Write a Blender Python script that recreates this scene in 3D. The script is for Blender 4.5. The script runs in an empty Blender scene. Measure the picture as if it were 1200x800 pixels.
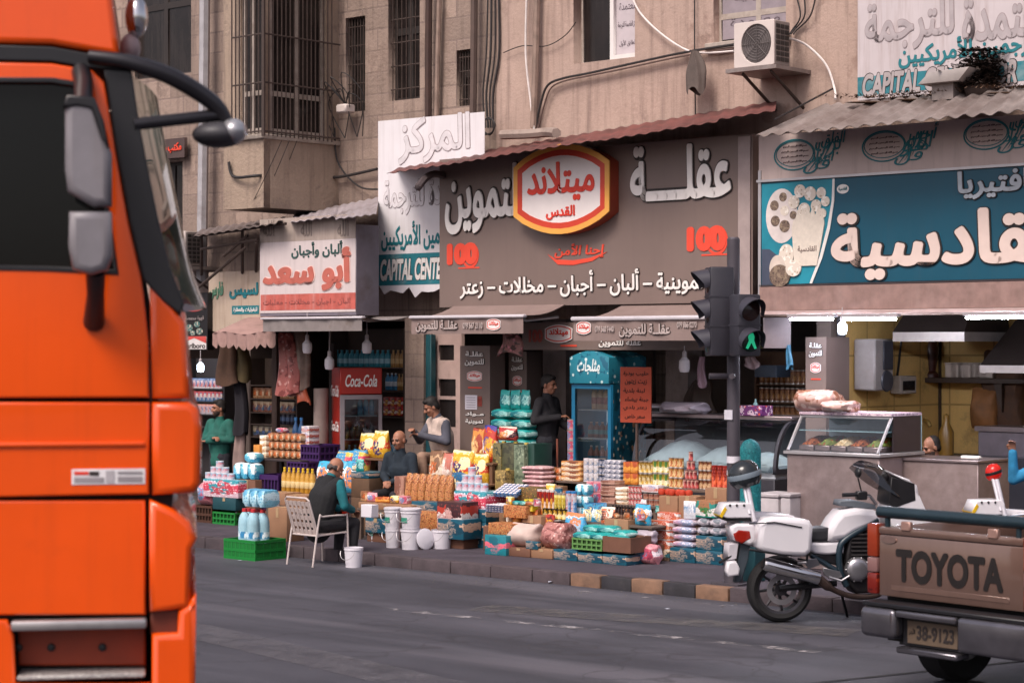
import bpy, bmesh, math, random
from math import sin, cos, tan, atan, atan2, pi, radians, sqrt
from mathutils import Vector, Matrix
S = bpy.context.scene
COL = S.collection
R = random.Random(7)

# ---------------------------------------------------------------- camera, sky, sun, exposure
F, HOR, EYE = 2400.0, 405.0, 2.6          # focal length in photo pixels, horizon row, eye height
cd = bpy.data.cameras.new('camera'); cam = bpy.data.objects.new('camera', cd); COL.objects.link(cam)
cd.sensor_width = 36; cd.lens = F/1200*36; cd.clip_start = .1; cd.clip_end = 2000
cd.shift_y = (HOR-400)/1200
cam.location = (0, 0, EYE); cam.rotation_euler = (pi/2, 0, 0)
cd.dof.use_dof = True; cd.dof.focus_distance = 24.0; cd.dof.aperture_fstop = 2.8
S.camera = cam
SUN_AZ, SUN_EL = radians(215), radians(52)     # where the light comes from: compass angle from +Y clockwise
w = bpy.data.worlds.new('World'); S.world = w; w.use_nodes = True
nt = w.node_tree; bg = nt.nodes['Background']
sky = nt.nodes.new('ShaderNodeTexSky'); sky.sky_type = 'NISHITA'; sky.sun_disc = False
sky.sun_elevation = SUN_EL; sky.sun_rotation = SUN_AZ; sky.air_density = 1.0; sky.dust_density = 4.0
hs = nt.nodes.new('ShaderNodeHueSaturation'); hs.inputs['Saturation'].default_value = .55
mxw = nt.nodes.new('ShaderNodeMix'); mxw.data_type = 'RGBA'; mxw.blend_type = 'MULTIPLY'; mxw.inputs[0].default_value = 1
mxw.inputs[7].default_value = (1.0, .92, .93, 1)
nt.links.new(sky.outputs[0], hs.inputs['Color']); nt.links.new(hs.outputs[0], mxw.inputs[6]); nt.links.new(mxw.outputs[2], bg.inputs['Color'])
bg.inputs['Strength'].default_value = .118
sl = bpy.data.lights.new('sun', 'SUN'); so = bpy.data.objects.new('sun', sl); COL.objects.link(so)
sl.energy = 1.7; sl.angle = radians(24); sl.color = (1, .93, .84)
sdir = Vector((sin(SUN_AZ)*cos(SUN_EL), cos(SUN_AZ)*cos(SUN_EL), sin(SUN_EL)))
so.rotation_euler = sdir.to_track_quat('Z', 'Y').to_euler(); so.location = (-6, -6, 20)
S.view_settings.view_transform = 'Standard'; S.view_settings.look = 'None'
S.view_settings.exposure = .72; S.view_settings.gamma = 1; S.view_settings.use_curve_mapping = False
S.cycles.max_bounces = 8; S.cycles.transparent_max_bounces = 12; S.cycles.use_denoising = True
S.cycles.caustics_reflective = False; S.cycles.caustics_refractive = False

# ---------------------------------------------------------------- pixel -> place (a vertical plane: origin on the ground and heading)
class Plane:
    def __init__(s, X, Y, ang):            # ang: rotation about z of the plane's own x axis
        s.X, s.Y, s.a = X, Y, ang; s.c, s.s = cos(ang), sin(ang)
    def uz(s, x, y, d=0):                  # photo pixel -> (along, height) on the plane pushed back by d
        ox, oy = s.X - d*s.s, s.Y + d*s.c
        t = (x-600)/F
        l = (t*oy-ox)/(s.c-t*s.s)
        return l, EYE+(HOR-y)/F*(oy+l*s.s)
    def sc(s, x, d=0):                     # pixels per metre there
        ox, oy = s.X - d*s.s, s.Y + d*s.c
        l = s.uz(x, 0, d)[0]
        return F/(oy+l*s.s)
    def W(s, l, d, z): return Vector((s.X+l*s.c-d*s.s, s.Y+l*s.s+d*s.c, z))
TH = atan(.00037*F)
FP = Plane(0, 22.8, -TH)                   # kerb line; d > 0 goes towards the shops
def uz(x, y, d): return FP.uz(x, y, d)
def rect(x0, y0, x1, y1, d):               # photo rectangle -> centre u, bottom z, width, height
    u0, _ = uz(x0, y0, d); u1, _ = uz(x1, y1, d); xm = (x0+x1)/2
    z1 = uz(xm, y0, d)[1]; z0 = uz(xm, y1, d)[1]
    return (u0+u1)/2, z0, u1-u0, z1-z0

# ---------------------------------------------------------------- materials
def lin(h):
    if not isinstance(h, str): return h
    h = h.lstrip('#'); o = []
    for i in (0, 2, 4):
        v = int(h[i:i+2], 16)/255
        o.append(v/12.92 if v <= .04045 else ((v+.055)/1.055)**2.4)
    return tuple(o)
MATS = {}
def nn(nt, t, **k):
    n = nt.nodes.new(t)
    for a, b in k.items(): setattr(n, a, b)
    return n
def mixc(nt, fac, a, b, blend='MIX'):
    m = nn(nt, 'ShaderNodeMix', data_type='RGBA', blend_type=blend)
    for s, v in ((0, fac), (6, a), (7, b)):
        if hasattr(v, 'node'): nt.links.new(v, m.inputs[s])
        elif s == 0: m.inputs[0].default_value = v
        else: m.inputs[s].default_value = (*v, 1)
    return m.outputs[2]
def ramp(nt, src, p0, p1, c0=(0, 0, 0), c1=(1, 1, 1)):
    r = nn(nt, 'ShaderNodeValToRGB'); e = r.color_ramp.elements
    e[0].position = p0; e[1].position = p1; e[0].color = (*c0, 1); e[1].color = (*c1, 1)
    nt.links.new(src, r.inputs[0]); return r.outputs[0]
def coords(nt, sc=(1, 1, 1), kind='Object', rot=(0, 0, 0)):
    t = nn(nt, 'ShaderNodeTexCoord'); m = nn(nt, 'ShaderNodeMapping'); m.inputs['Scale'].default_value = sc
    m.inputs['Rotation'].default_value = rot
    nt.links.new(t.outputs[kind], m.inputs['Vector']); return m.outputs[0]
def noise(nt, vec, scale, detail=4, rough=.6):
    n = nn(nt, 'ShaderNodeTexNoise'); n.inputs['Scale'].default_value = scale; n.inputs['Detail'].default_value = detail
    n.inputs['Roughness'].default_value = rough; nt.links.new(vec, n.inputs['Vector']); return n.outputs[0]
def M(name, col, rough=.55, metal=0, var=.14, scale=5, bump=0, bscale=40, dirt=0, dirtcol='5a4a40', streak=0, coat=0, trans=0, ior=1.45, emit=0, alpha=1, spec=.5):
    if name in MATS: return MATS[name]
    m = bpy.data.materials.new(name); m.use_nodes = True; nt = m.node_tree
    b = nt.nodes['Principled BSDF']; c = lin(col)
    vec = coords(nt)
    n = noise(nt, vec, scale)
    out = mixc(nt, ramp(nt, n, .3, .7), tuple(max(0, x*(1-var)) for x in c), tuple(min(1, x*(1+var)) for x in c))
    if dirt:
        n2 = noise(nt, vec, scale*.45, 8, .7); f = ramp(nt, n2, .62-.25*dirt, .82-.2*dirt, (0, 0, 0), (min(1, .45+dirt*.5),)*3)
        out = mixc(nt, f, out, lin(dirtcol))
    if streak:
        v2 = coords(nt, (5, 5, .35)); n3 = noise(nt, v2, 2.2, 6, .65)
        f = ramp(nt, n3, .5, .78, (0, 0, 0), (streak,)*3); out = mixc(nt, f, out, lin(dirtcol))
    nt.links.new(out, b.inputs['Base Color'])
    b.inputs['Metallic'].default_value = metal; b.inputs['IOR'].default_value = ior
    rr = nn(nt, 'ShaderNodeMapRange'); nt.links.new(n, rr.inputs[0]); rr.inputs[3].default_value = max(.02, rough*.8); rr.inputs[4].default_value = min(1, rough*1.2)
    nt.links.new(rr.outputs[0], b.inputs['Roughness'])
    b.inputs['Coat Weight'].default_value = coat; b.inputs['Transmission Weight'].default_value = trans
    b.inputs['Specular IOR Level'].default_value = spec
    if emit: b.inputs['Emission Color'].default_value = (*c, 1); b.inputs['Emission Strength'].default_value = emit
    if alpha < 1: b.inputs['Alpha'].default_value = alpha
    if bump:
        bn = nn(nt, 'ShaderNodeBump'); bn.inputs['Strength'].default_value = bump; bn.inputs['Distance'].default_value = .01
        nt.links.new(noise(nt, vec, bscale, 5), bn.inputs['Height']); nt.links.new(bn.outputs[0], b.inputs['Normal'])
    MATS[name] = m; return m
def MP(name, base, cols, scale=14, rough=.4, seed=0, amount=.5, stretch=(1, 1, 1)):   # printed packaging: patches of ink on a ground colour
    if name in MATS: return MATS[name]
    m = bpy.data.materials.new(name); m.use_nodes = True; nt = m.node_tree; b = nt.nodes['Principled BSDF']
    vec = coords(nt, stretch)
    out = lin(base)
    for i, c in enumerate(cols):
        ad = nn(nt, 'ShaderNodeVectorMath', operation='ADD'); ad.inputs[1].default_value = (seed*3.1+i*7.7, i*2.3, seed*1.7)
        nt.links.new(vec, ad.inputs[0])
        if i % 2 == 0:
            v = nn(nt, 'ShaderNodeTexVoronoi'); v.inputs['Scale'].default_value = scale*(1+.35*i); nt.links.new(ad.outputs[0], v.inputs['Vector']); src = v.outputs['Distance']
            f = ramp(nt, src, .34*amount+.08, .34*amount+.13, (1, 1, 1), (0, 0, 0))
        else:
            f = ramp(nt, noise(nt, ad.outputs[0], scale*.8, 2), .62-.16*amount, .66-.16*amount)
        out = mixc(nt, f, out, lin(c))
    nt.links.new(out, b.inputs['Base Color']); b.inputs['Roughness'].default_value = rough
    MATS[name] = m; return m
def MK(name, base, cols, seed=0, rough=.38):        # printed wrapper: a panel, an emblem, a strip and lines of small print laid out over the wrapper
    if name in MATS: return MATS[name]
    m = bpy.data.materials.new(name); m.use_nodes = True; nt = m.node_tree; b = nt.nodes['Principled BSDF']; rr = random.Random(seed*17+3)
    cols = [lin(c) for c in cols]; base = lin(base)
    if len(cols) < 3: cols = cols+[tuple(.5*(x+y) for x, y in zip(base, cols[0])), tuple(min(1, x*1.5+.1) for x in base)]
    tc = nn(nt, 'ShaderNodeTexCoord'); G_ = tc.outputs['Generated']; sp = nn(nt, 'ShaderNodeSeparateXYZ'); nt.links.new(G_, sp.inputs[0])
    off = nn(nt, 'ShaderNodeVectorMath', operation='ADD'); off.inputs[1].default_value = (seed*1.3, seed*.7, seed*2.1); nt.links.new(G_, off.inputs[0]); V = off.outputs[0]
    def mth(op, a, bb=None, clamp=False):
        n = nn(nt, 'ShaderNodeMath', operation=op, use_clamp=clamp)
        for i, q in enumerate((a, bb)):
            if q is None: continue
            if hasattr(q, 'node'): nt.links.new(q, n.inputs[i])
            else: n.inputs[i].default_value = q
        return n.outputs[0]
    wob = mth('MULTIPLY', mth('SUBTRACT', noise(nt, V, 3, 2), .5), .5)
    z = mth('ADD', sp.outputs[2], wob); out = mixc(nt, ramp(nt, noise(nt, V, 4, 3), .35, .65), tuple(x*.85 for x in base), base)
    zc = rr.uniform(.3, .62); hw = rr.uniform(.12, .24)
    pan = mth('LESS_THAN', mth('ABSOLUTE', mth('SUBTRACT', z, zc)), hw); out = mixc(nt, pan, out, cols[0])
    if rr.random() < .7: out = mixc(nt, mth('GREATER_THAN', z, rr.uniform(.8, .9)), out, cols[1])
    ds = nn(nt, 'ShaderNodeVectorMath', operation='DISTANCE'); nt.links.new(G_, ds.inputs[0]); ex = rr.uniform(.3, .7); ez = rr.uniform(.45, .75); ds.inputs[1].default_value = (ex, .0, ez)
    out = mixc(nt, mth('LESS_THAN', mth('ADD', ds.outputs['Value'], wob), rr.uniform(.24, .36)), out, cols[1]); ds2 = nn(nt, 'ShaderNodeVectorMath', operation='DISTANCE'); nt.links.new(G_, ds2.inputs[0]); ds2.inputs[1].default_value = (1-ex, .1, 1-ez)
    out = mixc(nt, mth('MULTIPLY', mth('LESS_THAN', mth('ADD', ds2.outputs['Value'], mth('MULTIPLY', wob, 1.6)), rr.uniform(.26, .4)), ramp(nt, noise(nt, V, 9, 4), .42, .5)), out, cols[2])
    mp = nn(nt, 'ShaderNodeMapping'); mp.inputs['Scale'].default_value = (22, 22, 9); nt.links.new(V, mp.inputs['Vector'])
    ln = mth('MULTIPLY', ramp(nt, noise(nt, mp.outputs[0], 1.0, 2), .56, .6), mth('LESS_THAN', mth('FRACT', mth('MULTIPLY', sp.outputs[2], 7.0)), .55))
    out = mixc(nt, mth('MULTIPLY', ln, .75), out, tuple(.3*x for x in cols[-1]) if sum(cols[0]) > .9 else tuple(min(1, x*1.6+.2) for x in base))
    nt.links.new(out, b.inputs['Base Color']); b.inputs['Roughness'].default_value = rough
    MATS[name] = m; return m
def glass(name, col='dfeaea', rough=.02, tint=.25):      # thin pane: part see-through, part mirror
    if name in MATS: return MATS[name]
    m = bpy.data.materials.new(name); m.use_nodes = True; nt = m.node_tree; nt.nodes.remove(nt.nodes['Principled BSDF'])
    o = nt.nodes['Material Output']; g = nn(nt, 'ShaderNodeBsdfGlossy'); g.inputs['Roughness'].default_value = rough
    t = nn(nt, 'ShaderNodeBsdfTransparent'); t.inputs['Color'].default_value = (*[1-tint*(1-x) for x in lin(col)], 1)
    fr = nn(nt, 'ShaderNodeFresnel'); fr.inputs['IOR'].default_value = 1.5
    geo = nn(nt, 'ShaderNodeNewGeometry'); nt.links.new(geo.outputs['Normal'], fr.inputs['Normal'])
    ad = nn(nt, 'ShaderNodeMath', operation='ADD', use_clamp=True); ad.inputs[1].default_value = .05; nt.links.new(fr.outputs[0], ad.inputs[0])
    mx = nn(nt, 'ShaderNodeMixShader'); nt.links.new(ad.outputs[0], mx.inputs[0]); nt.links.new(t.outputs[0], mx.inputs[1]); nt.links.new(g.outputs[0], mx.inputs[2])
    nt.links.new(mx.outputs[0], o.inputs['Surface']); MATS[name] = m; return m

# ---------------------------------------------------------------- mesh builder
class B:
    def __init__(s): s.bm = bmesh.new()
    def _mi(s, fs, mi, smooth=False):
        for f in fs: f.material_index = mi; f.smooth = smooth
    def box(s, x0, x1, y0, y1, z0, z1, mi=0, bev=0, mat=None, seg=1):
        bm = bmesh.new()
        vs = [bm.verts.new((x, y, z)) for z in (z0, z1) for y in (y0, y1) for x in (x0, x1)]
        for q in ((0, 2, 3, 1), (4, 5, 7, 6), (0, 1, 5, 4), (1, 3, 7, 5), (3, 2, 6, 7), (2, 0, 4, 6)): bm.faces.new([vs[i] for i in q])
        if bev: bmesh.ops.bevel(bm, geom=list(bm.edges), offset=min(bev, .49*min(x1-x0, y1-y0, z1-z0)), segments=seg, affect='EDGES', profile=.5)
        s._join(bm, mi, mat, seg > 1); return s
    def _join(s, bm, mi=0, mat=None, smooth=False):
        if mat: bmesh.ops.transform(bm, matrix=mat, verts=bm.verts)
        mp = {v: s.bm.verts.new(v.co) for v in bm.verts}
        for f in bm.faces:
            try: g = s.bm.faces.new([mp[v] for v in f.verts]); g.material_index = mi; g.smooth = smooth
            except ValueError: pass
        bm.free()
    def grid(s, fn, nu, nv, mi=0, closeu=False, smooth=True, flip=False):
        vs = [[s.bm.verts.new(fn(i/nu, j/nv)) for j in range(nv+1)] for i in range(nu if closeu else nu+1)]
        for i in range(nu):
            a = vs[i]; b = vs[(i+1) % len(vs)]
            for j in range(nv):
                q = [a[j], b[j], b[j+1], a[j+1]]
                if flip: q.reverse()
                f = s.bm.faces.new(q); f.material_index = mi; f.smooth = smooth
        return s
    def lathe(s, prof, seg=20, mi=0, c=(0, 0, 0), mat=None, mis=None, smooth=True):     # prof: (r, z)
        bm = bmesh.new(); rings = []
        for r, z in prof:
            rings.append([bm.verts.new((r*cos(2*pi*k/seg), r*sin(2*pi*k/seg), z)) for k in range(seg)] if r > 1e-5 else [bm.verts.new((0, 0, z))])
        fm = []
        for i in range(len(rings)-1):
            a, b = rings[i], rings[i+1]
            for k in range(seg):
                k2 = (k+1) % seg
                if len(a) == 1 and len(b) == 1: continue
                q = [a[0], b[k2], b[k]] if len(a) == 1 else ([a[k], a[k2], b[0]] if len(b) == 1 else [a[k], a[k2], b[k2], b[k]])
                f = bm.faces.new(q); fm.append((f, mis[i] if mis else mi))
        M4 = Matrix.Translation(c) @ (mat or Matrix())
        bmesh.ops.transform(bm, matrix=M4, verts=bm.verts)
        mp = {v: s.bm.verts.new(v.co) for v in bm.verts}
        for f, k in fm:
            g = s.bm.faces.new([mp[v] for v in f.verts]); g.material_index = k; g.smooth = smooth
        bm.free(); return s
    def tube(s, pts, r, seg=8, mi=0, cap=True):
        pts = [Vector(p) for p in pts]; n = len(pts); rr = r if isinstance(r, (list, tuple)) else [r]*n
        rings = []; up = None
        for i, p in enumerate(pts):
            t = (pts[min(i+1, n-1)]-pts[max(i-1, 0)]).normalized()
            if up is None: up = Vector((0, 0, 1)) if abs(t.z) < .9 else Vector((1, 0, 0))
            a = t.cross(up); a = a.normalized() if a.length > 1e-6 else t.orthogonal().normalized(); b = a.cross(t).normalized(); up = b
            rings.append([s.bm.verts.new(p+a*(rr[i]*cos(2*pi*k/seg))+b*(rr[i]*sin(2*pi*k/seg))) for k in range(seg)])
        for i in range(n-1):
            for k in range(seg):
                f = s.bm.faces.new([rings[i][k], rings[i][(k+1) % seg], rings[i+1][(k+1) % seg], rings[i+1][k]]); f.smooth = True; f.material_index = mi
        if cap:
            for rg in (rings[0], rings[-1]):
                f = s.bm.faces.new(rg); f.material_index = mi
        return s
    def ell(s, c, r, seg=14, rings=9, mi=0, mat=None):
        m = Matrix.Translation(c) @ (mat or Matrix()) @ Matrix.Diagonal((*r, 1))
        return s.lathe([(sin(pi*i/rings), -cos(pi*i/rings)) for i in range(rings+1)], seg, mi, (0, 0, 0), m)
    def prism(s, poly, y0, y1, mi=0, mat=None, bev=0):          # poly in (x, z), extruded along y
        bm = bmesh.new()
        a = [bm.verts.new((p[0], y0, p[1])) for p in poly]; b = [bm.verts.new((p[0], y1, p[1])) for p in poly]
        n = len(poly); bm.faces.new(a); bm.faces.new(b[::-1])
        for i in range(n): bm.faces.new([a[i], b[i], b[(i+1) % n], a[(i+1) % n]])
        bmesh.ops.recalc_face_normals(bm, faces=bm.faces)
        if bev: bmesh.ops.bevel(bm, geom=list(bm.edges), offset=bev, segments=2, affect='EDGES', profile=.5)
        s._join(bm, mi, mat); return s
    def mesh(s, name, mats):
        bmesh.ops.recalc_face_normals(s.bm, faces=s.bm.faces)
        me = bpy.data.meshes.new(name); s.bm.to_mesh(me); s.bm.free(); me.set_sharp_from_angle(angle=radians(38))
        for m in mats if isinstance(mats, (list, tuple)) else [mats]: me.materials.append(m)
        return me
    def obj(s, name, mats, parent=None, loc=(0, 0, 0), rz=0): return link(name, s.mesh(name, mats), parent, loc, rz)
def link(name, me, parent=None, loc=(0, 0, 0), rz=0):
    o = bpy.data.objects.new(name, me); COL.objects.link(o); o.location = loc; o.rotation_euler = (0, 0, rz)
    if parent: o.parent = parent
    return o
def tag(o, label, cat, group=None):
    o['label'] = label; o['category'] = cat
    if group: o['group'] = group
    return o
def thing(name, label, cat, loc=(0, 0, 0), rz=0, group=None): return tag(link(name, None, None, loc, rz), label, cat, group)
def fthing(name, label, cat, u, d, z, group=None, rz=0): return thing(name, label, cat, FP.W(u, d, z), -TH+rz, group)
def struct(o): o['kind'] = 'structure'; return o
def copy_tree(o, loc=None, rz=None, label=None, parent=None):
    c = o.copy(); COL.objects.link(c)
    if parent: c.parent = parent
    for ch in o.children: copy_tree(ch, parent=c)
    if loc is not None: c.location = loc
    if rz is not None: c.rotation_euler = (0, 0, rz)
    if label: c['label'] = label
    return c
def curve_mesh(cv, name):
    o = bpy.data.objects.new('tmp', cv); COL.objects.link(o)
    dg = bpy.context.evaluated_depsgraph_get()
    me = bpy.data.meshes.new_from_object(o.evaluated_get(dg)); me.name = name
    bpy.data.objects.remove(o); bpy.data.curves.remove(cv)
    me.materials.clear(); return me
def plate(name, loops, y0, y1, mats, parent=None, bev=0, loc=(0, 0, 0), rz=0, cyc=None):   # flat shape in (x, z) with holes, from y0 (front) to y1
    cv = bpy.data.curves.new(name, 'CURVE'); cv.dimensions = '2D'; cv.fill_mode = 'BOTH'; cv.extrude = max(1e-4, (y1-y0)/2-bev); cv.bevel_depth = bev; cv.bevel_resolution = 2; cv.offset = -bev
    for lp in loops:
        sp = cv.splines.new('POLY'); sp.points.add(len(lp)-1); sp.use_cyclic_u = True
        for i, p in enumerate(lp): sp.points[i].co = (p[0], p[1], 0, 1)
    me = curve_mesh(cv, name); ym = (y0+y1)/2
    for v in me.vertices: x, y, z = v.co; v.co = (x, ym-z, y)
    for m in mats if isinstance(mats, (list, tuple)) else [mats]: me.materials.append(m)
    return link(name, me, parent, loc, rz)
def rrect(x0, z0, x1, z1, r=0, n=4):
    if r <= 0: return [(x0, z0), (x1, z0), (x1, z1), (x0, z1)]
    o = []
    for cx, cz, a in ((x1-r, z0+r, -pi/2), (x1-r, z1-r, 0), (x0+r, z1-r, pi/2), (x0+r, z0+r, pi)):
        for k in range(n+1): o.append((cx+r*cos(a+pi/2*k/n), cz+r*sin(a+pi/2*k/n)))
    return o
def oval(cx, cz, rx, rz, n=32): return [(cx+rx*cos(2*pi*k/n), cz+rz*sin(2*pi*k/n)) for k in range(n)]
def spline(pts, n=6):                    # Catmull-Rom through points
    P = [Vector(p) for p in pts]; o = []
    for i in range(len(P)-1):
        a = P[max(i-1, 0)]; b = P[i]; c = P[i+1]; d = P[min(i+2, len(P)-1)]
        for k in range(n):
            t = k/n; o.append(.5*((2*b)+(c-a)*t+(2*a-5*b+4*c-d)*t*t+(3*b-a-3*c+d)*t**3))
    o.append(P[-1]); return o

# ---------------------------------------------------------------- lettering (the default font; Arabic letters are joined here by hand)
AR = {'ا': (0xFE8D, 2), 'أ': (0xFE83, 2), 'إ': (0xFE87, 2), 'آ': (0xFE81, 2), 'ب': (0xFE8F, 4), 'ة': (0xFE93, 2), 'ت': (0xFE95, 4), 'ث': (0xFE99, 4), 'ج': (0xFE9D, 4), 'ح': (0xFEA1, 4), 'خ': (0xFEA5, 4),
      'د': (0xFEA9, 2), 'ذ': (0xFEAB, 2), 'ر': (0xFEAD, 2), 'ز': (0xFEAF, 2), 'س': (0xFEB1, 4), 'ش': (0xFEB5, 4), 'ص': (0xFEB9, 4), 'ض': (0xFEBD, 4), 'ط': (0xFEC1, 4), 'ع': (0xFEC9, 4), 'غ': (0xFECD, 4),
      'ف': (0xFED1, 4), 'ق': (0xFED5, 4), 'ك': (0xFED9, 4), 'ل': (0xFEDD, 4), 'م': (0xFEE1, 4), 'ن': (0xFEE5, 4), 'ه': (0xFEE9, 4), 'و': (0xFEED, 2), 'ى': (0xFEEF, 2), 'ي': (0xFEF1, 4)}
LA = {'ا': 0xFEFB, 'أ': 0xFEF7}
def shape(s):
    if not any(ch in AR for ch in s): return s
    items = []; i = 0
    while i < len(s):
        if s[i] == 'ل' and i+1 < len(s) and s[i+1] in LA: items.append((LA[s[i+1]], 2)); i += 2; continue
        items.append(AR.get(s[i], 'K' if s[i] == 'ـ' else s[i])); i += 1
    out = []
    for k, it in enumerate(items):
        if it == 'K': out.append('ـ'); continue
        if not isinstance(it, tuple): out.append(it); continue
        pv = items[k-1] if k else None; nx = items[k+1] if k+1 < len(items) else None
        jp = pv == 'K' or (isinstance(pv, tuple) and pv[1] == 4); jn = it[1] == 4 and (nx == 'K' or isinstance(nx, tuple))
        out.append(chr(it[0]+(3 if jp and jn else 1 if jp else 2 if jn else 0)))
    return ''.join(reversed(out))
TEXTS = {}
def text(s, x0, z0, x1, z1, y, mat, parent, th=.02, bold=.02, shear=0, name='lettering', outline=None, rows=None):
    """lettering fitted into a box of the sign's plane; front face at y-th"""
    key = (s, shear)
    if key not in TEXTS:
        cv = bpy.data.curves.new('t', 'FONT'); cv.body = '\n'.join(shape(r) for r in s.split('\n')); cv.size = 1; cv.extrude = .5; cv.shear = shear; cv.align_x = 'CENTER'
        cv.resolution_u = 4; m0 = curve_mesh(cv, 'lettering'); TEXTS[key] = ([v.co.copy() for v in m0.vertices], [tuple(p.vertices) for p in m0.polygons]); bpy.data.meshes.remove(m0)
    vs, fs = TEXTS[key]; ks = [(0, 0)]
    if bold > .004: n_ = 12 if z1-z0 > .25 else 8; ks += [(bold*cos(2*pi*k/n_), bold*sin(2*pi*k/n_)) for k in range(n_)]     # strokes thickened by laying the glyph over itself
    xs = [v.x for v in vs]; ys = [v.y for v in vs]; a, b, c, d = min(xs)-bold, max(xs)+bold, min(ys)-bold, max(ys)+bold
    V, Fc = [], []
    for i, (dx, dy) in enumerate(ks):
        o_ = len(V); dz = i*.00022
        for X, Y, Z in vs: V.append((x0+(X+dx-a)/(b-a)*(x1-x0), y-th*(Z+.5)-dz, z0+(Y+dy-c)/(d-c)*(z1-z0)))
        Fc += [tuple(q+o_ for q in f) for f in fs]
    me = bpy.data.meshes.new('lettering'); me.from_pydata(V, [], Fc); me.materials.append(mat); return link(name, me, parent)
def ftext(s, px, d, u0, zb, mat, parent, **k):           # px: photo box on the facade plane at depth d; u0, zb: origin of the parent there
    x0, y0, x1, y1 = px; uc, z, w_, h_ = rect(x0, y0, x1, y1, d)
    return text(s, uc-w_/2-u0, z-zb, uc+w_/2-u0, z+h_-zb, 0, mat, parent, **k)
# ================================================================ the setting
def xz_vec(nt, sx=1, sz=1):
    t = nn(nt, 'ShaderNodeTexCoord'); sp = nn(nt, 'ShaderNodeSeparateXYZ'); nt.links.new(t.outputs['Object'], sp.inputs[0])
    cb = nn(nt, 'ShaderNodeCombineXYZ'); ad = nn(nt, 'ShaderNodeMath', operation='ADD')
    nt.links.new(sp.outputs[0], ad.inputs[0]); nt.links.new(sp.outputs[1], ad.inputs[1])
    nt.links.new(ad.outputs[0], cb.inputs[0]); nt.links.new(sp.outputs[2], cb.inputs[1]); return cb.outputs[0]
def MW(name, col, mortar, bw=.6, bh=.3, msize=.012, var=.18, streak=.5, dirtcol='4a3c36', rough=.8, offset=.5, bump=.6, bscale=22, patch=None):   # coursed wall
    m = bpy.data.materials.new(name); m.use_nodes = True; nt = m.node_tree; b = nt.nodes['Principled BSDF']
    br = nn(nt, 'ShaderNodeTexBrick'); br.offset = offset; c = lin(col)
    nt.links.new(xz_vec(nt), br.inputs['Vector'])
    br.inputs['Scale'].default_value = 1; br.inputs['Brick Width'].default_value = bw; br.inputs['Row Height'].default_value = bh; br.inputs['Mortar Size'].default_value = msize
    br.inputs['Color1'].default_value = (*[x*(1-var) for x in c], 1); br.inputs['Color2'].default_value = (*[x*(1+var) for x in c], 1); br.inputs['Mortar'].default_value = (*lin(mortar), 1)
    vec = coords(nt); out = br.outputs['Color']
    n1 = noise(nt, vec, 1.1, 8, .7); out = mixc(nt, ramp(nt, n1, .35, .75, (0, 0, 0), (.6,)*3), out, [x*.62 for x in c])
    if patch: out = mixc(nt, ramp(nt, noise(nt, vec, .8, 6, .7), .56, .6), out, lin(patch))
    v2 = coords(nt, (5, 5, .3)); n2 = noise(nt, v2, 1.6, 7, .65); out = mixc(nt, ramp(nt, n2, .5, .8, (0, 0, 0), (streak,)*3), out, lin(dirtcol))
    gr = noise(nt, vec, 55, 4, .75); out = mixc(nt, ramp(nt, gr, .35, .7, (0, 0, 0), (.34,)*3), out, [x*.55 for x in c])
    st_ = noise(nt, vec, 1.9, 10, .78); out = mixc(nt, ramp(nt, st_, .56, .70, (0, 0, 0), (.5,)*3), out, lin(dirtcol))
    nt.links.new(out, b.inputs['Base Color']); b.inputs['Roughness'].default_value = rough
    bn = nn(nt, 'ShaderNodeBump'); bn.inputs['Strength'].default_value = bump; bn.inputs['Distance'].default_value = .022
    hh = mixc(nt, .5, noise(nt, vec, bscale, 6), br.outputs['Fac'], 'SUBTRACT'); nt.links.new(hh, bn.inputs['Height']); nt.links.new(bn.outputs[0], b.inputs['Normal'])
    MATS[name] = m; return m
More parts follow.
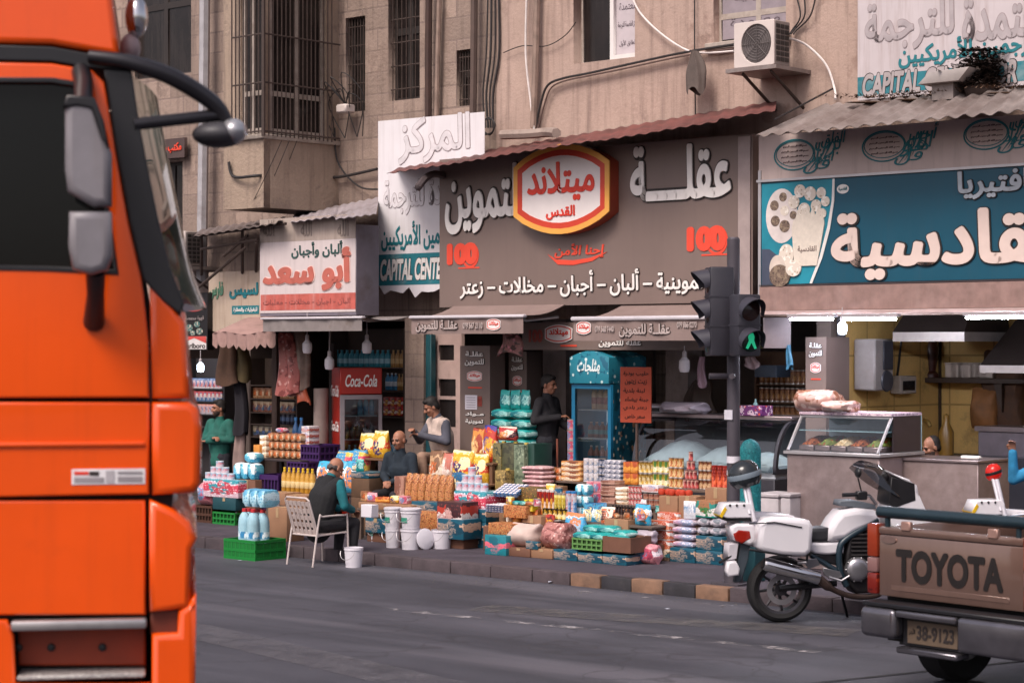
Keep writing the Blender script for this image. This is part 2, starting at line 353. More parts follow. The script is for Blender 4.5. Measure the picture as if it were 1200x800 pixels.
def road_mat():
    m = bpy.data.materials.new('asphalt'); m.use_nodes = True; nt = m.node_tree; b = nt.nodes['Principled BSDF']
    vec = coords(nt); st = coords(nt, (.16, 1.5, 1))
    a = noise(nt, st, .9, 7, .62); out = mixc(nt, ramp(nt, a, .36, .66), lin('383841'), lin('57555f'))
    a2 = noise(nt, vec, .35, 6, .6); out = mixc(nt, ramp(nt, a2, .5, .62, (0, 0, 0), (.55,)*3), out, lin('303039'))
    st2 = coords(nt, (.05, .55, 1)); a3 = noise(nt, st2, 1.6, 4, .5); out = mixc(nt, ramp(nt, a3, .56, .68, (0, 0, 0), (.75,)*3), out, lin('68646c'))
    g = noise(nt, vec, 70, 3, .8); out = mixc(nt, ramp(nt, g, .30, .75), mixc(nt, .55, out, lin('17181d')), out)
    v = nn(nt, 'ShaderNodeTexVoronoi', feature='DISTANCE_TO_EDGE'); v.inputs['Scale'].default_value = .45
    wv = nn(nt, 'ShaderNodeVectorMath', operation='ADD'); wn = nn(nt, 'ShaderNodeTexNoise'); wn.inputs['Scale'].default_value = 1.5; nt.links.new(vec, wn.inputs['Vector'])
    nt.links.new(vec, wv.inputs[0]); nt.links.new(wn.outputs['Color'], wv.inputs[1]); nt.links.new(wv.outputs[0], v.inputs['Vector'])
    ck = ramp(nt, v.outputs['Distance'], .0, .012, (.6,)*3, (0, 0, 0)); out = mixc(nt, ck, out, lin('26252a'))
    nt.links.new(out, b.inputs['Base Color'])
    rr = nn(nt, 'ShaderNodeMapRange'); nt.links.new(a, rr.inputs[0]); rr.inputs[3].default_value = .55; rr.inputs[4].default_value = .85; nt.links.new(rr.outputs[0], b.inputs['Roughness'])
    bn = nn(nt, 'ShaderNodeBump'); bn.inputs['Strength'].default_value = .5; bn.inputs['Distance'].default_value = .006; nt.links.new(g, bn.inputs['Height']); nt.links.new(bn.outputs[0], b.inputs['Normal'])
    return m
def worn_paint(name, col, lo, hi):            # road paint worn through to the asphalt
    m = bpy.data.materials.new(name); m.use_nodes = True; nt = m.node_tree; b = nt.nodes['Principled BSDF']
    b.inputs['Base Color'].default_value = (*lin(col), 1); b.inputs['Roughness'].default_value = .8
    f = ramp(nt, noise(nt, coords(nt, (1, 1, 1)), 3.2, 10, .8), lo, hi); nt.links.new(f, b.inputs['Alpha']); return m
g = B(); g.box(-250, 250, -60, 0, -.3, 0); struct(g.obj('road', road_mat(), None, FP.W(0, 0, 0), -TH))
g = B(); g.box(-250, 250, 0, 250, -.3, -.01); struct(g.obj('ground', M('earth', '4a443f', .9), None, FP.W(0, 0, 0), -TH))
PAV = .13
pm = M('pavement_asphalt', '423b44', .85, var=.3, scale=2.2, bump=.5, bscale=60, dirt=.5, dirtcol='2f2a30')
g = B(); g.box(-40, 30, .15, 3.45, -.005, PAV); struct(g.obj('pavement', pm, None, FP.W(0, 0, 0), -TH))
kb = B(); u = -40.0; k = 0
up0, up1 = uz(668, 690, 0)[0], uz(838, 690, 0)[0]; wst = (up1-up0)/4.6
while u < 30:
    inp = up0-.01 <= u < up1; L = wst if inp else .62
    if u < up0 < u+L: L = up0-u
    mi = (1 if int(round((u-up0)/wst)) % 2 == 0 else 2) if inp else 0
    dz = R.uniform(-.006, .006); dy = R.uniform(-.008, .008)
    kb.box(u+.006, u+L-.006, dy, .152+dy, -.1, PAV+.008+dz, mi, .012, seg=2); u += L; k += 1
struct(kb.obj('kerb', [M('kerb_stone', '4a4044', .85, var=.25, scale=3, bump=.5, dirt=.6, dirtcol='2b2528'), M('kerb_tan_paint', '7d5f4c', .7, var=.2, scale=6, dirt=.7, dirtcol='40342f'), M('kerb_black_paint', '2a282d', .7, var=.3, scale=6, dirt=.4, dirtcol='57504c')], None, FP.W(0, 0, 0), -TH))
def road_strip(name, p, q, wd, mat, z):
    g = B(); (x0, y0), (x1, y1) = p, q
    def gp(x, y): Z = F*EYE/(y-HOR); return Vector(((x-600)/F*Z, Z, z))
    a, b = gp(x0, y0), gp(x1, y1); n = (b-a).cross(Vector((0, 0, 1))).normalized()*wd/2
    vs = [g.bm.verts.new(v) for v in (a-n, b-n, b+n, a+n)]; g.bm.faces.new(vs); return struct(g.obj(name, mat))
road_strip('road_marking', (440, 712), (960, 764), .14, worn_paint('worn_line_paint', '9c9698', .50, .62), .004)
road_strip('road_marking', (640, 688), (1240, 748), .12, worn_paint('thin_line_paint', '8f8a8c', .54, .66), .004)
road_strip('road_repair', (190, 730), (560, 815), .55, worn_paint('pale_patch', '5f5c62', .36, .72), .004)
road_strip('road_repair', (560, 712), (1000, 742), .5, worn_paint('pale_patch_thin', '65605f', .4, .72), .006)
road_strip('road_repair', (930, 803), (1240, 770), .05, worn_paint('dark_crack_fill', '1c1b1f', .3, .5), .006)

rr_ = random.Random(12); g = B()                       # grit swept against the kerb and thin over the road
for i in range(640):
    d_ = -abs(rr_.gauss(0, .35))-.02 if i < 500 else rr_.uniform(-7, -.3); u_ = rr_.uniform(-10, 6); r_ = rr_.uniform(.004, .012)
    vs = [g.bm.verts.new((u_+r_*cos(a_)*rr_.uniform(.6, 1.3), d_+r_*sin(a_)*rr_.uniform(.6, 1.3), .001)) for a_ in (0, 1.6, 3.1, 4.7)]; tp_ = g.bm.verts.new((u_, d_, r_*.8))
    for k_ in range(4): g.bm.faces.new((vs[k_], vs[(k_+1) % 4], tp_))
o = g.obj('road_grit', M('grit', '5a5552', .9, var=.4, scale=30), None, FP.W(0, 0, 0), -TH); o['kind'] = 'stuff'
# ---------------------------------------------------------------- buildings
def hole(px, d): uc, z, w_, h_ = rect(*px, d); return (uc-w_/2, z, uc+w_/2, z+h_)
stone = MW('grey_stone', '9c877b', '85726a', .62, .31, .014, .22, .8, '453631', patch='8b776c')
stone2 = MW('bay_plaster', 'a5907f', 'a08b7a', 3, 1.2, .004, .05, .65, '4c3d36', patch='8a786c')
plast = MW('beige_plaster', 'b69c8f', 'b19789', 9, 5, .0, .03, .85, '5c4842', patch='9a8074', bump=.35)
dark_frame = M('dark_window_frame', '2d2624', .6); pale_frame = M('pale_window_frame', 'a79a90', .5, var=.2, dirt=.5)
white_frame = M('white_window_frame', 'd8d2cf', .45, var=.06)
dk_glass = M('dusty_window_glass', '231d1c', .22, var=.35, scale=2, spec=.35, streak=.15, dirtcol='6c615a')
iron = M('rusty_bar_iron', '40332e', .7, var=.3, scale=20)
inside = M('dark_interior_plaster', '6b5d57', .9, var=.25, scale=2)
def window(par, h, y, fm, mull=(), rails=(), bars=0, rbars=0, name='window', depth=.14, sill=False, pane=dk_glass, fw=.05):
    x0, z0, x1, z1 = h
    loops = [rrect(x0+.002, z0+.002, x1-.002, z1-.002)]
    xs = [x0]+[x0+m*(x1-x0) for m in mull]+[x1]; zs = [z0]+[z0+m*(z1-z0) for m in rails]+[z1]
    for i in range(len(xs)-1):
        for j in range(len(zs)-1): loops.append(rrect(xs[i]+fw, zs[j]+fw, xs[i+1]-fw, zs[j+1]-fw))
    f = plate(name, loops, y+depth, y+depth+.05, fm, par)
    g = B(); g.box(x0+.01, x1-.01, y+depth+.02, y+depth+.03, z0+.01, z1-.01); g.obj('pane', pane, f)
    if bars or rbars:
        g = B()
        for k in range(bars): xx = x0+(k+.5)*(x1-x0)/bars; g.tube([(xx, y+.05, z0+.004), (xx, y+.05, z1-.004)], .008, 5)
        for k in range(rbars): zz = z0+(k+.5)*(z1-z0)/rbars; g.tube([(x0+.004, y+.058, zz), (x1-.004, y+.058, zz)], .011, 5)
        g.obj('bars', iron, f)
    if sill: g = B(); g.box(x0-.08, x1+.08, y-.08, y+.1, z0-.09, z0-.003, 0, .01); g.obj('sill', pale_frame, f)
    return f
ZT = 10.2; DW = 3.6
UL, UM, UR = -17.0, uz(588, 100, DW)[0], 9.5
lb = fthing('stone_building', 'old grey stone building with a barred bay window and rusty pipes', 'building', 0, 0, 0)
rb = fthing('plaster_building', 'beige plastered building with stained wall above the brown main shop sign', 'building', 0, 0, 0)
LINT = 2.95
wins = [((405, 20, 428, 131), ()), ((455, -20, 492, 117), ()), ((535, 58, 557, 124), ())]
h_far = hole((150, -30, 224, 90), DW); h_far2 = hole((176, 190, 214, 282), DW)
holes = [hole(p, DW) for p, _ in wins]+[h_far, h_far2]
plate('wall', [rrect(UL, LINT, UM, ZT)]+[rrect(*h) for h in holes], DW, DW+.3, stone, lb)
for i, h in enumerate(holes[:3]): window(lb, h, DW, dark_frame, (.5,) if i != 1 else (.5,), (.6,), 7, 5 if i < 2 else 4)
window(lb, h_far, DW, dark_frame, (.5,), (.7,)); window(lb, h_far2, DW, dark_frame, (.5,), ())
# the bay
DB = 2.15
ub1, zb0 = uz(309, 243, DB); ub0 = uz(262, 243, DB)[0]; hb = hole((282, -60, 308, 158), DB); zbt = hb[1]
hb = (hb[0], zbt, ub1-.02, ZT-.6)
bayp = struct(link('bay', None, lb)) if False else link('bay', None, lb)
plate('front_panel', [rrect(ub0, zb0, ub1, ZT-.2), rrect(*hb)], DB, DB+.12, stone2, bayp)
g = B(); g.box(ub1-.12, ub1, DB+.121, DW-.002, zb0, zbt); g.box(ub1-.12, ub1, DB+.121, DW-.002, ZT-.6, ZT-.2); g.box(ub1-.12, ub1, DW-.25, DW-.002, zbt+.001, ZT-.601); g.obj('side_panel', stone2, bayp)
g = B(); g.box(ub0, ub0+.12, DB+.121, DW-.002, zb0, ZT-.2); g.box(ub0+.121, ub1-.121, DB+.121, DW-.002, zb0, zb0+.12); g.obj('bay_floor', stone2, bayp)
g = B(); g.box(ub0-.03, ub1+.04, DB-.05, DW-.003, zbt-.07, zbt-.002, 0, .01); g.obj('bay_sill', pale_frame, bayp)
def bay_glaze():
    g = B(); zr = [zbt, zbt+.75, zbt+2.0, zbt+2.12, ZT-.6]
    for z in (zbt+.02, zbt+.55, zbt+2.1, zbt+3.4): g.box(hb[0], hb[2], DB+.03, DB+.08, z, z+.07)
    for x in (hb[0], (hb[0]+hb[2])/2-.03, hb[2]-.06): g.box(x, x+.06, DB+.032, DB+.078, zbt, ZT-.6)
    y0, y1 = DB+.125, DW-.26
    for z in (zbt+.02, zbt+.55, zbt+2.1, zbt+3.4): g.box(ub1-.08, ub1-.03, y0, y1, z, z+(.07 if z != zbt+2.1 else .13))
    for k in range(3): yy = y0+(y1-y0-.06)*k/2; g.box(ub1-.078, ub1-.032, yy, yy+.06, zbt, ZT-.6)
    g.obj('frame', pale_frame, bayp)
    g = B(); g.box(hb[0], hb[2], DB+.05, DB+.06, zbt, ZT-.6); g.box(ub1-.06, ub1-.05, y0, y1, zbt, ZT-.6); g.obj('pane', dk_glass, bayp)
    g = B()
    for k in range(8): x = hb[0]-.05+(hb[2]-hb[0]+.1)*k/7; g.tube([(x, DB-.12, zbt), (x, DB-.12, ZT-.5)], .011, 5)
    for k in range(17): y = DB-.1+(y1-DB+.1)*k/16; g.tube([(ub1+.13, y, zbt-.04), (ub1+.13, y, ZT-.5)], .010, 5)
    for k in range(6):
        z = zbt+.02+k*.68; g.tube([(hb[0]-.05, DB-.12, z), (ub1+.13, DB-.12, z), (ub1+.13, DW-.1, z)], .013, 5)
    g.tube([(ub1+.13, DB-.12, zbt-.05), (ub1+.13, DB-.12, ZT-.4)], .03, 6)
    g.obj('grille', iron, bayp)
bay_glaze()
# closed shell behind both facades, with dark shop rooms below
def shell(par, u0, u1, y0, yb, m, rooms, wallm):
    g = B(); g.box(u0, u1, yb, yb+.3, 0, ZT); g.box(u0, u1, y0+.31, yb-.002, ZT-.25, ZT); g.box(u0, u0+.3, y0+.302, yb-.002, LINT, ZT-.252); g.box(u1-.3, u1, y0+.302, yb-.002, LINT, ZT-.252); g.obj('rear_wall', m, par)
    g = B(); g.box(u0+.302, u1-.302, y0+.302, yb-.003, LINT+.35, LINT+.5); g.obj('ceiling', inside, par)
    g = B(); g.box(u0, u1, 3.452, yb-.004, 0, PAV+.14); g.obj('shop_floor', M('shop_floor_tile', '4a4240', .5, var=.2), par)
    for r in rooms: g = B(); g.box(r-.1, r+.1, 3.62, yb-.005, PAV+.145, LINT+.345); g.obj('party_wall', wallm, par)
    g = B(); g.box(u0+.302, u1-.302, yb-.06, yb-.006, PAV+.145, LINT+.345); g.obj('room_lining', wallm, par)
YB = 7.4
uA, uB, uC, uD = uz(300, 400, 3.6)[0], uz(484, 400, 3.6)[0], uz(905, 400, 3.6)[0], uz(960, 400, 3.6)[0]
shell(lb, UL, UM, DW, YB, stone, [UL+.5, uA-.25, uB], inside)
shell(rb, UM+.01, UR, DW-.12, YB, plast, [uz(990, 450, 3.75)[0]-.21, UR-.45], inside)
W1 = (672, -30, 744, 71); W2 = (836, -30, 921, 46); DR = DW-.12
h1, h2 = hole(W1, DR), hole(W2, DR)
plate('wall', [rrect(UM+.01, LINT, UR, ZT), rrect(*h1), rrect(*h2)], DR, DR+.3, plast, rb)
paper = M('paper_notices', 'b9aeb2', .7, var=.1)
f = window(rb, h1, DR, pale_frame, (.52,), (), depth=.16, fw=.03)
xm = h1[0]+.52*(h1[2]-h1[0]); g = B(); g.box(xm, h1[2], DR+.11, DR+.15, h1[1], h1[3]); 
fr = plate('sash', [rrect(xm, h1[1]+.004, h1[2]-.004, h1[3]), rrect(xm+.06, h1[1]+.07, h1[2]-.05, h1[3]-.05)], DR+.10, DR+.15, white_frame, f); g.bm.free()
g = B(); g.box(xm+.06, h1[2]-.05, DR+.155, DR+.158, h1[1]+.07, h1[3]-.05); g.obj('paper', paper, f)
def notice(par, h, lines, y):
    n = len(lines)
    for i, s in enumerate(lines):
        z = h[3]-(h[3]-h[1])*(i+.3)/n; wv = (h[2]-h[0])*.42*(1 if i % 2 == 0 else .85); xc = (h[0]+h[2])/2
        text(s, xc-wv, z-.045, xc+wv, z+.045, y, M('notice_ink', '5b4f56', .7), par, th=.002, bold=.0)
notice(f, (xm+.06, h1[1]+.05, h1[2]-.05, h1[1]+1.0), ['ترجمة جميع اللغات', 'معتمدة', 'مركز العاصمة للترجمة', 'الطابق الأول'], DR+.153)
f = window(rb, h2, DR, pale_frame, (.55,), (.42,), depth=.12, fw=.035, sill=True)
g = B(); g.box(h2[0]+.05, h2[2]-.05, DR+.125, DR+.128, h2[1]+.05, h2[1]+1.2); g.obj('paper', M('grey_paper_notices', '8d8288', .7, var=.15), f)
notice(f, (h2[0]+.1, h2[1]+.05, h2[2]-.1, h2[1]+.9), ['ترجمة', 'قانونية', 'معتمدة'], DR+.124)
# ground floor: piers between the shops
pier_m = M('painted_pier', '8b7c78', .75, var=.12, dirt=.5, streak=.4)
def pier(x0, x1, ytop, d, mat, label, name='pilaster', dep=.35):
    uc, z, w_, h_ = rect(x0, ytop, x1, 620, d); g = B(); g.box(-w_/2, w_/2, 0, dep, PAV, z+h_, 0, .008)
    return tag(g.obj(name, mat, None, FP.W(uc, d, 0), -TH), label, 'pillar')
pier(474, 496, 372, 3.2, stone, 'narrow stone pillar between the red drinks fridge and the seated man in a vest')
pier(318, 324, 392, 3.25, M('rusty_post', '4c3a33', .7), 'thin dark post between the two small shops on the left', dep=.08)
pier(385, 391, 402, 3.25, M('dark_wood_post', '3a2d29', .7), 'thin dark wooden post at the left side of the red drinks fridge', dep=.08)
pier(452, 454, 388, 3.2, M('grey_post', '6c6461', .6), 'thin grey post at the right edge of the red drinks fridge', dep=.05) if False else None
# teal door jamb and pale shutter window behind the man in the vest
g = B(); uc, z, w_, h_ = rect(497, 392, 505, 600, 3.25); g.box(-w_/2, w_/2, 0, .1, PAV, z+h_, 0, .006)
tag(g.obj('door_post', M('teal_door_paint', '1f5058', .5, dirt=.3), None, FP.W(uc, 3.25, 0), -TH), 'dark teal door post beside the stone pillar', 'post')
uc, z, w_, h_ = rect(506, 390, 541, 600, 3.4)
sw = fthing('panelled_door', 'pale pinkish door with three dark panes behind the man in the vest', 'door', uc, 3.4, 0)
hs_ = [rrect(*[v for v in (lambda r: (r[0]-r[2]/2-uc, r[1], r[0]+r[2]/2-uc, r[1]+r[3]))(rect(*b, 3.4))]) for b in ((514, 404, 532, 422), (514, 444, 534, 464), (514, 468, 534, 500))]
plate('panel', [rrect(-w_/2, PAV, w_/2, z+h_)]+hs_, 0, .06, M('pinkish_door_paint', 'b59a92', .6, var=.1, dirt=.4), sw)
g = B(); g.box(-w_/2+.02, w_/2-.02, .03, .04, PAV+.2, z+h_-.1); g.obj('pane', dk_glass, sw)
# yellow tiled shop on the right
tile = MW('yellow_tile', 'e2b872', '9a7840', .62, .62, .012, .06, .15, '4a3520', .35, 0, .12)
uW = uz(990, 450, 3.75)[0]                # the kitchen's left wall runs straight back from the door frame
_o = FP.W(uW, 0, 0); KW = Plane(_o.x, _o.y, pi/2-TH)
DT = KW.uz(1101, 450)[0]
ut1 = UR-.4
tw = fthing('tiled_wall', 'yellow tiled walls of the falafel kitchen on the right', 'wall', 0, 0, 0)
g = B(); g.box(uW, ut1, DT, DT+.1, PAV+.151, LINT+.34); g.obj('rear_tiling', tile, tw)
g = B(); g.box(uW-.1, uW-.002, 3.75, DT+.1, PAV+.151, LINT+.34); g.obj('side_tiling', tile, tw)
g = B(); g.box(uW, uW+.03, DT-.03, DT-.002, PAV+.151, LINT+.34); g.obj('corner_shade_strip', M('dark_strip', '3a2a20', .6), tw)  # dark strip drawn for the shaded line where the tiled walls meet
g = B(); uq = uz(985, 450, 3.7)[0]; g.box(uq-.02, uq+.06, 3.65, 3.72, PAV, LINT+.3); tag(g.obj('door_frame', M('grey_steel_frame', '5b565a', .4, .6), None, FP.W(0, 0, 0), -TH), 'upright grey steel door frame at the left of the tiled kitchen', 'frame')

for x0_, x1_, lab in ((636, 663, 'grey inner pillar of the main shop behind the standing man'), (780, 806, 'grey inner pillar of the main shop behind the deli counter')):
    uc, z, w_, h_ = rect(x0_, 400, x1_, 560, 3.95); g = B(); g.box(-w_/2, w_/2, 0, .3, PAV+.151, LINT+.34); tag(g.obj('inner_pillar', pier_m, None, FP.W(uc, 3.95, 0), -TH), lab, 'pillar')
# ================================================================ signs, roofs, awnings
brown = M('brown_sign_vinyl', '76655f', .45, var=.06, scale=1.2, streak=.12, dirtcol='4e423e')
white_l = M('white_lettering', 'e2dcd8', .45, var=.05); dark_l = M('dark_letter_edge', '2c2524', .6)
red_l = M('red_lettering', 'd23a28', .45, var=.05); orange_l = M('orange_red_print', 'dd4a35', .45, var=.05)
teal_l = M('teal_lettering', '1f6f78', .55, var=.1)
metal_gr = M('grey_sheet_metal', '8d8587', .45, .5, var=.15, dirt=.4, streak=.3)
alu = M('aluminium_trim', 'b9b4b6', .4, .6, var=.1)
class Face:                                  # a sign standing at depth d; px boxes on it become lettering, plates and ovals
    def __init__(s, name, label, d, u, z, cat='sign', group=None):
        s.o = fthing(name, label, cat, u, d, z, group); s.d, s.u, s.z = d, u, z
    def bx(s, px): uc, z, w_, h_ = rect(*px, s.d); return uc-w_/2-s.u, z-s.z, uc+w_/2-s.u, z+h_-s.z
    def pt(s, x, y): a, b = uz(x, y, s.d); return a-s.u, b-s.z
    def txt(s, t, px, mat, edge=None, e=.018, th=.02, bold=.03, par=None, shear=0, eb=None, **k):
        a, b, c, d = s.bx(px)
        if edge: text(t, a-e, b-e, c+e, d+e, 0, edge, par or s.o, th=min(.012, th*.6), bold=(bold+.03) if eb is None else eb, shear=shear, name='letter_edge')
        return text(t, a, b, c, d, 0, mat, par or s.o, th=th, bold=bold, shear=shear, **k)
    def rec(s, name, px, mat, y0=-.004, y1=0, r=0, par=None, bev=0): return plate(name, [rrect(*s.bx(px), r)], y0, y1, mat, par or s.o, bev)
    def ov(s, name, px, mat, y0=-.004, y1=0, ring=0, par=None, n=32):
        a, b, c, d = s.bx(px); l = [oval((a+c)/2, (b+d)/2, (c-a)/2, (d-b)/2, n)]
        if ring: l.append(oval((a+c)/2, (b+d)/2, (c-a)/2-ring, (d-b)/2-ring, n))
        return plate(name, l, y0, y1, mat, par or s.o)
    def poly(s, name, pts, mat, y0=-.004, y1=0, par=None): return plate(name, [[s.pt(*p) for p in pts]], y0, y1, mat, par or s.o)
def logo(F_, px, y, th, par=None, deep=False, depth=.2):
    """the red, white and yellow six-sided emblem of the dairy"""
    a, b, c, d = F_.bx(px); W_, H_ = c-a, d-b
    def hexa(k): 
        pts = [(-.5+.5*(1-cos(pi*i/10)) if False else -.5+i/10, -.27-.22*sin(pi*i/10)**.8) for i in range(11)]+[(.5-i/10, .27+.22*sin(pi*i/10)**.8) for i in range(11)]
        xm, zm = (a+c)/2, (b+d)/2; e = k*H_
        return [(xm+p[0]*(W_-2*e), zm+p[1]*(H_-2*e)) for p in pts]
    yl = M('yellow_emblem_border', 'e2a24c', .4, var=.12, scale=1); rd = M('emblem_red', 'c8402c', .4, var=.06); wh = M('emblem_white', 'e3d9d6', .4, var=.04)
    if deep: e_ = plate('emblem_box', [hexa(0)], y-depth, y, [M('emblem_side_shaded_red', '8e3a26', .45)], par or F_.o); yf = y-depth  # red of the box side darkened, as it is turned from the light
    else: e_ = None; yf = y
    p = e_ or par or F_.o
    plate('border', [hexa(0), hexa(.06)] if deep else [hexa(0), hexa(.06)], yf-th, yf-.0005, yl if deep else wh, p)
    plate('red_band', [hexa(.06), hexa(.125)], yf-th*.9, yf-.0005, rd, p); plate('white_field', [hexa(.125)], yf-th*.6, yf-.0005, wh, p)
    xm, zm = (a+c)/2, (b+d)/2
    text('ميتلاند', xm-.35*W_, zm-.13*H_, xm+.35*W_, zm+.30*H_, yf-th*.6, red_l, p, th=th*.5, bold=.025)
    if deep: text('القدس', xm-.15*W_, zm-.33*H_, xm+.15*W_, zm-.18*H_, yf-th*.6, red_l, p, th=th*.5, bold=.03)
# ---- the main sign
uc, z, w_, h_ = rect(515, 172, 882, 357, 2.8)
MS = Face('shop_sign', 'big brown shop sign with raised white letters and red emblem in the middle', 2.8, uc, z)
plate('panel', [rrect(-w_/2, 0, w_/2, h_)], .002, .12, brown, MS.o)
MS.rec('edge_strip', (866, 160, 880, 352), M('pale_edge_strip', '9d8d8a', .5), -.02, .001)
MS.txt('عقلــــة', (740, 168, 858, 234), white_l, dark_l, .014, .028, .030, eb=.06)
MS.txt('للتموين', (523, 193, 617, 273), white_l, dark_l, .014, .028, .030, eb=.06)
logo(MS, (613, 169, 725, 276), 0, .02, deep=True, depth=.17)
for px in ((524, 284, 562, 317), (805, 264, 854, 302)):
    x0, y0, x1, y1 = px; w0 = x1-x0; hh = y1-y0
    t = MS.txt('100', (x0, y0+.02*hh, x0+.95*w0, y0+.80*hh), orange_l, None, th=.006, bold=.085, name='hundred_mark')
    MS.ov('ring', (x0+.45*w0, y0, x1-.02*w0, y0+.92*hh), orange_l, -.004, 0, .035, t)
    MS.rec('underline', (x0+.35*w0, y0+.88*hh, x1, y0+.93*hh), orange_l, -.003, 0, 0, t)
sg = MS.txt('إحنا الأمن', (650, 285, 708, 303), orange_l, None, th=.006, bold=.03, shear=.15, name='slogan')
MS.poly('swoosh', [(642, 298), (652, 304), (672, 305), (692, 302), (712, 295), (694, 306), (672, 310.5), (654, 310)], orange_l, -.006, 0, sg)
MS.txt('مواد تموينية – ألبان – أجبان – مخللات – زعتر', (540, 316, 866, 347), white_l, dark_l, .008, .018, .022, eb=.05)
# ---- right sign
uc, z, w_, h_ = rect(889, 200, 1260, 362, 2.75)
RS = Face('cafeteria_sign', 'blue and beige cafeteria sign with a food picture and a roller shutter box below', 2.75, uc, z)
def slope_y(x, xr, yr): return yr+(x-xr)*.00037*(yr-HOR)
beige = M('beige_sign_board', 'c4b0aa', .5, var=.1, scale=1.5, streak=.3, dirtcol='6e5a54')
def RB(name, x0, y0, x1, y1, mat, ya, yb, xr=1040):         # band given at column xr
    a, b = RS.pt(x0, slope_y(x0, xr, y0)); _, t = RS.pt(xr, y0); _, bt = RS.pt(xr, y1); c = RS.pt(x1, y0)[0]
    return plate(name, [rrect(a, bt, c, t)], ya, yb, mat, RS.o)
RB('top_board', 889, 147, 1262, 203, beige, .003, .12)
RB('blue_panel', 892, 205, 1262, 330, M('blue_sign_vinyl', '0a4a5f', .42, var=.08, scale=1.3, streak=.08), .001, .1)
RB('shutter_box', 891, 333, 1262, 362, M('brown_shutter_box', '8e726b', .5, var=.2, scale=7, streak=.3, dirtcol='a08b84'), -.02, .25)
RB('trim', 888, 201.5, 1262, 204.5, alu, -.03, .09); RB('trim', 890, 330.5, 1262, 332.5, M('dark_trim', '3a3033', .5), -.012, .09); RB('trim', 888, 362.5, 1262, 367, M('pinkish_trim', 'b59c98', .5), -.04, .2)
a, b, c, d = RS.bx((889, 205, 892.2, 367)); plate('side_trim', [rrect(a, b, c, d+.05)], -.012, .09, alu, RS.o)
RS.txt('القادسية', (975, 244, 1252, 326), M('cream_lettering', 'd9c3ba', .5, var=.05), dark_l, .010, .022, .034, eb=.055)
RS.txt('كافتيريا', (1123, 198, 1226, 232), M('grey_blue_lettering', 'a7aeb6', .5), dark_l, .01, .02, .03)
RS.ov('small_emblem', (981, 216, 995, 227), white_l, -.006, .0)
RS.txt('القادسية', (983, 219, 993, 224), teal_l, None, th=.009, bold=.02)
pic = RS.poly('food_picture', [(893, 216), (977, 209.5), (976, 235), (971, 265), (962, 300), (950, 332), (893, 334)], M('teal_picture_ground', '1e7f92', .45, var=.25, scale=2), -.004, 0)
RS.poly('picture_corner', [(893, 292), (902, 292), (912, 300), (920, 312), (925, 332), (893, 334)], M('slate_picture_corner', '434a5c', .5), -.006, -.003, pic)  # slate coloured corner of the printed picture
RS.poly('picture_divider', [(976, 209.5), (978.5, 209.5), (978, 235), (973, 268), (964, 302), (952, 332), (949, 332), (961, 300), (970, 265), (975, 235)], white_l, -.008, -.003, pic)
crm = MP('picture_cream', 'd8cbbd', ['b3a08c', 'efe6dc'], 22, .5, 1, .5); brn = MP('picture_brown', '6d5a4e', ['463830', '8d7a66'], 30, .5, 2, .6)
RS.ov('plate_picture', (898, 221, 935, 285), M('picture_plate_white', 'd4c8c4', .5), -.007, -.003, 0, pic)
for i, (x, y, r, m) in enumerate(((918, 231, 4.5, brn), (908, 241, 5, brn), (920, 247, 5, crm), (909, 259, 5.2, brn), (920, 265, 6, brn), (930, 252, 4, brn), (938, 224, 6.5, crm), (950, 227, 7, crm), (963, 226, 5.5, crm), (931, 237, 6.5, crm), (943, 246, 7, crm), (957, 241, 6, crm), (968, 236, 5, crm), (964, 250, 5, crm))):
    RS.ov('food_ball_picture', (x-r, y-r*1.2, x+r, y+r*1.2), m, -.009-.0007*i, -.004, 0, pic, 16)
cup = [(932, 312), (930, 285), (929, 268), (931, 258)]+[(933+i*2.9, 255+(-7 if i % 2 else 2)-6*sin(pi*i/11)) for i in range(12)]+[(967, 262), (963, 285), (958, 311)]
RS.poly('cup_picture', cup, M('picture_cup_cream', 'd9cdbf', .5, var=.08, scale=20), -.021, -.004, pic)
RS.txt('القادسية', (936, 288, 958, 296), M('picture_ink', '6e5a55', .6), None, th=.023, bold=.01, par=pic)
for i, (b_, m) in enumerate((((914, 286, 931, 312), crm), ((903, 299, 922, 330), M('picture_wrap', 'cbbcb0', .5)), ((903, 310, 927, 336), brn), ((922, 305, 940, 324), crm))): RS.ov('wrap_picture', b_, m, -.024-.001*i, -.004, 0, pic, 20)
t1 = 'قل هو الله أحد'; t2 = 'قل أعوذ برب الفلق'; ink = M('small_print_ink', '6a5a5c', .7)
